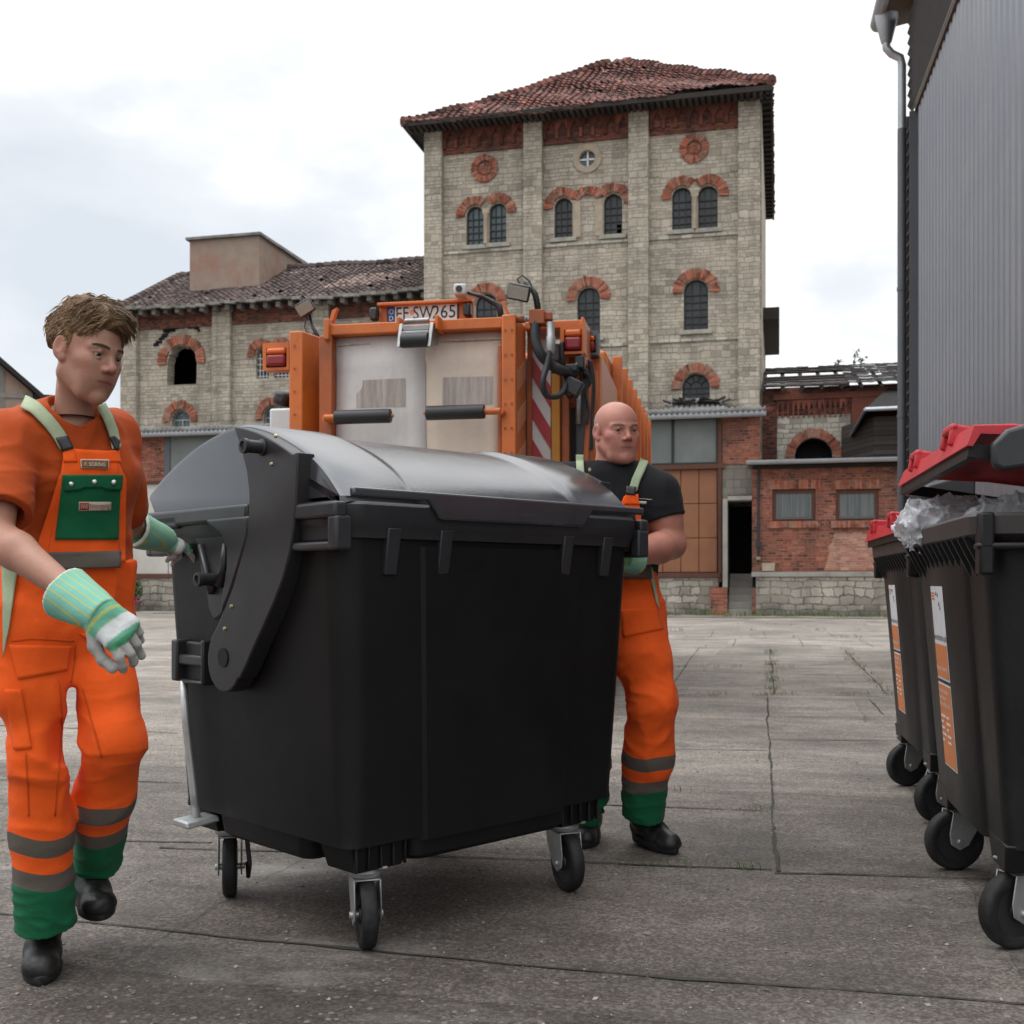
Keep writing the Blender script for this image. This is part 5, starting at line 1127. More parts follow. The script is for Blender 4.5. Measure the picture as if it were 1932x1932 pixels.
# lid: arched shell between the two end faces
prof_t = [(0, 1.305), (.025, 1.332), (.053, 1.372), (.095, 1.413), (.146, 1.450), (.21, 1.487), (.308, 1.534), (.423, 1.568), (.475, 1.574), (.528, 1.572), (.629, 1.555), (.724, 1.528), (.813, 1.493), (.896, 1.454), (.949, 1.426), (1, 1.392)]
def smooth_prof(pr, n=44):
    ts = np.array([a for a, _ in pr]); zs = np.array([b_ for _, b_ in pr]); t = np.linspace(0, 1, n); z = np.interp(t, ts, zs)
    for _ in range(3): z[1:-1] = (z[:-2] + 2*z[1:-1] + z[2:])/4
    return list(zip(t, z))
prof = smooth_prof(prof_t)
LY = HY_ - .005
LYB = .618
def py_(t): return -LY + (LY+LYB)*t
zsk = ZR + .085
def lid_section(off):            # outline (y, z) including the skirts
    pts = [(-LY-off, zsk+.0)]
    for i, (t, z) in enumerate(prof):
        a = prof[max(0, i-1)]; c = prof[min(len(prof)-1, i+1)]; n_ = Vector((-(c[1]-a[1]), (c[0]-a[0])*(LY+LYB))).normalized()
        pts.append((py_(t) + n_.x*off, z + n_.y*off))
    pts.append((LYB+off-.03, zsk)); return pts
secs = []
LXH = HX - .012
xs = [(-LXH, -.022), (-LXH+.006, -.008), (-LXH+.022, .0), (-.40, 0), (-.375, -.002), (-.355, -.012), (-.33, -.014), (.33, -.014), (.355, -.012), (.375, -.002), (.40, 0), (LXH-.022, 0), (LXH-.006, -.008), (LXH, -.022)]
mb = MB(); mb.rings([[V(x, y, z) for y, z in lid_section(o)] for x, o in xs]); DO(mb, 'lid', 'bin_lid', auto=34)
# lid skirt, lower in the middle
def skirt(s):
    mb = MB(); yy = s*(LY+.012)
    out_ = [(-HX+.02, ZR+.082), (-HX+.02, ZR+.108), (HX-.02, ZR+.108), (HX-.02, ZR+.082), (.36, ZR+.082), (.315, ZR+.028), (-.315, ZR+.028), (-.36, ZR+.082)]
    y0, y1 = sorted((yy, yy + s*.022)); mb.prism(out_, y0, y1, lambda u, v, d: V(u, d, v)); DO(mb, 'lid_lip', 'bin_lid', bev=.007, seg=3)
skirt(-1); skirt(1)
# corner bumpers with hand holes
for sx_ in (-1, 1):
    for sy in (-1, 1):
        mb = MB(); X = sx_*(HX+.02)
        a, b2 = sorted((sx_*(HX-.015), sx_*(HX+.03))); y0, y1 = sorted((sy*.335, sy*.555))
        mb.box(a, b2, y0, y1, ZR+.022, ZR+.068); a, b2 = sorted((sx_*(HX-.005), sx_*(HX+.027))); mb.box(a, b2, y0, y1, ZR-.068, ZR-.042)
        y0, y1 = sorted((sy*.515, sy*.558)); a, b2 = sorted((sx_*(HX-.03), sx_*(HX+.0285))); mb.box(a, b2, y0, y1, ZR-.068, ZR+.03); DO(mb, 'corner_handle', 'bin_grey', bev=.010, seg=4)
for sx_ in (-1, 1):
    mb = MB(); X0, X1 = sorted((sx_*.60, sx_*(HX+.004))); mb.box(X0, X1, -.51, -.35, ZR-.045, ZR+.02); DO(mb, 'hand_hole_shade', 'ink_and_shade_black', bev=.01)  # black block fills the hand hole, its shade put into the colour
# side fittings on both ends
for s in (-1, 1):
    X = s*HX
    def sp(u, v, d, s=s): return V(s*d, u, v)
    # rail along the top of the end face
    mb = MB(); y0, y1, z0, z1 = -.03, HY_+.015, ZR+.035, ZR+.085
    a, b2 = sorted((s*(HX-.02), s*(HX+.03))); mb.box(a, b2, -.10, HY_+.02, z0-.005, z1-.002); DO(mb, 'end_rail', 'bin_grey', bev=.012, seg=3)
    # curved lid arm: broad at the lid, narrowing to its pivot low on the side
    def c_(pts): return pts
    left = [(-.006, 1.555), (-.07, 1.489), (-.105, 1.41), (-.117, 1.352), (-.117, 1.301), (-.111, 1.25), (-.10, 1.21), (-.068, 1.145), (-.021, 1.06), (.02, 1.005), (.066, .945), (.105, .905)]
    right = [(-.376, 1.45), (-.376, 1.41), (-.373, 1.357), (-.368, 1.299), (-.356, 1.231), (-.337, 1.164), (-.303, 1.09), (-.255, 1.02), (-.20, .95), (-.15, .89), (-.10, .825), (-.065, .785)]
    cxp, czp, rp_ = .030, .835, .098
    arc = [(cxp + rp_*math.cos(a), czp + rp_*math.sin(a)) for a in np.linspace(math.radians(25), math.radians(-150), 12)]
    top = []
    for t, z in prof[::-1]:
        y = py_(t)
        if -.374 < y < -.01: top.append((y, z-.012))
    mir = lambda pts: [(-y if False else y, z) for y, z in pts]
    poly = left[1:] + arc + right[::-1] + top[::-1]
    poly = left[1:] + arc + right[::-1] + sorted(top, key=lambda q: q[0])
    mb = MB(); d0, d1 = HX-.03, HX+.032
    mb.prism(poly, d0, d1, sp); arm = DO(mb, 'lid_arm', 'bin_arm', bev=.016, seg=3)
    mb = MB(); mb.lathe([(.030, 0), (.030, .003)], (s*(d1+.0005), cxp, czp+.01), (s, 0, 0), 22); mb.obj('pivot_cap', 'bin_black', arm, DUM)
    for y, z in ((-.268, 1.505), (-.245, 1.425), (-.02, 1.005), (.02, .935)): mb = MB(); mb.lathe([(.007, 0), (.006, .004), (.003, .006)], (s*(d1+.0), y, z), (s, 0, 0), 10); mb.obj('screw', 'brass', arm, DUM)
    mb = MB(); mb.lathe([(.018, 0), (.025, .001), (.025, .006), (.0195, .009), (.0195, .052), (.0225, .055), (.0225, .068), (.014, .069), (.012, .063)], (s*d1, -.195, 1.478), (s, 0, 0), 26); mb.obj('lifting_pin', 'rubber', arm, DUM, auto=40)
    # black plate with the recess's shade put into its colour, and trunnion
    cy_, cz_ = .235, 1.045
    ring = [(cy_ + .235*math.cos(a), 1.19 + .30*math.sin(a)) for a in np.linspace(math.pi, 2*math.pi, 20)]
    sh = [(.42, 1.262), (.39, 1.235), (.29, 1.212), (.233, 1.186), (.206, 1.131), (.195, 1.048), (.18, .995), (.15, .985), (.10, 1.0), (.04, 1.05), (-.02, 1.1), (-.04, 1.2), (.02, 1.262)]
    mb = MB(); mb.prism(sh, .60, .648, sp); DO(mb, 'recess_shade_plate', 'ink_and_shade_black', bev=.01)
    mb = MB(); mb.prism([(.30, 1.24), (.25, 1.19), (.215, 1.12), (.185, .995), (.15, .955), (.10, .97), (.06, 1.06), (.05, 1.16), (.07, 1.24)], .636, .654, sp); br = DO(mb, 'trunnion_bracket', 'bin_arm', bev=.014)
    mb = MB(); mb.tube([(s*.658, .065, 1.2), (s*.66, .075, 1.12), (s*.66, .10, 1.07)], [.012, .016, .02], 8); mb.tube([(s*.658, .22, 1.2), (s*.66, .18, 1.1), (s*.66, .14, 1.05)], [.012, .014, .018], 8); mb.obj('bracket_ribs', 'bin_grey', br, DUM, smooth=True)
    mb = MB(); mb.lathe([(.020, 0), (.027, .001), (.027, .008), (.0195, .011), (.0195, .062), (.0225, .065), (.0225, .080), (.014, .081), (.012, .074)], (s*.65, .118, 1.088), (s, 0, 0), 26); mb.obj('trunnion', 'rubber', br, DUM, auto=40)
    # collar piece beside the recess (plate between rail and arm)
    mb = MB(); ys = np.linspace(HY_-.015, -.01, 14); inner = []
    for a in np.linspace(math.radians(175), math.radians(70), 12): pass
    mb.prism([(.14, 1.28), (-.12, 1.28), (-.115, 1.22), (-.065, 1.13), (-.01, 1.04), (.05, .97), (.035, 1.05), (.012, 1.123), (.012, 1.182), (.042, 1.225), (.125, 1.262)], .648, .690, sp); DO(mb, 'arm_collar', 'bin_arm', bev=.012)
    # latch box and pedal rod
    mb = MB(); y0 = .44
    mb.box(*sorted((s*.58, s*.638)), .195, .385, .752, .882); DO(mb, 'latch_shade_block', 'ink_and_shade_black', bev=.008)  # black block behind the latch, the hollow's shade put into its colour
    mb = MB(); a, b2 = sorted((s*.60, s*.672))
    mb.box(a, b2, .360, .398, .75, .888); mb.box(a, b2, .186, .203, .75, .892); a, b2 = sorted((s*.61, s*.664)); mb.box(a, b2, .20, .365, .805, .84); mb.box(a, b2, .20, .365, .744, .758); DO(mb, 'latch_box', 'bin_grey', bev=.008)
    mb = MB(); mb.tube([(s*.655, .345, .752), (s*.648, .335, .6), (s*.635, .31, .38), (s*.63, .30, .30)], .0135, 12); rod = DO(mb, 'pedal_rod', 'galvanised', smooth=True)
    mb = MB(); mb.hexa([V(s*.57, .25, .285), V(s*.69, .25, .275), V(s*.69, .36, .275), V(s*.57, .36, .285), V(s*.57, .26, .305), V(s*.69, .26, .298), V(s*.69, .35, .298), V(s*.57, .35, .305)]); mb.obj('foot_pedal', 'galvanised', rod, DUM, bev=.006)

# ---- two black containers with red lids along the hall
BA = 90 - math.degrees(math.atan2(.87, .178)) ; BANG = math.degrees(math.atan2(.98, .2))
def flatbin(cx_, cy_, label, lid_deg, zoff=0.0):
    Mx = Matrix.Translation((cx_, cy_, 0)) @ rotz(BANG)          # local x runs away from the camera along the front, local y towards the picture's left is the front
    root = thing('waste_container', label, 'waste container', Mx.translation, BANG, 'black waste containers with red lids')
    def O(mb, name, m, parent=root, **kw): return mb.obj(name, m, parent, Mx, **kw)
    rs = []
    for z, k, rr in ((.31, 0, .05), (.33, .03, .06), (.7, .45, .07), (1.20, 1, .08)):
        rs.append([V(x, y, z) for x, y in rrect(.575+.065*k, .455+.07*k, rr, 8)])
    mb = MB(); mb.rings(rs); O(mb, 'body', 'bin_old', auto=40)
    P = []
    for z, k in ((.29, 0), (.7, .45), (1.15, .95)):
        hy = .455+.07*k; w = .30+.045*k
        P.append([V(-w-.03, hy-.01, z), V(-w, hy+.012, z), V(0, hy+.014, z), V(w, hy+.012, z), V(w+.03, hy-.01, z)])
    mb = MB(); mb.grid(P); O(mb, 'raised_panel', 'bin_old', auto=40)
    mb = MB(); mb.rings([[V(x, y, z) for x, y in rrect(hx, hy, .05, 5)] for z, hx, hy in ((.235, .31, .40), (.255, .33, .42), (.32, .345, .452))]); O(mb, 'sump', 'bin_old', auto=40)
    rs = []
    for z, g_, rr in ((1.185, -.02, .07), (1.195, .0, .08), (1.215, .03, .09), (1.265, .035, .09), (1.275, .025, .085), (1.275, -.05, .05), (1.1, -.06, .05)):
        rs.append([V(x, y, z) for x, y in rrect(.655+g_, .54+g_, rr, 8)])
    mb = MB(); mb.rings(rs); O(mb, 'rim', 'bin_rim_old', auto=38)
    for k in range(13):
        x = -.56 + 1.12*k/12; mb = MB()
        mb.prism([(.515, 1.09), (.575, 1.21), (.50, 1.21)], x-.006, x+.006, lambda u, v, d: V(d, u, v)); O(mb, 'rim_rib', 'bin_old')
    for x in (-.455, .455):
        for y in (.385, -.385):
            mb = MB(); mb.hexa([V(x-.085, y-.07, .235), V(x+.085, y-.07, .235), V(x+.085, y+.07, .235), V(x-.085, y+.07, .235), V(x-.115, y-.075, .32), V(x+.115, y-.075, .32), V(x+.115, y+.075, .32), V(x-.115, y+.075, .32)]); O(mb, 'wheel_mount', 'bin_old', bev=.006)
            caster(root, Mx, x, y, .252, -62 + R.uniform(-6, 6) - 6*(x > 0), r=.112, w=.052)
    # end brackets of the near short side
    for sx_ in (-1, 1):
        mb = MB(); a, b2 = sorted((sx_*.63, sx_*.70)); mb.box(a, b2, .22, .56, 1.17, 1.19); mb.box(a, b2, .515, .555, 1.10, 1.275); O(mb, 'end_bracket', 'bin_old', bev=.008); mb = MB(); mb.box(a, b2, -.56, -.22, 1.17, 1.19); O(mb, 'end_bracket', 'bin_old', bev=.008)
        mb = MB(); a, b2 = sorted((sx_*.66, sx_*.72)); mb.lathe([(.03, 0), (.03, .09), (.036, .1), (.036, .12)], (sx_*.64, 0, 1.12), (sx_, 0, 0), 18); O(mb, 'trunnion', 'rubber', auto=40)
    # hinged red lid: back edge at y=-.53
    M2 = Mx @ Matrix.Translation((0, -.53, 1.285)) @ Matrix.Rotation(math.radians(lid_deg), 4, 'X')
    def lp(pr): return pr
    sec = [(0, .0), (0, .06), (.20, .085), (.55, .090), (.80, .085), (1.02, .070), (1.12, .052), (1.13, -.012), (1.115, -.012), (1.10, .03), (.80, .065), (.55, .07), (.20, .065), (.03, .045), (.02, .0)]
    mb = MB(); n = len(sec)
    xs2 = [(-.69, .86), (-.665, .97), (-.63, 1), (-.20, 1), (-.17, .93), (.17, .93), (.20, 1), (.63, 1), (.665, .97), (.69, .86)]
    mb.rings([[V(x, y, z*k if z > .01 else z) for y, z in sec] for x, k in xs2]); lid = mb.obj('lid', 'bin_red', root, M2, auto=36)
    for x in (-.34, .34):
        mb = MB(); mb.box(x-.075, x-.055, 1.03, 1.14, .02, .088); mb.box(x+.055, x+.075, 1.03, 1.14, .02, .088); mb.box(x-.075, x+.075, 1.112, 1.141, .062, .089); mb.obj('lid_handle', 'bin_red', lid, M2, bev=.008)
    mb = MB(); mb.rings([[V(x, y, z) for y, z in ((1.10, -.003), (1.12, -.003), (1.12, -.045), (1.10, -.045))] for x in (-.66, .66)]); 
    for s in (-1, 1): mb.box(*sorted((s*.655, s*.668)), .04, 1.12, -.04, .0)
    mb.obj('lid_skirt', 'bin_old', lid, M2)
    mb = MB()
    for s in (-1, 1):
        mb.hexa([V(s*.70, -.62, 1.1), V(s*.735, -.62, 1.1), V(s*.735, -.34, 1.1), V(s*.70, -.34, 1.1), V(s*.70, -.60, 1.52), V(s*.735, -.60, 1.52), V(s*.735, -.42, 1.42), V(s*.70, -.42, 1.42)])
    O(mb, 'hinge_post', 'bin_grey', bev=.03, seg=3)
    mb = MB()
    mb.prism([(.30, 1.28), (.36, 1.28), (.375, 1.36), (.40, 1.40), (.50, 1.385), (.525, 1.40), (.53, 1.46), (.49, 1.50), (.36, 1.535), (.30, 1.52)], -.725, -.685, lambda u, v, d: V(d, u, v)); O(mb, 'lid_arm', 'bin_grey', bev=.012, seg=3)
    # stickers on the front
    def fp(u, v, d): 
        k = (v-.33)/.87; return V(-u, .455 + .07*k + .0155 + d, v)
    for (u0, u1, v0, v1, m, nm) in ((-.11, .115, .93, 1.075, 'sticker_white', 'white_sticker'), (-.11, .115, .80, .93, 'sticker_orange', 'orange_sticker'), (-.105, .12, .535, .785, 'sticker_orange', 'orange_sticker')):
        pass
    sw = .115
    uo = -.15
    mb = MB(); mb.prism([(uo-sw, .735), (uo+sw, .735), (uo+sw, 1.065), (uo-sw, 1.065)], .0005, .0015, fp); st = O(mb, 'notice_sticker', 'sticker_white')
    mb = MB(); mb.prism([(uo-sw+.008, .743), (uo+sw-.008, .743), (uo+sw-.008, .86), (uo-sw+.008, .86)], .0022, .003, fp); mb.obj('orange_field', 'sticker_orange', st, Mx)
    mb = MB(); text(mb, 'Gewerbetonne plus', .034, lambda u, v, d: fp(uo+u, .885+v, .0035)); mb.obj('sticker_lettering', 'ink_and_shade_black', st, Mx)
    mb = MB(); text(mb, 'Telefon 0361 564-3455', .022, lambda u, v, d: fp(uo+u, .775+v, .0045)); 
    mb.obj('phone_lettering', 'sticker_white', st, Mx)
    mb = MB()
    for v, a, b2 in ((1.04, -.1, -.04), (1.03, -.1, -.055), (1.02, -.1, -.05)): mb.prism([(uo+a, v-.003), (uo+b2, v-.003), (uo+b2, v+.003), (uo+a, v+.003)], .002, .003, fp)
    mb.obj('sticker_emblem', 'sticker_orange', st, Mx)
    mb = MB()
    for pu, pv, pw in ((-.01, 1.035, .012), (.03, 1.0, .014), (.02, 1.03, .006), (.045, .985, .008)): mb.prism([(uo+pu-pw, pv-.004), (uo+pu+pw, pv), (uo+pu+pw*.4, pv+.012), (uo+pu-pw*.3, pv+.006)], .002, .003, fp)
    mb.obj('sticker_scratches', 'ink_grey', st, Mx)
    mb = MB(); mb.prism([(uo-sw, .425), (uo+sw, .425), (uo+sw, .722), (uo-sw, .722)], .0005, .0015, fp); s2 = O(mb, 'sorting_sticker', 'sticker_white')
    mb = MB(); mb.prism([(uo-sw+.006, .431), (uo+sw-.006, .431), (uo+sw-.006, .716), (uo-sw+.006, .716)], .0022, .003, fp); mb.obj('orange_field', 'sticker_orange', s2, Mx)
    mb = MB(); text(mb, 'Für alle trockenen\nverwertbaren\nWertstoffgemische', .024, lambda u, v, d: fp(uo-sw+.015+u, .672+v, .0045), align='LEFT')
    for k in range(5):
        for c0 in (-.095, .0): mb.prism([(uo+c0, .60-.022*k), (uo+c0+.05+.025*math.sin(k*2.3+c0*50), .60-.022*k), (uo+c0+.05+.025*math.sin(k*2.3+c0*50), .608-.022*k), (uo+c0, .608-.022*k)], .0035, .0045, fp)
    mb.obj('sticker_lettering', 'sticker_white', s2, Mx)
    return root, Mx
dv = Vector((.2, .98, 0)).normalized(); fv = Vector((-dv.y, dv.x, 0))
c1 = Vector((1.50, 3.30, 0)) + dv*.455 - fv*.40; c2 = Vector((1.93, 5.02, 0)) + dv*.455 - fv*.40
bin1, BM1 = flatbin(c1.x, c1.y, 'nearer black container with red lid propped half open by a plastic bag', 9.6)
bin2, BM2 = flatbin(c2.x, c2.y, 'farther black container with red lid nearly shut behind the nearer one', 1.5)
# ------------------------------------------------------------------ organic surfaces from distance fields
class SDF:
    def __init__(s, lo, hi, h):
        s.lo = np.array(lo, float); s.h = h; s.n = np.ceil((np.array(hi)-s.lo)/h).astype(int)+1
        s.ax = [s.lo[i] + h*np.arange(s.n[i]) for i in range(3)]; s.F = np.full(s.n, .5, np.float32)
    def sl(s, lo, hi):
        a = np.clip(np.floor((np.array(lo)-s.lo)/s.h).astype(int), 0, s.n); b = np.clip(np.ceil((np.array(hi)-s.lo)/s.h).astype(int)+1, 0, s.n)
        return tuple(slice(x, y) for x, y in zip(a, b))
    def P(s, q): return s.ax[0][q[0]][:, None, None], s.ax[1][q[1]][None, :, None], s.ax[2][q[2]][None, None, :]
    def put(s, fn, lo, hi, k, op):
        q = s.sl(lo, hi)
        if any(x.stop <= x.start for x in q): return
        d = fn(*s.P(q)); A = s.F[q]
        if op == 'sub': A = -A
        m = np.minimum(A, d)
        if k > 0: hh = np.maximum(k - np.abs(A-d), 0)/k; m = m - hh*hh*k*.25
        s.F[q] = -m if op == 'sub' else m
    def cone(s, a, b, ra, rb, k=.02, op='add', flat=None):
        a, b = np.array(a, float), np.array(b, float); f = max([1]+[x[1] for x in (flat or [])]); m = max(ra, rb)*f + max(k, .03) + .03
        ab = b-a; L2 = max(1e-9, ab@ab)
        def fn(X, Y, Z):
            x, y, z = X-a[0], Y-a[1], Z-a[2]
            for ax_, ff in (flat or []):
                d = (x*ax_[0]+y*ax_[1]+z*ax_[2])*(1/ff-1); x, y, z = x+ax_[0]*d, y+ax_[1]*d, z+ax_[2]*d
            t = np.clip((x*ab[0]+y*ab[1]+z*ab[2])/L2, 0, 1)
            return np.sqrt((x-t*ab[0])**2+(y-t*ab[1])**2+(z-t*ab[2])**2) - (ra+(rb-ra)*t)
        s.put(fn, np.minimum(a, b)-m, np.maximum(a, b)+m, k, op)
    def chain(s, pts, rs, k=.02, op='add', flat=None):
        for i in range(len(pts)-1): s.cone(pts[i], pts[i+1], rs[i], rs[i+1], k, op, flat)
    def ell(s, c, r, Rm=None, k=.02, op='add'):
        c = np.array(c, float); Rm = np.eye(3) if Rm is None else np.array(Rm); m = max(r) + max(k, .03) + .02
        def fn(X, Y, Z):
            x, y, z = X-c[0], Y-c[1], Z-c[2]; q = [(x*Rm[0, i]+y*Rm[1, i]+z*Rm[2, i]) for i in range(3)]
            k0 = np.sqrt(sum((q[i]/r[i])**2 for i in range(3))); k1 = np.sqrt(sum((q[i]/r[i]**2)**2 for i in range(3)))
            return k0*(k0-1)/np.maximum(k1, 1e-6)
        s.put(fn, c-m, c+m, k, op)
    def cut(s, p, n, lo=None, hi=None):        # remove the side the normal points to
        n = np.array(n, float)/np.linalg.norm(n); lo = s.lo if lo is None else lo; hi = s.lo+s.h*s.n if hi is None else hi
        q = s.sl(lo, hi); X, Y, Z = s.P(q); d = (X-p[0])*n[0]+(Y-p[1])*n[1]+(Z-p[2])*n[2]
        s.F[q] = np.maximum(s.F[q], d)
    def disp(s, fn, band=.03):
        i = np.nonzero(np.abs(s.F) < band); P = np.stack([s.ax[k][i[k]] for k in range(3)], 1); s.F[i] += fn(P).astype(np.float32)
    def sample(s, P):
        g = (P - s.lo)/s.h; i = np.floor(g).astype(int); ok = np.all((i >= 0) & (i < s.n-1), axis=-1); i = np.clip(i, 0, s.n-2); f = g-i
        r = 0
        for a in (0, 1):
            for b_ in (0, 1):
                for c in (0, 1):
                    w = (f[..., 0] if a else 1-f[..., 0])*(f[..., 1] if b_ else 1-f[..., 1])*(f[..., 2] if c else 1-f[..., 2])
                    r = r + w*s.F[i[..., 0]+a, i[..., 1]+b_, i[..., 2]+c]
        return np.where(ok, r, .5)
    def nets(s):
        Fv = s.F; ins = Fv < 0; nx, ny, nz = s.n
        cs = [(a, b_, c) for a in (0, 1) for b_ in (0, 1) for c in (0, 1)]
        cnt = np.zeros((nx-1, ny-1, nz-1), np.int8)
        for a, b_, c in cs: cnt += ins[a:nx-1+a, b_:ny-1+b_, c:nz-1+c]
        I = np.array(np.nonzero((cnt > 0) & (cnt < 8))).T; n = len(I); acc = np.zeros((n, 3)); w = np.zeros(n)
        for ci, p in enumerate(cs):
            for d in range(3):
                if p[d]: continue
                q = list(p); q[d] = 1
                A = Fv[I[:, 0]+p[0], I[:, 1]+p[1], I[:, 2]+p[2]]; B = Fv[I[:, 0]+q[0], I[:, 1]+q[1], I[:, 2]+q[2]]
                m = (A < 0) != (B < 0); t = np.where(m, A/np.where(m, A-B, 1), 0); pos = np.tile(np.array(p, float), (n, 1)); pos[:, d] = t
                acc += pos*m[:, None]; w += m
        Vt = (I + acc/w[:, None])*s.h + s.lo
        idm = np.full((nx-1, ny-1, nz-1), -1, np.int32); idm[I[:, 0], I[:, 1], I[:, 2]] = np.arange(n); Q = []
        for d in range(3):
            e1, e2 = (d+1) % 3, (d+2) % 3; sl0 = [slice(None)]*3; sl1 = [slice(None)]*3; sl0[d] = slice(0, -1); sl1[d] = slice(1, None)
            a = ins[tuple(sl0)]; ch = np.array(np.nonzero(a != ins[tuple(sl1)])).T
            ch = ch[(ch[:, e1] > 0) & (ch[:, e2] > 0) & (ch[:, e1] < s.n[e1]-1) & (ch[:, e2] < s.n[e2]-1)]
            def cell(o1, o2): k = ch.copy(); k[:, e1] += o1; k[:, e2] += o2; return idm[k[:, 0], k[:, 1], k[:, 2]]
            q = np.stack([cell(-1, -1), cell(0, -1), cell(0, 0), cell(-1, 0)], 1); fl = ~a[ch[:, 0], ch[:, 1], ch[:, 2]]
            q[fl] = q[fl][:, ::-1]; Q.append(q[(q >= 0).all(1)])
        return Vt, np.concatenate(Q)
_rt = np.random.default_rng(5).random((32, 32, 32)).astype(np.float32)
def vnoise(P, seed=0):
    P = P + seed*7.31; i = np.floor(P).astype(int); f = P-i; f = f*f*(3-2*f); r = 0
    for a in (0, 1):
        for b_ in (0, 1):
            for c in (0, 1):
                r = r + (f[:, 0] if a else 1-f[:, 0])*(f[:, 1] if b_ else 1-f[:, 1])*(f[:, 2] if c else 1-f[:, 2])*_rt[(i[:, 0]+a) % 32, (i[:, 1]+b_) % 32, (i[:, 2]+c) % 32]
    return r
def npmesh(name, Vt, Q, attrs=None):
    me = bpy.data.meshes.new(name); me.from_pydata(Vt.tolist(), [], Q.tolist()); me.polygons.foreach_set('use_smooth', [True]*len(me.polygons))
    for k, a in (attrs or {}).items():
        if a.ndim == 2:
            at = me.attributes.new(k, 'FLOAT_COLOR', 'POINT'); at.data.foreach_set('color', np.concatenate([a, np.ones((len(a), 1))], 1).astype(np.float32).ravel())
        else: at = me.attributes.new(k, 'FLOAT', 'POINT'); at.data.foreach_set('value', a.astype(np.float32))
    me.update(); return me
def join_nets(parts):
    Vs, Qs, o = [], [], 0
    for v, q in parts: Vs.append(v); Qs.append(q+o); o += len(v)
    return np.concatenate(Vs), np.concatenate(Qs)
def A3(v): return np.array(v, float)
def sstep(a, b_, x): t = np.clip((x-a)/(b_-a), 0, 1); return t*t*(3-2*t)
class Both:
    def __init__(s, a, b_): s.a, s.b = a, b_
    def sample(s, P): return np.minimum(s.a.sample(P), s.b.sample(P))
def ray_hit(S, px, py, level, Y0, Y1):
    """points where the sight lines through the pixels first come within `level` of the surface"""
    px, py = np.asarray(px, float).ravel(), np.asarray(py, float).ravel()
    d = np.stack([(px-966)/F, np.ones_like(px), (YH-py)/F], 1); Ys = np.arange(Y0, Y1, .003)
    P = d[:, None, :]*Ys[None, :, None] + A3((0, 0, H)); f = S.sample(P) - level; hit = f < 0
    k = np.argmax(hit, 1); ok = hit.any(1); k0 = np.maximum(k-1, 0); r = np.arange(len(k))
    f0, f1 = f[r, k0], f[r, k]; t = np.where(ok & (k > 0), f0/np.where(np.abs(f0-f1) < 1e-9, 1, f0-f1), 0); t = np.clip(t, 0, 1)
    Yh = Ys[k0] + t*.003; Yh = np.where(ok, Yh, np.nan)
    if np.isnan(Yh).any():
        if np.isnan(Yh).all(): Yh[:] = (Y0+Y1)/2
        bad = np.nonzero(np.isnan(Yh))[0]; good = np.nonzero(~np.isnan(Yh))[0]
        for b_ in bad: Yh[b_] = Yh[good[np.argmin((px[good]-px[b_])**2+(py[good]-py[b_])**2)]]
    return d*Yh[:, None] + A3((0, 0, H))
def bil(q, u, v):     # corners TL TR BR BL, u right, v down
    q = A3(q); return ((1-u)*(1-v))[..., None]*q[0] + (u*(1-v))[..., None]*q[1] + (u*v)[..., None]*q[2] + ((1-u)*v)[..., None]*q[3]
def drape(S, quad, nu, nv, off, Yr, name, m, parent, th=.004, wav=None):
    u, v = np.meshgrid(np.linspace(0, 1, nu), np.linspace(0, 1, nv)); p = bil(quad, u, v)
    if wav: p[..., 1] += wav(u, v)
    P = ray_hit(S, p[..., 0], p[..., 1], off, *Yr).reshape(nv, nu, 3)
    for _ in range(2):
        Q = P.copy(); Q[1:-1, 1:-1] = (P[1:-1, 1:-1]*2 + P[:-2, 1:-1]+P[2:, 1:-1]+P[1:-1, :-2]+P[1:-1, 2:])/6; P = Q
    mb = MB(); mb.grid([[V(*P[i, j]) for j in range(nu)] for i in range(nv)])
    o = mb.obj(name, m, parent, Matrix(), smooth=True, fix=False); s_ = o.modifiers.new('thickness', 'SOLIDIFY'); s_.thickness = th; s_.offset = 0
    return o
def drape_text(S, quad, body, size, off, Yr, name, m, parent, sx=1.0, asp=1.0):
    mb = MB(); text(mb, body, 1.0, lambda a, b_, c: V(a, b_, 0)); v = np.array(mb.v); lo, hi = v.min(0), v.max(0)
    u = .5 + (v[:, 0]-(lo[0]+hi[0])/2)/(hi[0]-lo[0])*sx; w = .5 - (v[:, 1]-(lo[1]+hi[1])/2)/(hi[1]-lo[1])*size
    p = bil(quad, u, w); P = ray_hit(S, p[:, 0], p[:, 1], off, *Yr); mb.v = [tuple(q) for q in P]; return mb.obj(name, m, parent, Matrix())
def ribbon(S, pts, width, off, Yr, name, m, parent, n=24, th=.004):
    """strap along image points, its width in pixels"""
    pts = A3(pts); t = np.linspace(0, len(pts)-1, n); c = np.stack([np.interp(t, range(len(pts)), pts[:, k]) for k in (0, 1)], 1)
    for _ in range(2): c[1:-1] = (c[:-2]+2*c[1:-1]+c[2:])/4
    d = np.gradient(c, axis=0); d /= np.linalg.norm(d, axis=1)[:, None]; nn = np.stack([-d[:, 1], d[:, 0]], 1)
    rows = [c + nn*width*k for k in (-.5, -.25, 0, .25, .5)]
    p = np.stack(rows, 1); P = ray_hit(S, p[..., 0], p[..., 1], off, *Yr).reshape(n, 5, 3)
    mb = MB(); mb.grid([[V(*P[i, j]) for j in range(5)] for i in range(n)])
    o = mb.obj(name, m, parent, Matrix(), smooth=True, fix=False); s_ = o.modifiers.new('thickness', 'SOLIDIFY'); s_.thickness = th; s_.offset = 0
    return o

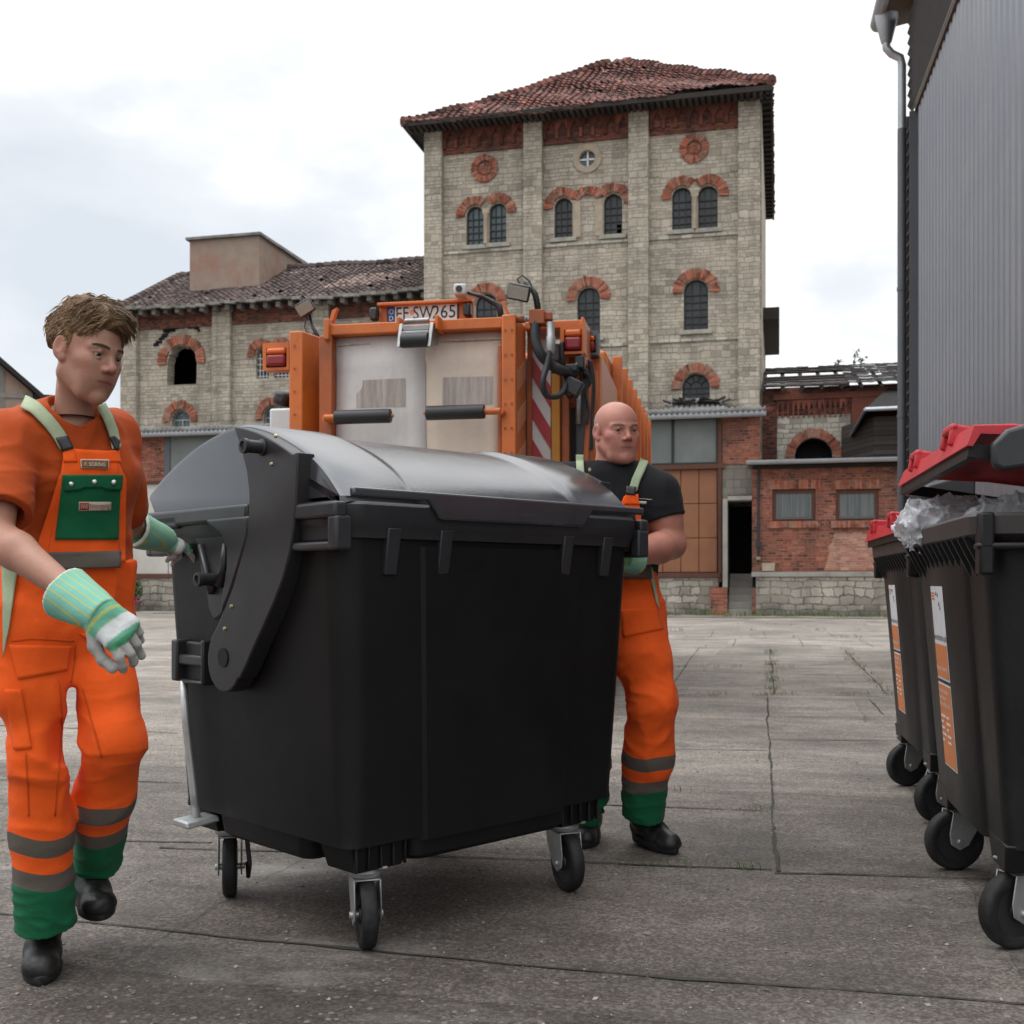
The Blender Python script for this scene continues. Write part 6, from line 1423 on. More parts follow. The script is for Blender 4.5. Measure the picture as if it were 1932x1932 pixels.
# ------------------------------------------------------------------ cloth, skin, leather
def cloth(name, col, rough=.85, weave=700, extra=None, var=.12, bmp=.12):
    b = NB(name); c = tuple(col) if extra is None else extra(b)
    c = b.vec('SCALE', c, b.math('MULTIPLY_ADD', b.noise(7, 6, rough=.7), 2*var, 1-var))
    c = b.mix(b.ramp(b.noise(4.5, 8, rough=.75), [(.52, 0), (.78, .38)]), c, b.vec('SCALE', c, .45))
    b.fin(c, rough, 0, b.bump(b.math('ADD', b.noise(weave, 2), b.math('MULTIPLY', b.noise(38, 6, rough=.65), 3.5)), bmp*1.6, .005), .2, Sheen_Weight=.04)
ORG, GRN, GRY = (.86, .108, .012), (.008, .115, .046), (.115, .095, .078)
def overall_col(b):
    hem = b.attr('hem'); wst = b.attr('wst')
    c = b.ramp(hem, [(0, GRN), (.14, GRY), (.19, ORG), (.24, GRY), (.295, ORG)], 'CONSTANT')
    w = b.math('MULTIPLY', b.math('GREATER_THAN', wst, -.024), b.math('LESS_THAN', wst, .024))
    return b.mix(w, c, GRY)
cloth('overall_cloth', ORG, .8, extra=overall_col)
cloth('overall_orange', ORG, .8); cloth('overall_green', GRN, .85); cloth('shirt_orange', (.40, .062, .010), .85); cloth('shirt_black', (.012, .012, .0135), .85)
cloth('reflective', GRY, .5); cloth('strap_green', (.36, .42, .27), .8); cloth('collar_black', (.014, .014, .016), .85)
cloth('tag_brown', (.19, .095, .04), .7); cloth('tag_cream', (.55, .5, .42), .7); cloth('tag_red', (.35, .05, .02), .7)
cloth('stitch', (.56, .08, .009), .9)
def glove_col(b): return b.attr('gcol', 'Color')
cloth('glove_leather', (.5, .5, .5), .8, extra=glove_col, var=.2, bmp=.25)
def cuff_col(b):
    s_ = b.attr('stripe'); f = b.math('FRACT', b.math('MULTIPLY', s_, 62))
    c = b.mix(b.math('LESS_THAN', f, .16), (.20, .47, .37), (.48, .46, .12)); return b.mix(b.math('GREATER_THAN', b.attr('edge'), .5), c, (.50, .55, .48))
cloth('glove_cuff', (.2, .4, .3), .85, extra=cuff_col, var=.15)
b = NB('skin'); c = b.attr('skin', 'Color'); c = b.vec('SCALE', c, b.math('MULTIPLY_ADD', b.noise(38, 8, rough=.8), .46, .77))
c = b.mix(b.math('MULTIPLY', b.ramp(b.noise(17, 5), [(.5, 0), (.75, .22)]), 1.0), c, (.50, .17, .12))
b.fin(c, b.math('MULTIPLY_ADD', b.noise(60, 4), .3, .32), 0, b.bump(b.math('ADD', b.noise(420, 3), b.noise(90, 3)), .22, .002), .5, Subsurface_Weight=.12, Subsurface_Radius=(.6, .22, .12), Subsurface_Scale=.012)
simple('hair_brown', (.20, .118, .058), .5, var=.3, vs=30, tint=.5, spec=.4)
simple('eyebrow_hair', (.09, .058, .036), .8, var=.2)
simple('eyebrow_fair', (.30, .19, .13), .8, var=.2)
b = NB('eye_white'); x, y, z = b.sep(); c = b.attr('skin', 'Color'); b.fin(c, .12, 0, None, .5)
simple('leather_black', (.010, .0098, .0098), .42, var=.35, vs=9, bump=.14, bs=90, dirt=(.045, .04, .036), dirt_amt=.45, dirt_s=14, spec=.4)
simple('sole_black', (.011, .011, .011), .7, var=.3, vs=12)
simple('snap_metal', (.6, .6, .58), .3, metal=1, var=.1)

SK = A3((.375, .188, .126))
def head(S, C, Rm, wide=1.0, jaw=1.0, ears=True, nose=1.0):
    C = A3(C); Rm = A3(Rm)
    def p(x, y, z): return C + Rm @ A3((x*wide, y, z))
    E = lambda c, r, k=.02, op='add', rot=None: S.ell(p(*c), (r[0]*wide, r[1], r[2]), Rm if rot is None else Rm @ rot, k, op)
    K = lambda a, b_, ra, rb, k=.012, op='add': S.cone(p(*a), p(*b_), ra, rb, k, op)
    E((0, -.020, .035), (.074, .094, .082), .0)
    E((0, .008, .03), (.068, .078, .075), .02)
    E((0, .022, -.035), (.058, .064, .078), .03)
    for s in (-1, 1):
        K((s*.050*jaw, -.008, -.055), (s*.030*jaw, .045, -.100), .020, .014, .03)
        K((s*.030*jaw, .045, -.100), (0, .066, -.108), .014, .014, .02)
        E((s*.045, .050, -.020), (.019, .022, .017), .026)
        E((s*.026, .060, -.058), (.024, .018, .030), .03)
        K((s*.010, .081, .019), (s*.047, .062, .018), .0080, .008, .014)
        E((s*.033, .091, .000), (.0160, .0145, .0095), .012, 'sub')
    E((0, .069, -.104), (.018, .013, .014), .014)
    E((0, .069, -.066), (.024, .0125, .020), .016)
    K((0, .078, .018), (0, .099*nose, -.022), .0075, .0095, .012)
    E((0, .1*nose, -.028), (.0105, .0115, .0095), .008)
    for s in (-1, 1): E((s*.0125, .090, -.033), (.0085, .011, .0075), .006); E((s*.0065, .097, -.040), (.0035, .006, .004), .003, 'sub')
    K((-.011, .0815, -.0590), (.011, .0815, -.0590), .0036, .0036, .006); K((-.021, .0755, -.062), (-.008, .0825, -.0595), .0024, .0034, .005); K((.021, .0755, -.062), (.008, .0825, -.0595), .0024, .0034, .005)
    K((-.011, .0800, -.0705), (.011, .0800, -.0705), .0046, .0046, .007)
    for s in (-1, 1):    # lids
        K((s*.018, .0765, .0050), (s*.032, .0800, .0086), .0036, .0044, .004); K((s*.032, .0800, .0086), (s*.047, .0685, .0045), .0044, .0036, .004)
        K((s*.018, .0765, -.0040), (s*.032, .0782, -.0078), .0034, .0038, .004); K((s*.032, .0782, -.0078), (s*.046, .0685, -.0045), .0038, .0032, .004)
    if ears:
        for s in (-1, 1):
            a = math.radians(22)*s; rz3 = np.array([[math.cos(a), -math.sin(a), 0], [math.sin(a), math.cos(a), 0], [0, 0, 1]])
            E((s*.079, -.014, -.004), (.0075, .019, .031), .008, 'add', rz3); E((s*.073, -.006, -.03), (.008, .011, .011), .008)
            E((s*.087, -.012, .002), (.006, .010, .017), .006, 'sub', rz3)
    return p
def skin_color(Vt, C, Rm, scalp=None, blush=.5):
    L_ = (Vt-A3(C)) @ A3(Rm); x, y, z = L_[:, 0], L_[:, 1], L_[:, 2]
    col = np.tile(SK, (len(Vt), 1)); near = np.linalg.norm(L_, axis=1) < .17
    g = lambda cx, cy, cz, r: np.exp(-((x-cx)**2+(y-cy)**2+(z-cz)**2)/r**2)*near
    w = (near*(y > .055)*np.exp(-((x/.021)**4) - (np.abs(z+.065)/.0095)**4))[:, None]; col = col*(1-.8*w) + A3((.30, .090, .075))*.8*w
    w = (near*(y > .055)*np.exp(-((x/.026)**6) - ((z+.0645+.06*np.abs(x)*.6)/.0022)**2))[:, None]; col = col*(1-.8*w) + A3((.07, .025, .02))*.8*w
    w = np.clip(g(.047, .055, -.028, .026)+g(-.047, .055, -.028, .026)+g(0, .105, -.028, .016)+.8*g(.08, -.014, 0, .04)+.8*g(-.08, -.014, 0, .04), 0, 1)[:, None]*blush
    col = col*(1-w*.6) + A3((.43, .14, .10))*w*.6
    w = np.clip(g(.031, .080, .003, .016)+g(-.031, .080, .003, .016), 0, 1)[:, None]; col = col*(1-.28*w)
    if scalp is not None:
        w = (near*sstep(.0, .02, z - .25*y + .015)*sstep(.045, -.02, y)*sstep(.085, .05, z)).astype(float)[:, None]*scalp; col = col*(1-w*.35) + A3((.25, .18, .14))*w*.35
        w = (near*sstep(-.035, -.06, z)*sstep(.0, .05, y))[:, None]*scalp*.5; col = col*(1-w*.3) + A3((.30, .19, .15))*w*.3
    return col
def eyes(root, p, Rm, look=(0, .9, -.2)):
    lk = Rm @ A3(look); lk /= np.linalg.norm(lk)
    for s in (-1, 1):
        c = p(s*.0325, .0682, .0002); n = 20; Vt, Q = [], []; up = V(*lk).orthogonal().normalized(); sd_ = V(*lk).cross(up)
        mb = MB(); rs = []
        for i in range(13):
            a = math.pi*i/12; rs.append([V(*c) + V(*lk)*.0122*math.cos(a) + (up*math.cos(2*math.pi*k/n)+sd_*math.sin(2*math.pi*k/n))*.0122*math.sin(a+1e-3) for k in range(n)])
        mb.rings(rs); me = mb.mesh('eye', True); v = np.array([q.co[:] for q in me.vertices]); d = ((v-c)@lk)/.0122
        col = np.where((d > .93)[:, None], A3((.006, .005, .005)), np.where((d > .76)[:, None], A3((.045, .038, .030)), A3((.30, .26, .235))))
        at = me.attributes.new('skin', 'FLOAT_COLOR', 'POINT'); at.data.foreach_set('color', np.concatenate([col, np.ones((len(col), 1))], 1).astype(np.float32).ravel())
        link(me, 'eye', 'eye_white', root, Matrix())
def brows(root, p, m):
    for s in (-1, 1):
        mb = MB()
        for k in range(90):
            t = R.random(); x = .012 + .037*t; z = .0205 + .006*math.sin(t*2.4) - .004*t + R.uniform(-.0030, .0030); y = .0905 - .0205*t*t - .002*t + .0010
            a = p(s*x, y, z); b_ = p(s*(x+.007), y-.0025, z+.002*(1-2*t)+.001); mb.tube([V(*a), V(*b_)], [.0012, .0007], 4)
        mb.obj('eyebrow', m, root, Matrix())
def hand(S, wrist, d, back, size=1.0, curl=(25, 30, 20), thumb=(.6, .5), side=1, spread=.10, fr=.0110, curls=None):
    """glove hand: d along the fingers, back = outward normal of the back of the hand, side +1 puts the thumb on +lateral"""
    d = A3(d)/np.linalg.norm(d); back = A3(back); back = back - d*(back@d); back /= np.linalg.norm(back); lat = np.cross(d, back)*side; w = A3(wrist)
    kn = []
    for i, l in enumerate((.030, .010, -.011, -.030)):
        b_ = w + d*(.086 - .006*abs(i-1)**1.3)*size + lat*l*size; kn.append(b_)
        S.cone(w + lat*l*.55*size, b_, .019*size, .0155*size, .02, 'add', [(back, .95)])
    for i, l in enumerate((.074, .082, .076, .060)):
        pos = kn[i]; dd = d + lat*spread*(1.5-i); dd /= np.linalg.norm(dd); ax_ = np.cross(dd, back); rr = fr*size*(1 if i < 3 else .9)
        cs = curls[i] if curls else curl
        for j, fl in enumerate((.46, .30, .24)):
            a = math.radians(cs[j]); c_, s_ = math.cos(a), math.sin(a); dd = dd*c_ + np.cross(ax_, dd)*s_*(-1 if (np.cross(ax_, dd)@back) > 0 else 1)
            e_ = pos + dd*l*fl*size; S.cone(pos, e_, rr, rr*.93, .0025); pos = e_; rr *= .93
    b0 = w + d*.022*size + lat*.022*size - back*.006; b1 = b0 + (d*thumb[0] + lat*.62 - back*thumb[1])*.045*size; b2 = b1 + (d*.85 + lat*.15 - back*.35)*.034*size; b3 = b2 + (d*.95 - lat*.05 - back*.3)*.026*size
    S.cone(b0, b1, .019*size, .0145*size, .014); S.cone(b1, b2, .0135*size, .0125*size, .006); S.cone(b2, b3, .0125*size, .011*size, .006)
    return lat
def glove(root, wrist, d, back, cuff0, side, lo, hi, size=1.02, palm_up=None, **kw):
    S = SDF(lo, hi, .0035); d = A3(d)/np.linalg.norm(d); lat = hand(S, wrist, d, back, size, side=side, **kw)
    S.cone(A3(wrist)-d*.03, A3(wrist)+d*.02, .033, .032, .02)
    S.disp(lambda P: .0016*(vnoise(P*90, 1)-.5) + .003*(vnoise(P*45, 2)-.5))
    Vt, Q = S.nets(); bk = A3(back); bk = bk - d*(bk@d); bk /= np.linalg.norm(bk)
    r = Vt-A3(wrist); a = r@d; h = r@bk
    green = A3((.13, .36, .24)); white = A3((.50, .51, .50)); grey = A3((.34, .33, .31))
    dark = A3((.05, .2, .1)); st = (np.sin(a*230) > .55)[:, None]
    col = np.where((h > -.002)[:, None], np.where(st, A3((.36, .42, .13)), green), grey)
    col = np.where(((a > .058) & (a < .095) & (h > -.004))[:, None], white, col); col = np.where((a > .105)[:, None], np.where(((a < .125) & (h > 0))[:, None], dark*1.6, grey*1.25), col)
    o = link(npmesh('glove', Vt, Q, {'gcol': col}), 'glove', 'glove_leather', root, Matrix())
    c0 = A3(cuff0); c1 = A3(wrist) + d*.022; ax_ = (c1-c0)/np.linalg.norm(c1-c0)
    S2 = SDF(np.minimum(c0, c1)-.09, np.maximum(c0, c1)+.09, .004)
    S2.cone(c0-ax_*.03, c1, .066, .041, .0, 'add', [(np.cross(ax_, bk)/np.linalg.norm(np.cross(ax_, bk)), 1.08)]); S2.cone(c0-ax_*.05, c1-ax_*.02, .060, .030, .004, 'sub'); S2.cut(c0, -ax_); S2.cut(c1+ax_*.004, ax_)
    S2.disp(lambda P: .004*(vnoise(P*22, 3)-.5))
    Vc, Qc = S2.nets(); rr = Vc-c0; ln = rr@ax_; pv = np.cross(ax_, bk); pv /= np.linalg.norm(pv)
    link(npmesh('cuff', Vc, Qc, {'stripe': rr@pv, 'edge': (ln < .006).astype(float)}), 'cuff', 'glove_cuff', o, Matrix()); ROOTM[o.name] = ROOTM[root.name]
    return S2
def boot(root, ankle, heel, toe, up=(0, 0, 1), shaft=.12, size=1.0):
    """heel and toe lie on the sole plane"""
    heel, toe, ankle = A3(heel), A3(toe), A3(ankle); d = toe-heel; Lf = np.linalg.norm(d); d /= Lf; up = A3(up); up = up - d*(up@d); up /= np.linalg.norm(up); lat = np.cross(d, up)
    S = SDF(np.minimum(np.minimum(heel, toe), ankle)-.14, np.maximum(np.maximum(heel, toe), ankle+A3((0, 0, shaft)))+.14, .0045)
    P = lambda t, l, h: heel + d*t*Lf + lat*l + up*h
    S.cone(P(.12, 0, .055), P(.55, .0, .052), .042, .046, .02, 'add', [(up, 1.12)]); S.cone(P(.55, 0, .045), P(.86, .004, .035), .048, .043, .02, 'add', [(up, .92)])
    S.ell(P(.84, 0, .032), (.046, .046, .036), np.stack([lat, d, up], 1), .015)
    S.cone(P(.5, 0, .075), P(.2, 0, .11), .030, .044, .03); S.cone(P(.17, 0, .08), ankle, .044, .046, .02); sh = ankle + (A3((0, 0, 1))*.4+up*.6)*shaft*.6; S.cone(ankle, sh, .046, .052, .02)
    S.cut(P(0, 0, .018), -up); S.disp(lambda Q: .0025*(vnoise(Q*55, 4)-.5) + .003*(vnoise(Q*A3((30, 30, 60)), 5)-.5))
    Vt, Q = S.nets(); o = link(npmesh('boot', Vt, Q), 'boot', 'leather_black', root, Matrix())
    out_ = []
    for k in range(28):
        a = 2*math.pi*k/28; t = .5 + .5*math.cos(a)*1.0; wv = .050 if t > .55 else (.042 if t > .3 else .046)
        out_.append((t*Lf*1.0 - .004 + .008*t, math.sin(a)*wv*(1.06 if abs(math.cos(a)) < .9 else 1.0)))
    mb = MB(); rs = []
    for hh, k in ((-.004, .94), (.0, 1.0), (.022, 1.03), (.026, 1.0)): rs.append([V(*(heel + d*(Lf/2+(x-Lf/2)*k) + lat*y*k + up*hh)) for x, y in out_])
    mb.rings(rs); ROOTM[o.name] = ROOTM[root.name]; mb.obj('boot_sole', 'sole_black', o, Matrix(), auto=50)
    mb = MB()
    for k in range(5):
        t = .60 - .075*k; h = .088 + .016*k; 
        a_, b_ = P(t, -.022, h-.004), P(t-.03, .022, h+.004); mid = P(t-.015, 0, h+.010); mb.tube([V(*a_), V(*mid), V(*b_)], .0028, 5); a_, b_ = P(t-.03, -.022, h), P(t, .022, h-.002); mb.tube([V(*a_), V(*(mid+up*.002)), V(*b_)], .0028, 5)
    mb.obj('boot_laces', 'rubber', o, Matrix())
def folds(amp, seed=0, wt=None, lng=(9, 9, 3.2), crs=(6, 6, 14)):
    """rounded drape ridges: long ones down the cloth, cross ones where it bunches (wt)"""
    def fn(P):
        w = vnoise(P*5, seed+9)*1.6; a = vnoise(P*A3(lng)+w[:, None], seed); b_ = vnoise(P*A3(crs)+w[:, None]*1.6, seed+1); c = vnoise(P*A3(crs)*1.7+w[:, None]*2.2, seed+2)
        k = 0 if wt is None else wt(P)
        return -amp*((1-np.abs(2*a-1))**3*.8 - .3 + k*((1-np.abs(2*b_-1))**3*1.1 + (1-np.abs(2*c-1))**3*.5 - .5))
    return fn
def trousers(S, legs, pelvis, waist, sdir, fdir, wr=.118, wflat=1.42):
    S.cone(pelvis, waist, wr*1.02, wr*.98, .03, 'add', [(sdir, wflat)])
    for hip, knee, ank, r in legs:
        mid = (A3(hip)*.5+A3(knee)*.5); S.chain([hip, mid, knee], [r[0], r[1], r[2]], .045); kb = A3(knee)*.55 + A3(ank)*.45; S.chain([knee, kb, ank], [r[2], r[3], r[4]], .03)
def finish_trousers(S, legs, root, waist_fn, hemh=.0, name='overalls'):
    Vt, Q = S.nets(); hem = np.ones(len(Vt)); best = np.full(len(Vt), 9.)
    for hip, knee, ank, r in legs:
        ax_ = A3(knee)-A3(ank); Lk = np.linalg.norm(ax_); ax_ /= Lk; t = (Vt-A3(ank))@ax_; dist = np.linalg.norm(Vt-A3(ank)-np.clip(t, -.1, Lk)[:, None]*ax_, axis=1)
        m = (dist < best) & (t < Lk*.92); hem = np.where(m, t+.0, hem); best = np.minimum(best, dist)
    hem = np.where(hem < 1, hem + .008*np.sin(Vt[:, 0]*30) + .006*(vnoise(Vt*9, 3)-.5), hem)
    return link(npmesh(name, Vt, Q, {'hem': hem, 'wst': waist_fn(Vt)}), name, 'overall_cloth', root, Matrix())
def frame_from(yaw, pitch, roll=0):
    y, p_ = math.radians(yaw), math.radians(pitch); f = A3((math.sin(y)*math.cos(p_), -math.cos(y)*math.cos(p_), -math.sin(p_))); l = np.cross(A3((0, 0, 1)), f); l /= np.linalg.norm(l); u = np.cross(f, l)
    if roll: r = math.radians(roll); l, u = l*math.cos(r)+u*math.sin(r), u*math.cos(r)-l*math.sin(r)
    return np.stack([l, f, u], 1)
def person(label, base, Vt, Q, col):
    me = npmesh('person', Vt, Q, {'skin': col}); o = link(me, 'person', 'skin'); tag(o, label, 'person'); reroot(o, base); return o
# ------------------------------------------------------------------ the young worker at the left
w = lambda *a: A3(W(*a))
def worker_young():
    a = math.radians(32); f = A3((math.sin(a), -math.cos(a), 0)); s = A3((math.cos(a), math.sin(a), 0))
    C = w(166, 665, 2.88); Rm = frame_from(61, 15, -3)
    neck = w(138, 782, 2.95); up = w(118, 830, 2.985); chest = w(128, 890, 3.0); belly = w(130, 1050, 3.04); pel = w(118, 1165, 3.06)
    rS, rE, rW = w(6, 834, 2.85), w(-10, 1008, 2.70), w(122, 1108, 2.60)
    lS, lE, lW = w(208, 826, 3.10), w(226, 962, 3.27), w(256, 996, 3.47)
    # skin: fine head and neck, coarser trunk and arms
    S = SDF(C-.16, C+A3((.16, .16, .15)), .0022); p = head(S, C, Rm, .95, .97); n0 = p(0, -.028, -.05)
    S.cone(n0, neck+A3((0, .0, -.06)), .046, .053, .02); S.cone(p(-.045, -.02, -.07), neck+A3((.02, -.02, -.02)), .014, .012, .02)
    hv = S.nets()
    S = SDF(A3((-1.75, 2.4, .75)), A3((-.85, 3.75, 1.62)), .006)
    S.cone(neck+A3((0, 0, -.03)), up, .05, .07, .03); S.cone(up, chest, .095, .1, .03, 'add', [(s, 1.4)]); S.cone(chest, belly, .1, .09, .03, 'add', [(s, 1.35)]); S.cone(belly, pel, .09, .1, .03, 'add', [(s, 1.4)])
    for sh, el, wr, r in ((rS, rE, rW, 1.0), (lS, lE, lW, .96)):
        S.chain([sh, A3(sh)*.4+A3(el)*.6, el], [.056*r, .048*r, .043*r], .02); m = A3(el)*.68+A3(wr)*.32; S.chain([el, m, wr], [.043*r, .0455*r, .031*r], .015)
    Vt, Q = join_nets([hv, S.nets()])
    o = person('young worker with brown hair in orange shirt and bib overalls walking beside the dark container', w(100, 1838, 3.07)*A3((1, 1, 0)), Vt, Q, skin_color(Vt, C, Rm, None, .55))
    eyes(o, p, Rm, (.05, .9, -.22)); brows(o, p, 'eyebrow_hair')
    # hair
    HS = SDF(C-.15, C+.17, .003)
    HS.ell(p(0, -.026, .043), (.079, .104, .087), Rm, .0); HS.ell(p(.012, .058, .094), (.050, .042, .022), Rm, .03); HS.ell(p(.0, .0, .108), (.056, .07, .03), Rm, .03)
    L_ = lambda P: (P-C) @ Rm
    nrm = Rm @ A3((0, .66, -.75)); HS.cut(p(0, .088, .080), nrm, C-.15, C+.17)
    def hd(P):
        q = L_(P); w_ = vnoise(P*30, 2)*1.5; return .003*np.sin(q[:, 0]*150 + q[:, 1]*95 + w_*5) + .010*(vnoise(P*34, 1)-.5) + .003*(vnoise(P*100, 3)-.5)
    HS.disp(hd); Vh, Qh = HS.nets(); ho = link(npmesh('hair', Vh, Qh, {'tint': np.full(len(Vh), .05)}), 'hair', 'hair_brown', o, Matrix())
    mb = MB(); rg = np.random.default_rng(4); NS = 6500; c0 = A3((0, -.022, .040))
    dd = np.concatenate([rg.normal(size=(NS, 3)), rg.normal(size=(NS, 3))*.55 + A3((.1, .75, .85))]); rg.shuffle(dd); dd /= np.linalg.norm(dd, axis=1)[:, None]
    toW = lambda q: C + (q*A3((.95, 1, 1))) @ Rm.T
    def onsurf(q):                       # push points out to the hair surface along the ray from the skull's centre
        d = q-c0; d /= np.linalg.norm(d, axis=1)[:, None]; ts = np.arange(.06, .17, .002); f_ = HS.sample(toW(c0 + d[:, None, :]*ts[None, :, None]))
        k = f_.shape[1]-1-np.argmax((f_ < 0)[:, ::-1], 1); ok = (f_ < 0).any(1); return c0 + d*ts[k][:, None], d, ok
    q, nn, ok = onsurf(c0 + dd); q, nn = q[ok][:NS], nn[ok][:NS]; n = len(q)
    top = sstep(.035, .085, q[:, 2]); side = 1-top
    wv = vnoise(toW(q)*28, 3)-.5; wv2 = vnoise(toW(q)*55, 4)-.5
    cb = top[:, None]*A3((.85, .62, .1)) + side[:, None]*A3((.0, -.55, -.85)); cb = cb + (q[:, 0] < -.03)[:, None]*(q[:, 2] > .05)[:, None]*A3((-1.1, -.75, -.4))
    Ls = rg.uniform(.030, .058, n)*(.55+.45*top); lf = rg.uniform(.0, .16, n)*(.35+.65*top); fly = rg.random(n) < .05; lf = np.where(fly, lf+.25, lf); pos = q.copy(); paths = [pos]
    for k in range(6):
        dr = cb + wv[:, None]*A3((1.3, -1.0, .6))*(1+.5*math.sin(k*1.1)) + wv2[:, None]*A3((.7, .9, .5)) + rg.normal(size=(n, 3))*.10
        dr = dr - nn*(dr*nn).sum(1)[:, None]; dr /= np.linalg.norm(dr, axis=1)[:, None]; nx = pos + dr*(Ls/6)[:, None]
        sp_, nn2, ok = onsurf(nx); t = (k+1)/6; rad = np.linalg.norm(sp_-c0, axis=1); radp = np.linalg.norm(nx-c0, axis=1); rr = np.where(ok & (rad > radp*.90), rad, radp - .0012)
        pos = c0 + nn2*(rr)[:, None]; nn = nn2; paths.append(pos + nn*(Ls*lf*t*(1.2-.5*t) + .0012)[:, None])
    paths = np.stack([toW(x) for x in paths], 1); tn = np.clip(rg.normal(.5, .24, n) + wv*.8, 0, 1); r0 = rg.uniform(.0008, .0015, n)
    for k in range(n): mb.tint = float(tn[k]); mb.tube([V(*x) for x in paths[k]], [r0[k]*f_ for f_ in (.9, 1, 1, .95, .8, .55, .15)], 3, False)
    ROOTM[ho.name] = ROOTM[o.name]; mb.obj('hair_locks', 'hair_brown', ho, Matrix(), smooth=True)
    # T-shirt
    S = SDF(A3((-1.72, 2.5, .88)), A3((-.85, 3.5, 1.60)), .005); TS = S
    S.cone(up, chest, .108, .122, .0, 'add', [(s, 1.42)]); S.cone(chest, belly, .122, .108, .04, 'add', [(s, 1.38)]); S.cone(belly, pel, .108, .115, .04, 'add', [(s, 1.4)])
    S.cone(neck+A3((0, 0, -.015)), up+A3((0, 0, -.02)), .066, .1, .045)
    for sh, el, t in ((rS, rE, .80), (lS, lE, .78)):
        S.cone(up, sh, .075, .07, .05); e_ = A3(sh)+(A3(el)-A3(sh))*(t+.15); S.cone(sh, e_, .073, .083, .04)
    S.disp(folds(.008, 3, lambda P: .25+.9*np.exp(-((P-A3(rS)*.5-A3(rE)*.5)**2).sum(1)/.012) + .5*np.exp(-(P[:, 2]-1.15)**2/.008)))
    for sh, el, t in ((rS, rE, .80), (lS, lE, .78)):
        S.cone(A3(sh)+(A3(el)-A3(sh))*(t-.12), A3(el), .060, .068, .004, 'sub')
        ax_ = A3(el)-A3(sh); c_ = A3(sh)+ax_*t; S.cut(c_, ax_, c_-A3((.16, .16, .16)), c_+A3((.15, .15, .14))*1.0) if sh is rS else None
    S.cone(neck+A3((0, 0, -.035)), neck+(A3(p(0, -.03, -.06))-neck)*1.2, .058, .072, .006, 'sub')
    sv = S.nets(); link(npmesh('shirt', *sv), 'shirt', 'shirt_orange', o, Matrix())
    ring = []
    nd = A3(p(0, -.03, -.06))-neck; nd /= np.linalg.norm(nd); na = np.cross(nd, f); na /= np.linalg.norm(na); nb = np.cross(na, nd)
    mb = MB(); rr = [neck - nd*.022 + na*.067*math.cos(t) + nb*.070*math.sin(t) - nd*.010*math.sin(t) for t in np.linspace(0, 2*math.pi, 33)]; mb.tube([V(*q) for q in rr], .0095, 8); mb.obj('shirt_collar', 'shirt_orange', o, Matrix(), smooth=True)
    mb = MB(); rr = [neck + nd*.004 + na*.060*math.cos(t) + nb*.060*math.sin(t) - nd*.028*max(0, math.sin(t)) for t in np.linspace(0, 2*math.pi, 90)]
    for i in range(0, 90): mb.lathe([(.0004, -.0014), (.0015, -.0006), (.0015, .0006), (.0004, .0014)], V(*rr[i]), (0, 0, 1), 6)
    mb.obj('bead_necklace', 'black_metal', o, Matrix(), smooth=True)
    # overalls
    legs = [(w(66, 1200, 2.99), w(74, 1420, 2.96), w(88, 1742, 3.09), (.112, .086, .074, .075, .079)), (w(174, 1195, 3.12), w(213, 1395, 3.02), w(180, 1630, 3.26), (.106, .083, .080, .078, .066))]
    S = SDF(A3((-1.75, 2.65, .0)), A3((-.85, 3.45, 1.20)), .005)
    wst = w(130, 1062, 3.04); trousers(S, legs, pel, wst, s, f, .128, 1.40)
    S.cone(w(20, 1160, 2.95), w(28, 1300, 2.93), .05, .06, .05)
    S.cut(wst + A3((0, 0, .02)), A3((.10, -.05, 1)))
    def hems():
        for hip, knee, ank, r in legs:
            ax_ = A3(ank)-A3(knee); ax_ /= np.linalg.norm(ax_); S.cut(ank, ax_, A3(ank)-.15, A3(ank)+.15); S.cone(A3(ank)-ax_*.04, A3(ank)+ax_*.05, r[4]-.022, r[4]-.014, .0, 'sub')
    kz = [A3(l[1])[2] for l in legs]
    def fd(P):
        b_ = np.zeros(len(P))
        for (hip, knee, ank, r), g in zip(legs, (.6, .75)):
            b_ += g*.7*np.exp(-((P-A3(knee)+A3((0, 0, .05)))**2).sum(1)/.016) + .9*np.exp(-((P-A3(ank)-A3((0, 0, .06)))**2).sum(1)/.012)
        return folds(.010, 6, lambda Q: .25+b_)(P)
    S.disp(fd); S.cone(w(134, 1300, 3.06), w(137, 1420, 3.02), .013, .019, .025, 'sub', [(A3((-.39, .92, 0)), 14)]); S.cone(w(137, 1420, 3.02), w(143, 1640, 3.15), .019, .008, .02, 'sub', [(A3((-.39, .92, 0)), 16)]); S.ell(w(138, 1392, 3.03), (.022, .30, .06), None, .02, 'sub'); hems(); OS = S; US = Both(TS, OS)
    finish_trousers(S, legs, o, lambda Vt: Vt[:, 2]*0+1)
    # seams and pockets on the front of the thighs
    Y1 = (2.5, 3.5)
    drape(OS, [(17, 1216), (136, 1219), (128, 1264), (34, 1282)], 18, 10, .004, Y1, 'thigh_pocket', 'overall_orange', o, .003)
    drape(OS, [(8, 1300), (40, 1300), (60, 1412), (26, 1415)], 8, 16, .004, Y1, 'rule_pocket', 'overall_orange', o, .003)
    drape(OS, [(150, 1195), (238, 1190), (238, 1235), (214, 1250)], 12, 10, .004, Y1, 'thigh_pocket', 'overall_orange', o, .003)
    drape(OS, [(4, 1056), (34, 1066), (18, 1180), (6, 1240)], 8, 14, .006, Y1, 'elastic_panel', 'strap_green', o, .004)
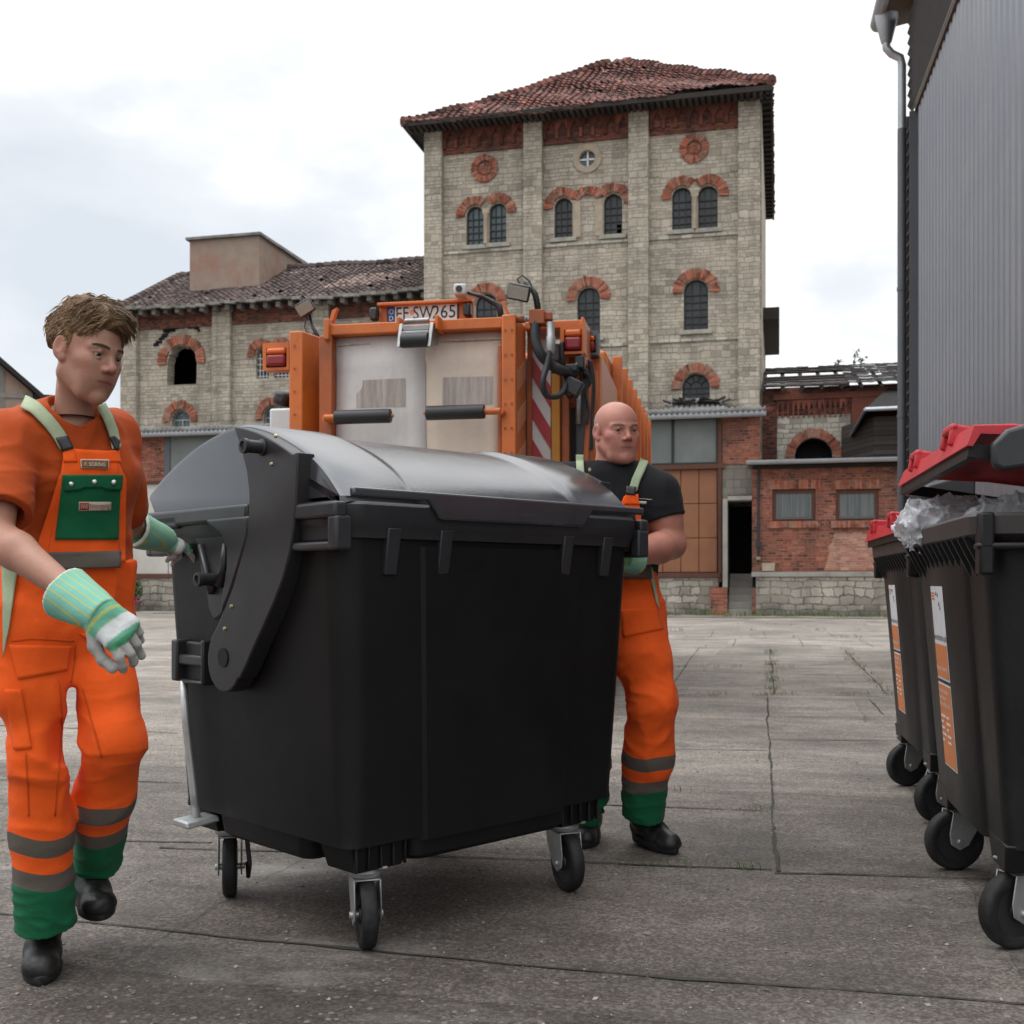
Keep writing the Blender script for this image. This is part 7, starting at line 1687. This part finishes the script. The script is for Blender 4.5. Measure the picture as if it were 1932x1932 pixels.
    for sm in ([(112, 1286), (119, 1360), (112, 1440), (104, 1540)], [(48, 1420), (52, 1480), (54, 1540)], [(156, 1300), (176, 1370), (192, 1430)], [(143, 1215), (141, 1250), (134, 1288)], [(20, 1210), (60, 1205), (140, 1210)]): ribbon(OS, sm, 2.6, .0012, Y1, 'seam', 'stitch', o, 20, .002)
    # bib, pocket, tags, straps
    Yb = (2.5, 3.4)
    bib = drape(US, [(122, 846), (222, 852), (226, 1060), (88, 1060)], 26, 30, .014, Yb, 'bib', 'overall_orange', o, .005)
    drape(US, [(110, 905), (126, 868), (88, 1060), (60, 1060)], 6, 24, .013, Yb, 'bib_side', 'overall_orange', o, .004)
    drape(US, [(222, 868), (238, 905), (236, 1060), (222, 1060)], 6, 24, .013, Yb, 'bib_side', 'overall_orange', o, .004)
    drape(TS, [(118, 900), (228, 900), (223, 1018), (104, 1018)], 24, 24, .020, Yb, 'bib_pocket', 'overall_green', o, .004)
    drape(TS, [(117, 896), (232, 896), (229, 918), (122, 920)], 26, 8, .026, Yb, 'pocket_flap', 'overall_green', o, .005, wav=lambda u, v: v*13*(np.abs(np.sin(u*math.pi))*-.2 + np.where((u < .3) | (u > .7), .55, .25)))
    drape(US, [(60, 1043), (229, 1039), (227, 1071), (62, 1076)], 28, 8, .018, Yb, 'waist_band', 'reflective', o, .004)
    t = drape(TS, [(152, 866), (206, 867), (205, 884), (153, 883)], 10, 5, .021, Yb, 'name_tag', 'tag_cream', o, .002); ROOTM[t.name] = ROOTM[o.name]
    drape(TS, [(153.5, 867.5), (204.5, 868.5), (203.5, 882.5), (154.5, 881.5)], 10, 5, .0235, Yb, 'tag_field', 'tag_brown', t, .001)
    drape_text(TS, [(160, 870), (199, 871), (199, 880), (160, 879)], 'F. SÖRING', .95, .0255, Yb, 'tag_lettering', 'tag_cream', t)
    t = drape(TS, [(149, 947), (210, 947), (209, 963), (148.5, 964)], 12, 5, .0235, Yb, 'company_patch', 'tag_cream', o, .002); ROOTM[t.name] = ROOTM[o.name]
    drape(TS, [(150.5, 948.5), (168, 948.5), (168, 962.3), (150, 962.3)], 6, 5, .026, Yb, 'patch_field', 'tag_red', t, .001)
    drape_text(TS, [(152.5, 951), (166.5, 951), (166, 960), (152, 960)], 'SWE', .95, .0280, Yb, 'patch_lettering', 'tag_cream', t)
    drape_text(TS, [(170, 950.5), (207, 950), (206.5, 962), (170, 962)], 'Entsorgung', 1.0, .0265, Yb, 'patch_lettering', 'tag_red', t)
    mb = MB()
    for x, y in ((135, 913), (179, 909), (215, 910)):
        q = ray_hit(TS, [x], [y], .031, *Yb)[0]; mb.lathe([(.0075, 0), (.007, .003), (.003, .0045)], V(*q)+V(*f)*-.003, V(*f), 12)
    mb.obj('snap_buttons', 'snap_metal', o, Matrix(), smooth=True)
    ribbon(TS, [(44, 757), (66, 768), (92, 795), (110, 818), (124, 843)], 24, .010, Yb, 'strap', 'strap_green', o)
    ribbon(TS, [(190, 764), (203, 785), (214, 815), (220, 846)], 17, .010, Yb, 'strap', 'strap_green', o)
    drape(TS, [(106, 826), (128, 822), (139, 846), (118, 852)], 6, 6, .018, Yb, 'buckle', 'black_metal', o, .007)
    drape(TS, [(205, 823), (214, 822), (226, 832), (222, 852)], 6, 6, .018, Yb, 'buckle', 'black_metal', o, .007)
    drape(TS, [(118, 850), (140, 845), (146, 872), (120, 872)], 7, 7, .016, Yb, 'strap_tab', 'overall_orange', o, .005)
    drape(TS, [(206, 850), (224, 850), (228, 872), (206, 872)], 7, 7, .016, Yb, 'strap_tab', 'overall_orange', o, .005)
    # gloves
    d = w(222, 1172, 2.52)-rW; cu = A3(rW) + (A3(rE)-A3(rW))*.03
    wr2 = w(182, 1150, 2.56)
    glove(o, wr2, w(225, 1190, 2.54)-wr2, A3((.45, -.85, .30)), w(122, 1118, 2.60), 1, wr2-.18, wr2+.20, 1.12, curls=((26, 38, 24), (34, 44, 30), (42, 50, 34), (50, 54, 36)), thumb=(.7, .4))
    wl = w(300, 1013, 3.60)
    glove(o, wl, w(365, 1046, 3.66)-wl, A3((.35, -.45, .85)), w(249, 995, 3.46), -1, wl-.17, wl+.19, .92, curls=((8, 10, 8), (12, 14, 10), (60, 50, 30), (75, 55, 30)), thumb=(.3, .9))
    # boots
    boot(o, w(88, 1738, 3.13), w(84, 1825, 3.24)*A3((1, 1, 0))+A3((0, 0, .004)), w(80, 1842, 2.97)*A3((1, 1, 0))+A3((-.005, 0, .004)))
    boot(o, w(168, 1640, 3.29), w(163, 1690, 3.36), w(196, 1735, 3.16), up=(.15, -.45, .85))
    return o
worker_young()

# ------------------------------------------------------------------ the bald worker behind the container
def worker_bald():
    a = math.radians(-6); f = A3((math.sin(a), -math.cos(a), 0)); s = A3((math.cos(a), math.sin(a), 0))
    C = w(1164, 814, 4.42); Rm = frame_from(22, 5, 2)
    neck = w(1152, 885, 4.48); up = w(1152, 915, 4.50); chest = w(1152, 965, 4.50); belly = w(1152, 1055, 4.52); pel = w(1158, 1140, 4.53)
    lS, lE, lW = w(1240, 932, 4.44), w(1268, 1028, 4.42), w(1186, 1048, 4.14)
    rS, rE, rW = w(1058, 912, 4.52), w(1038, 1010, 4.56), w(1060, 1035, 4.38)
    S = SDF(C-.17, C+A3((.16, .16, .15)), .0024); p = head(S, C, Rm, 1.07, 1.16, True, 1.0); n0 = p(0, -.03, -.05)
    S.cone(n0, neck+A3((0, .0, -.06)), .063, .075, .02); S.ell(p(0, .045, -.105), (.04, .035, .02), Rm, .03); S.ell(p(0, -.07, -.045), (.055, .03, .04), Rm, .03)
    hv = S.nets()
    S = SDF(A3((0, 3.95, .75)), A3((.80, 4.85, 1.55)), .006)
    S.cone(neck+A3((0, 0, -.03)), up, .065, .09, .03); S.cone(up, chest, .11, .125, .03, 'add', [(s, 1.45)]); S.cone(chest, pel, .125, .115, .03, 'add', [(s, 1.35)])
    for sh, el, wr in ((lS, lE, lW), (rS, rE, rW)):
        m = A3(sh)*.45+A3(el)*.55; S.chain([sh, m, el], [.072, .068, .052], .02); m2 = A3(el)*.68+A3(wr)*.32; S.chain([el, m2, wr], [.056, .060, .042], .02); S.cone(A3(sh)*.6+A3(el)*.4+f*.012, m+f*.014, .045, .04, .03)
    S.disp(lambda P: .003*(vnoise(P*28, 2)-.5)); Vt, Q = join_nets([hv, S.nets()])
    o = person('bald worker in black shirt and orange bib trousers pushing from behind the container', w(1200, 1605, 4.5)*A3((1, 1, 0)), Vt, Q, skin_color(Vt, C, Rm, 1.0, 1.0)*A3((1.12, .92, .96)))
    eyes(o, p, Rm, (-.1, .95, -.1)); brows(o, p, 'eyebrow_fair')
    S = SDF(A3((-.05, 4.0, .85)), A3((.85, 4.95, 1.56)), .0065); TS = S
    S.cone(up, chest, .128, .142, .0, 'add', [(s, 1.48)]); S.cone(chest, belly, .142, .128, .04, 'add', [(s, 1.38)]); S.cone(belly, pel, .128, .125, .04, 'add', [(s, 1.38)])
    S.cone(neck+A3((0, 0, -.02)), up, .082, .12, .05); S.cone(neck+A3((0, 0, .0)), neck+A3((0, .0, .035)), .078, .072, .01)
    for sh, el in ((lS, lE), (rS, rE)):
        S.cone(up, sh, .088, .075, .06); ax_ = A3(el)-A3(sh); S.cone(sh, A3(sh)+ax_*.75, .080, .088, .05); 
    S.disp(folds(.006, 4, lambda P: .4))
    for sh, el in ((lS, lE), (rS, rE)):
        ax_ = A3(el)-A3(sh); S.cone(A3(sh)+ax_*.42, A3(el), .071, .074, .004, 'sub'); c_ = A3(sh)+ax_*.50; S.cut(c_, ax_ + s*.0, c_-.145, c_+.145)
    S.cone(neck+A3((0, 0, -.02)), p(0, -.03, -.05), .067, .08, .006, 'sub')
    link(npmesh('shirt', *S.nets()), 'shirt', 'shirt_black', o, Matrix())
    legs = [(w(1198, 1170, 4.47), w(1231, 1325, 4.37), w(1212, 1540, 4.50), (.122, .102, .094, .098, .082)), (w(1112, 1170, 4.57), w(1112, 1345, 4.50), w(1110, 1545, 4.63), (.12, .1, .09, .085, .08))]
    S = SDF(A3((.05, 4.1, .0)), A3((.85, 4.95, 1.20)), .0065); wst = w(1152, 1078, 4.52); trousers(S, legs, pel, wst, s, f, .142, 1.34); S.cut(wst+A3((0, 0, .02)), A3((0, 0, 1)))
    def hems():
        for hip, knee, ank, r in legs:
            ax_ = A3(ank)-A3(knee); ax_ /= np.linalg.norm(ax_); S.cut(ank, ax_, A3(ank)-.16, A3(ank)+.16); S.cone(A3(ank)-ax_*.04, A3(ank)+ax_*.05, r[4]-.022, r[4]-.014, .0, 'sub')
    def fd(P):
        b_ = np.zeros(len(P))
        for hip, knee, ank, r in legs: b_ += .8*np.exp(-((P-A3(knee))**2).sum(1)/.02) + .8*np.exp(-((P-A3(ank)-A3((0, 0, .06)))**2).sum(1)/.012) + .8*np.exp(-((P-A3(hip)+A3((0, 0, .08)))**2).sum(1)/.01)
        return folds(.010, 8, lambda Q: .25+b_)(P)
    S.disp(fd); hems(); OS = S; US = Both(TS, OS); finish_trousers(S, legs, o, lambda Vt: Vt[:, 2]*0+1)
    Yb = (4.1, 4.8)
    drape(US, [(1178, 936), (1204, 932), (1222, 1080), (1105, 1080)], 20, 24, .014, Yb, 'bib', 'overall_orange', o, .005)
    drape(US, [(1108, 1062), (1228, 1062), (1230, 1092), (1108, 1092)], 18, 6, .020, Yb, 'waist_band', 'reflective', o, .004)
    ribbon(TS, [(1094, 858), (1094, 872), (1096, 900), (1104, 935)], 14, .010, Yb, 'strap', 'strap_green', o)
    ribbon(TS, [(1216, 868), (1209, 885), (1200, 905), (1194, 925)], 16, .010, Yb, 'strap', 'strap_green', o)
    drape(TS, [(1182, 917), (1201, 919), (1198, 935), (1180, 933)], 5, 5, .018, Yb, 'buckle', 'black_metal', o, .007)
    drape(TS, [(1180, 933), (1199, 934), (1206, 952), (1178, 952)], 6, 6, .017, Yb, 'strap_tab', 'overall_orange', o, .005)
    t = drape(TS, [(1196, 945), (1220, 946), (1219, 951), (1196, 950.5)], 6, 3, .006, Yb, 'chest_label', 'tag_cream', o, .001); ROOTM[t.name] = ROOTM[o.name]
    drape(TS, [(1199, 939.5), (1230, 942), (1230, 943), (1199, 940.5)], 8, 2, .005, Yb, 'piping', 'tag_cream', o, .001)
    drape(OS, [(1170, 1150), (1240, 1146), (1252, 1186), (1176, 1203)], 14, 12, .004, Yb, 'thigh_pocket', 'overall_orange', o, .003)
    drape(OS, [(1222, 1070), (1231, 1070), (1244, 1150), (1238, 1135)], 5, 14, .006, Yb, 'elastic_panel', 'strap_green', o, .004)
    wl = w(1166, 1053, 4.10)
    glove(o, wl, A3((-.85, -.35, .05)), A3((.2, -.75, .6)), w(1198, 1051, 4.18), 1, wl-.17, wl+.17, 1.0, curls=((50, 60, 40),)*4, thumb=(.4, .8))
    wq = w(1065, 1035, 4.36); glove(o, wq, A3((.2, -.8, -.3)), A3((-.2, -.4, .9)), w(1055, 1030, 4.46), -1, wq-.17, wq+.17, 1.0, curls=((50, 60, 40),)*4, thumb=(.4, .8))
    boot(o, w(1214, 1545, 4.52), w(1197, 1580, 4.62)+A3((0, 0, .0)), w(1275, 1612, 4.40)*A3((1, 1, 0))+A3((0, 0, .006)), size=1)
    boot(o, w(1111, 1545, 4.66), w(1118, 1590, 4.76)*A3((1, 1, 0))+A3((0, 0, .004)), w(1102, 1600, 4.50)*A3((1, 1, 0))+A3((0, 0, .004)))
    return o
worker_bald()
# ------------------------------------------------------------------ rubbish bags, plants, weeds, litter
b = NB('bag_film'); fr = b.n('ShaderNodeFresnel'); fr.inputs[0].default_value = 1.4
tr = b.n('ShaderNodeBsdfTransparent'); tl = b.n('ShaderNodeBsdfTranslucent'); tl.inputs[0].default_value = (.92, .92, .94, 1); gl = b.n('ShaderNodeBsdfGlossy'); gl.inputs['Roughness'].default_value = .16; df = b.n('ShaderNodeBsdfDiffuse'); df.inputs[0].default_value = (.86, .87, .9, 1)
m1_ = b.n('ShaderNodeMixShader'); m1_.inputs[0].default_value = .55; b.t.links.new(tl.outputs[0], m1_.inputs[1]); b.t.links.new(df.outputs[0], m1_.inputs[2])
m2_ = b.n('ShaderNodeMixShader'); m2_.inputs[0].default_value = .28; b.t.links.new(m1_.outputs[0], m2_.inputs[1]); b.t.links.new(tr.outputs[0], m2_.inputs[2])
m3_ = b.n('ShaderNodeMixShader'); b.t.links.new(fr.outputs[0], m3_.inputs[0]); b.t.links.new(m2_.outputs[0], m3_.inputs[1]); b.t.links.new(gl.outputs[0], m3_.inputs[2]); b.t.links.new(m3_.outputs[0], b.o.inputs[0])
def bag(loc, blobs, label, seed):
    S = SDF(A3(loc)-A3((.42, .42, .25)), A3(loc)+A3((.42, .42, .28)), .007)
    for c, r in blobs: S.ell(A3(loc)+A3(c), r, None, .04)
    def cr(P):
        q = P + .03*np.stack([vnoise(P*9, seed+k) for k in (1, 2, 3)], 1); r = 0
        for k, sc2 in enumerate((11, 19, 34)): r = r - (1-np.abs(2*vnoise(q*sc2, seed+10+k)-1))**3*(.040, .026, .014)[k]
        return r + .03
    S.disp(cr, .06); Vt, Q = S.nets(); me = npmesh('plastic_bag', Vt, Q); me.polygons.foreach_set('use_smooth', [False]*len(me.polygons))
    o = link(me, 'plastic_bag', 'bag_film'); tag(o, label, 'rubbish bag', 'clear rubbish bags under the red lid'); reroot(o, loc); return o
def bp(x, y, z): return BM1 @ V(x, y, z)
bag(bp(.42, .42, 1.29), [((0, 0, 0), (.18, .13, .08)), ((.05, .13, .02), (.13, .11, .075)), ((-.12, -.10, .0), (.12, .12, .07))], 'crumpled clear bag bulging over the rim under the far end of the lid', 1)
bag(bp(-.16, .36, 1.275), [((0, 0, 0), (.12, .12, .06)), ((.03, -.14, .01), (.13, .13, .05))], 'smaller clear bag squeezed between rim and lid nearer the hinge post', 5)
simple('leaf_green', (.055, .085, .022), .7, var=.4, vs=9, tint=.5); simple('flower_pink', (.45, .03, .16), .6, var=.2); simple('terracotta', (.17, .085, .065), .8, var=.2); simple('grass_green', (.085, .115, .028), .75, var=.4, vs=5, tint=.5)
def leaves(mb, c, r, n, size, rnd):
    for _ in range(n):
        d = V(rnd.gauss(0, 1), rnd.gauss(0, 1), rnd.gauss(0, 1)).normalized()*rnd.random()**.4; p_ = c + V(d.x*r[0], d.y*r[1], d.z*r[2]); a = V(rnd.gauss(0, 1), rnd.gauss(0, 1), rnd.gauss(0, 1)).normalized(); b2 = a.orthogonal().normalized(); sz_ = size*rnd.uniform(.6, 1.4); mb.tint = rnd.random()
        mb.add([p_, p_+a*sz_*.5+b2*sz_*.22, p_+a*sz_, p_+a*sz_*.5-b2*sz_*.22], [(0, 1, 2, 3)])
rnd = random.Random(9)
x, z = fac(250, 1110, SY-.9)
pt = thing('potted_plant', 'bushy green potted plant with pink flowers in a brown tub by the shed plinth', 'plant', FAC @ V(x, SY-.9, 0), FA)
mb = MB(); mb.lathe([(.24, 0), (.30, .30), (.33, .32), (.33, .38), (.28, .38), (.26, .3)], (x, SY-.9, 0), (0, 0, 1), 20); mb.obj('tub', 'terracotta', pt, FAC, auto=40)
mb = MB(); leaves(mb, V(x, SY-.9, .75), (.36, .3, .5), 900, .11, rnd); leaves(mb, V(x-.05, SY-.9, 1.15), (.2, .2, .3), 300, .10, rnd); mb.obj('foliage', 'leaf_green', pt, FAC, fix=False)
mb = MB(); leaves(mb, V(x+.03, SY-1.05, .42), (.36, .22, .1), 120, .08, rnd); mb.obj('flowers', 'flower_pink', pt, FAC, fix=False)
# saplings on the ruined roof
for i, (px, h_) in enumerate(((1578, 14), (1610, 32), (1622, 20))):
    yy = RY+4.6; x, z = fac(px, 694, yy); zt2 = fac(px, 694-h_, yy)[1]
    o = thing('roof_sapling', ['lowest thin sapling sprouting on the ridge of the ruined roof', 'tallest thin sapling sprouting on the ridge of the ruined roof', 'middle-height thin sapling sprouting on the ridge of the ruined roof'][i], 'plant', FAC @ V(x, yy, z-.15), FA)
    mb = MB(); mb.tube([(x, yy, z-.2), (x+.05, yy, (z+zt2)/2), (x+.12, yy, zt2)], [.02, .015, .008], 5); mb.obj('stem', 'grey_wood', o, FAC)
    mb = MB(); 
    for k in range(4): t = .35+.65*k/3; leaves(mb, V(x+.12*t, yy, z+(zt2-z)*t), (.13, .13, .09), 10, .13, rnd)
    mb.obj('leaves', 'leaf_green', o, FAC, fix=False)
# weeds along the walls and in the joints
mb = MB()
def tuft(c, h_, n, spread):
    for _ in range(n):
        a = rnd.uniform(0, 2*math.pi); l = h_*rnd.uniform(.4, 1.2); p_ = c + V(rnd.gauss(0, spread), rnd.gauss(0, spread*.6), 0); d = V(math.cos(a), math.sin(a), 0); wv = d.orthogonal().normalized()*l*.05; mb.tint = rnd.random()
        q = p_ + d*l*.3 + V(0, 0, l*.7); r_ = p_ + d*l*.75 + V(0, 0, l*.85); mb.add([p_-wv, p_+wv, q+wv*.7, r_, q-wv*.7], [(0, 1, 2, 4), (4, 2, 3)])
for k in range(330):
    x = rnd.uniform(-14, 6); y = -.08 - abs(rnd.gauss(0, .7)) if x > -1 else SY-.1-abs(rnd.gauss(0, .9))
    tuft(FAC @ V(x, y, 0), rnd.choice((.05, .08, .14, .22)), rnd.randint(6, 16), .12)
for k in range(60): x = rnd.uniform(-16, 8); tuft(FAC @ V(x, rnd.choice((-3.2, -5.4, -8.1))+rnd.gauss(0, .12), 0), rnd.uniform(.04, .1), rnd.randint(5, 12), .14)
for px, py, n in [(1455+rnd.uniform(-4, 6), rnd.uniform(1228, 1312), rnd.randint(4, 9)) for _ in range(26)] + [(rnd.uniform(1280, 1680), 1312+rnd.uniform(-2, 2), rnd.randint(3, 8)) for _ in range(14)] + [(1593+83*t+rnd.uniform(-3, 3), 1226+85*t, rnd.randint(4, 9)) for t in np.linspace(0, 1, 14)] + [(rnd.uniform(1150, 1456), 1636+rnd.uniform(-4, 4), rnd.randint(2, 5)) for _ in range(12)] + [(rnd.uniform(1266, 1660), rnd.choice((1203, 1190, 1222, 1260)), rnd.randint(3, 8)) for _ in range(20)] + [(1458, 1312, 14), (1456, 1280, 10), (1605, 1245, 16), (1620, 1256, 12), (1440, 1526, 10), (1450, 1532, 6), (1225, 1842, 4), (1290, 1492, 5), (480, 1420, 5), (1600, 1236, 10), (1455, 1255, 8), (1300, 1600, 5), (1445, 1640, 5)]:
    Yg = F*H/(py-YH)
    tuft(V((px-966)/F*Yg, Yg, 0), .022 + .004*Yg*.6, n*2, .05)
g = mb.obj('weeds', 'grass_green', fix=False); g['kind'] = 'stuff'
# gravel crumbs and litter
simple('grit', (.21, .185, .158), .9, var=.4, vs=30, tint=.6)
mb = MB()
for k in range(1500):
    Yg = 2.5 + 6*rnd.random()**2.0; x = rnd.uniform(-.50, .50)*Yg; s_ = rnd.choice((.003, .004, .005, .007)) * rnd.uniform(.7, 1.4); mb.tint = rnd.random()
    if rnd.random() < .01: s_ *= 2
    M = Matrix.Translation((x, Yg, s_*.25)) @ Matrix.Rotation(rnd.uniform(0, 6), 4, 'Z') @ Matrix.Rotation(rnd.uniform(-.4, .4), 4, 'X')
    p = [M @ V(a*s_*rnd.uniform(.6, 1.2), b2*s_*rnd.uniform(.6, 1.1), c*s_*rnd.uniform(.35, .6)) for a, b2, c in ((1, 0, 0), (0, 1, 0), (-1, 0, 0), (0, -1, 0), (0, 0, 1), (0, 0, -1))]
    mb.add(p, [(0, 1, 4), (1, 2, 4), (2, 3, 4), (3, 0, 4), (1, 0, 5), (2, 1, 5), (3, 2, 5), (0, 3, 5)])
g = mb.obj('gravel', 'grit', fix=False); g['kind'] = 'stuff'
# iron drain channel along the yard
mb = MB(); yy = -2.6
mb.box(-20, 10, yy-.07, yy-.05, .002, .012); mb.box(-20, 10, yy+.05, yy+.07, .002, .012)
for k in range(600): x = -20+30*k/600; mb.box(x, x+.025, yy-.0495, yy+.0495, .003, .010)
g = mb.obj('drain_channel', 'iron', None, FAC); g['kind'] = 'structure'
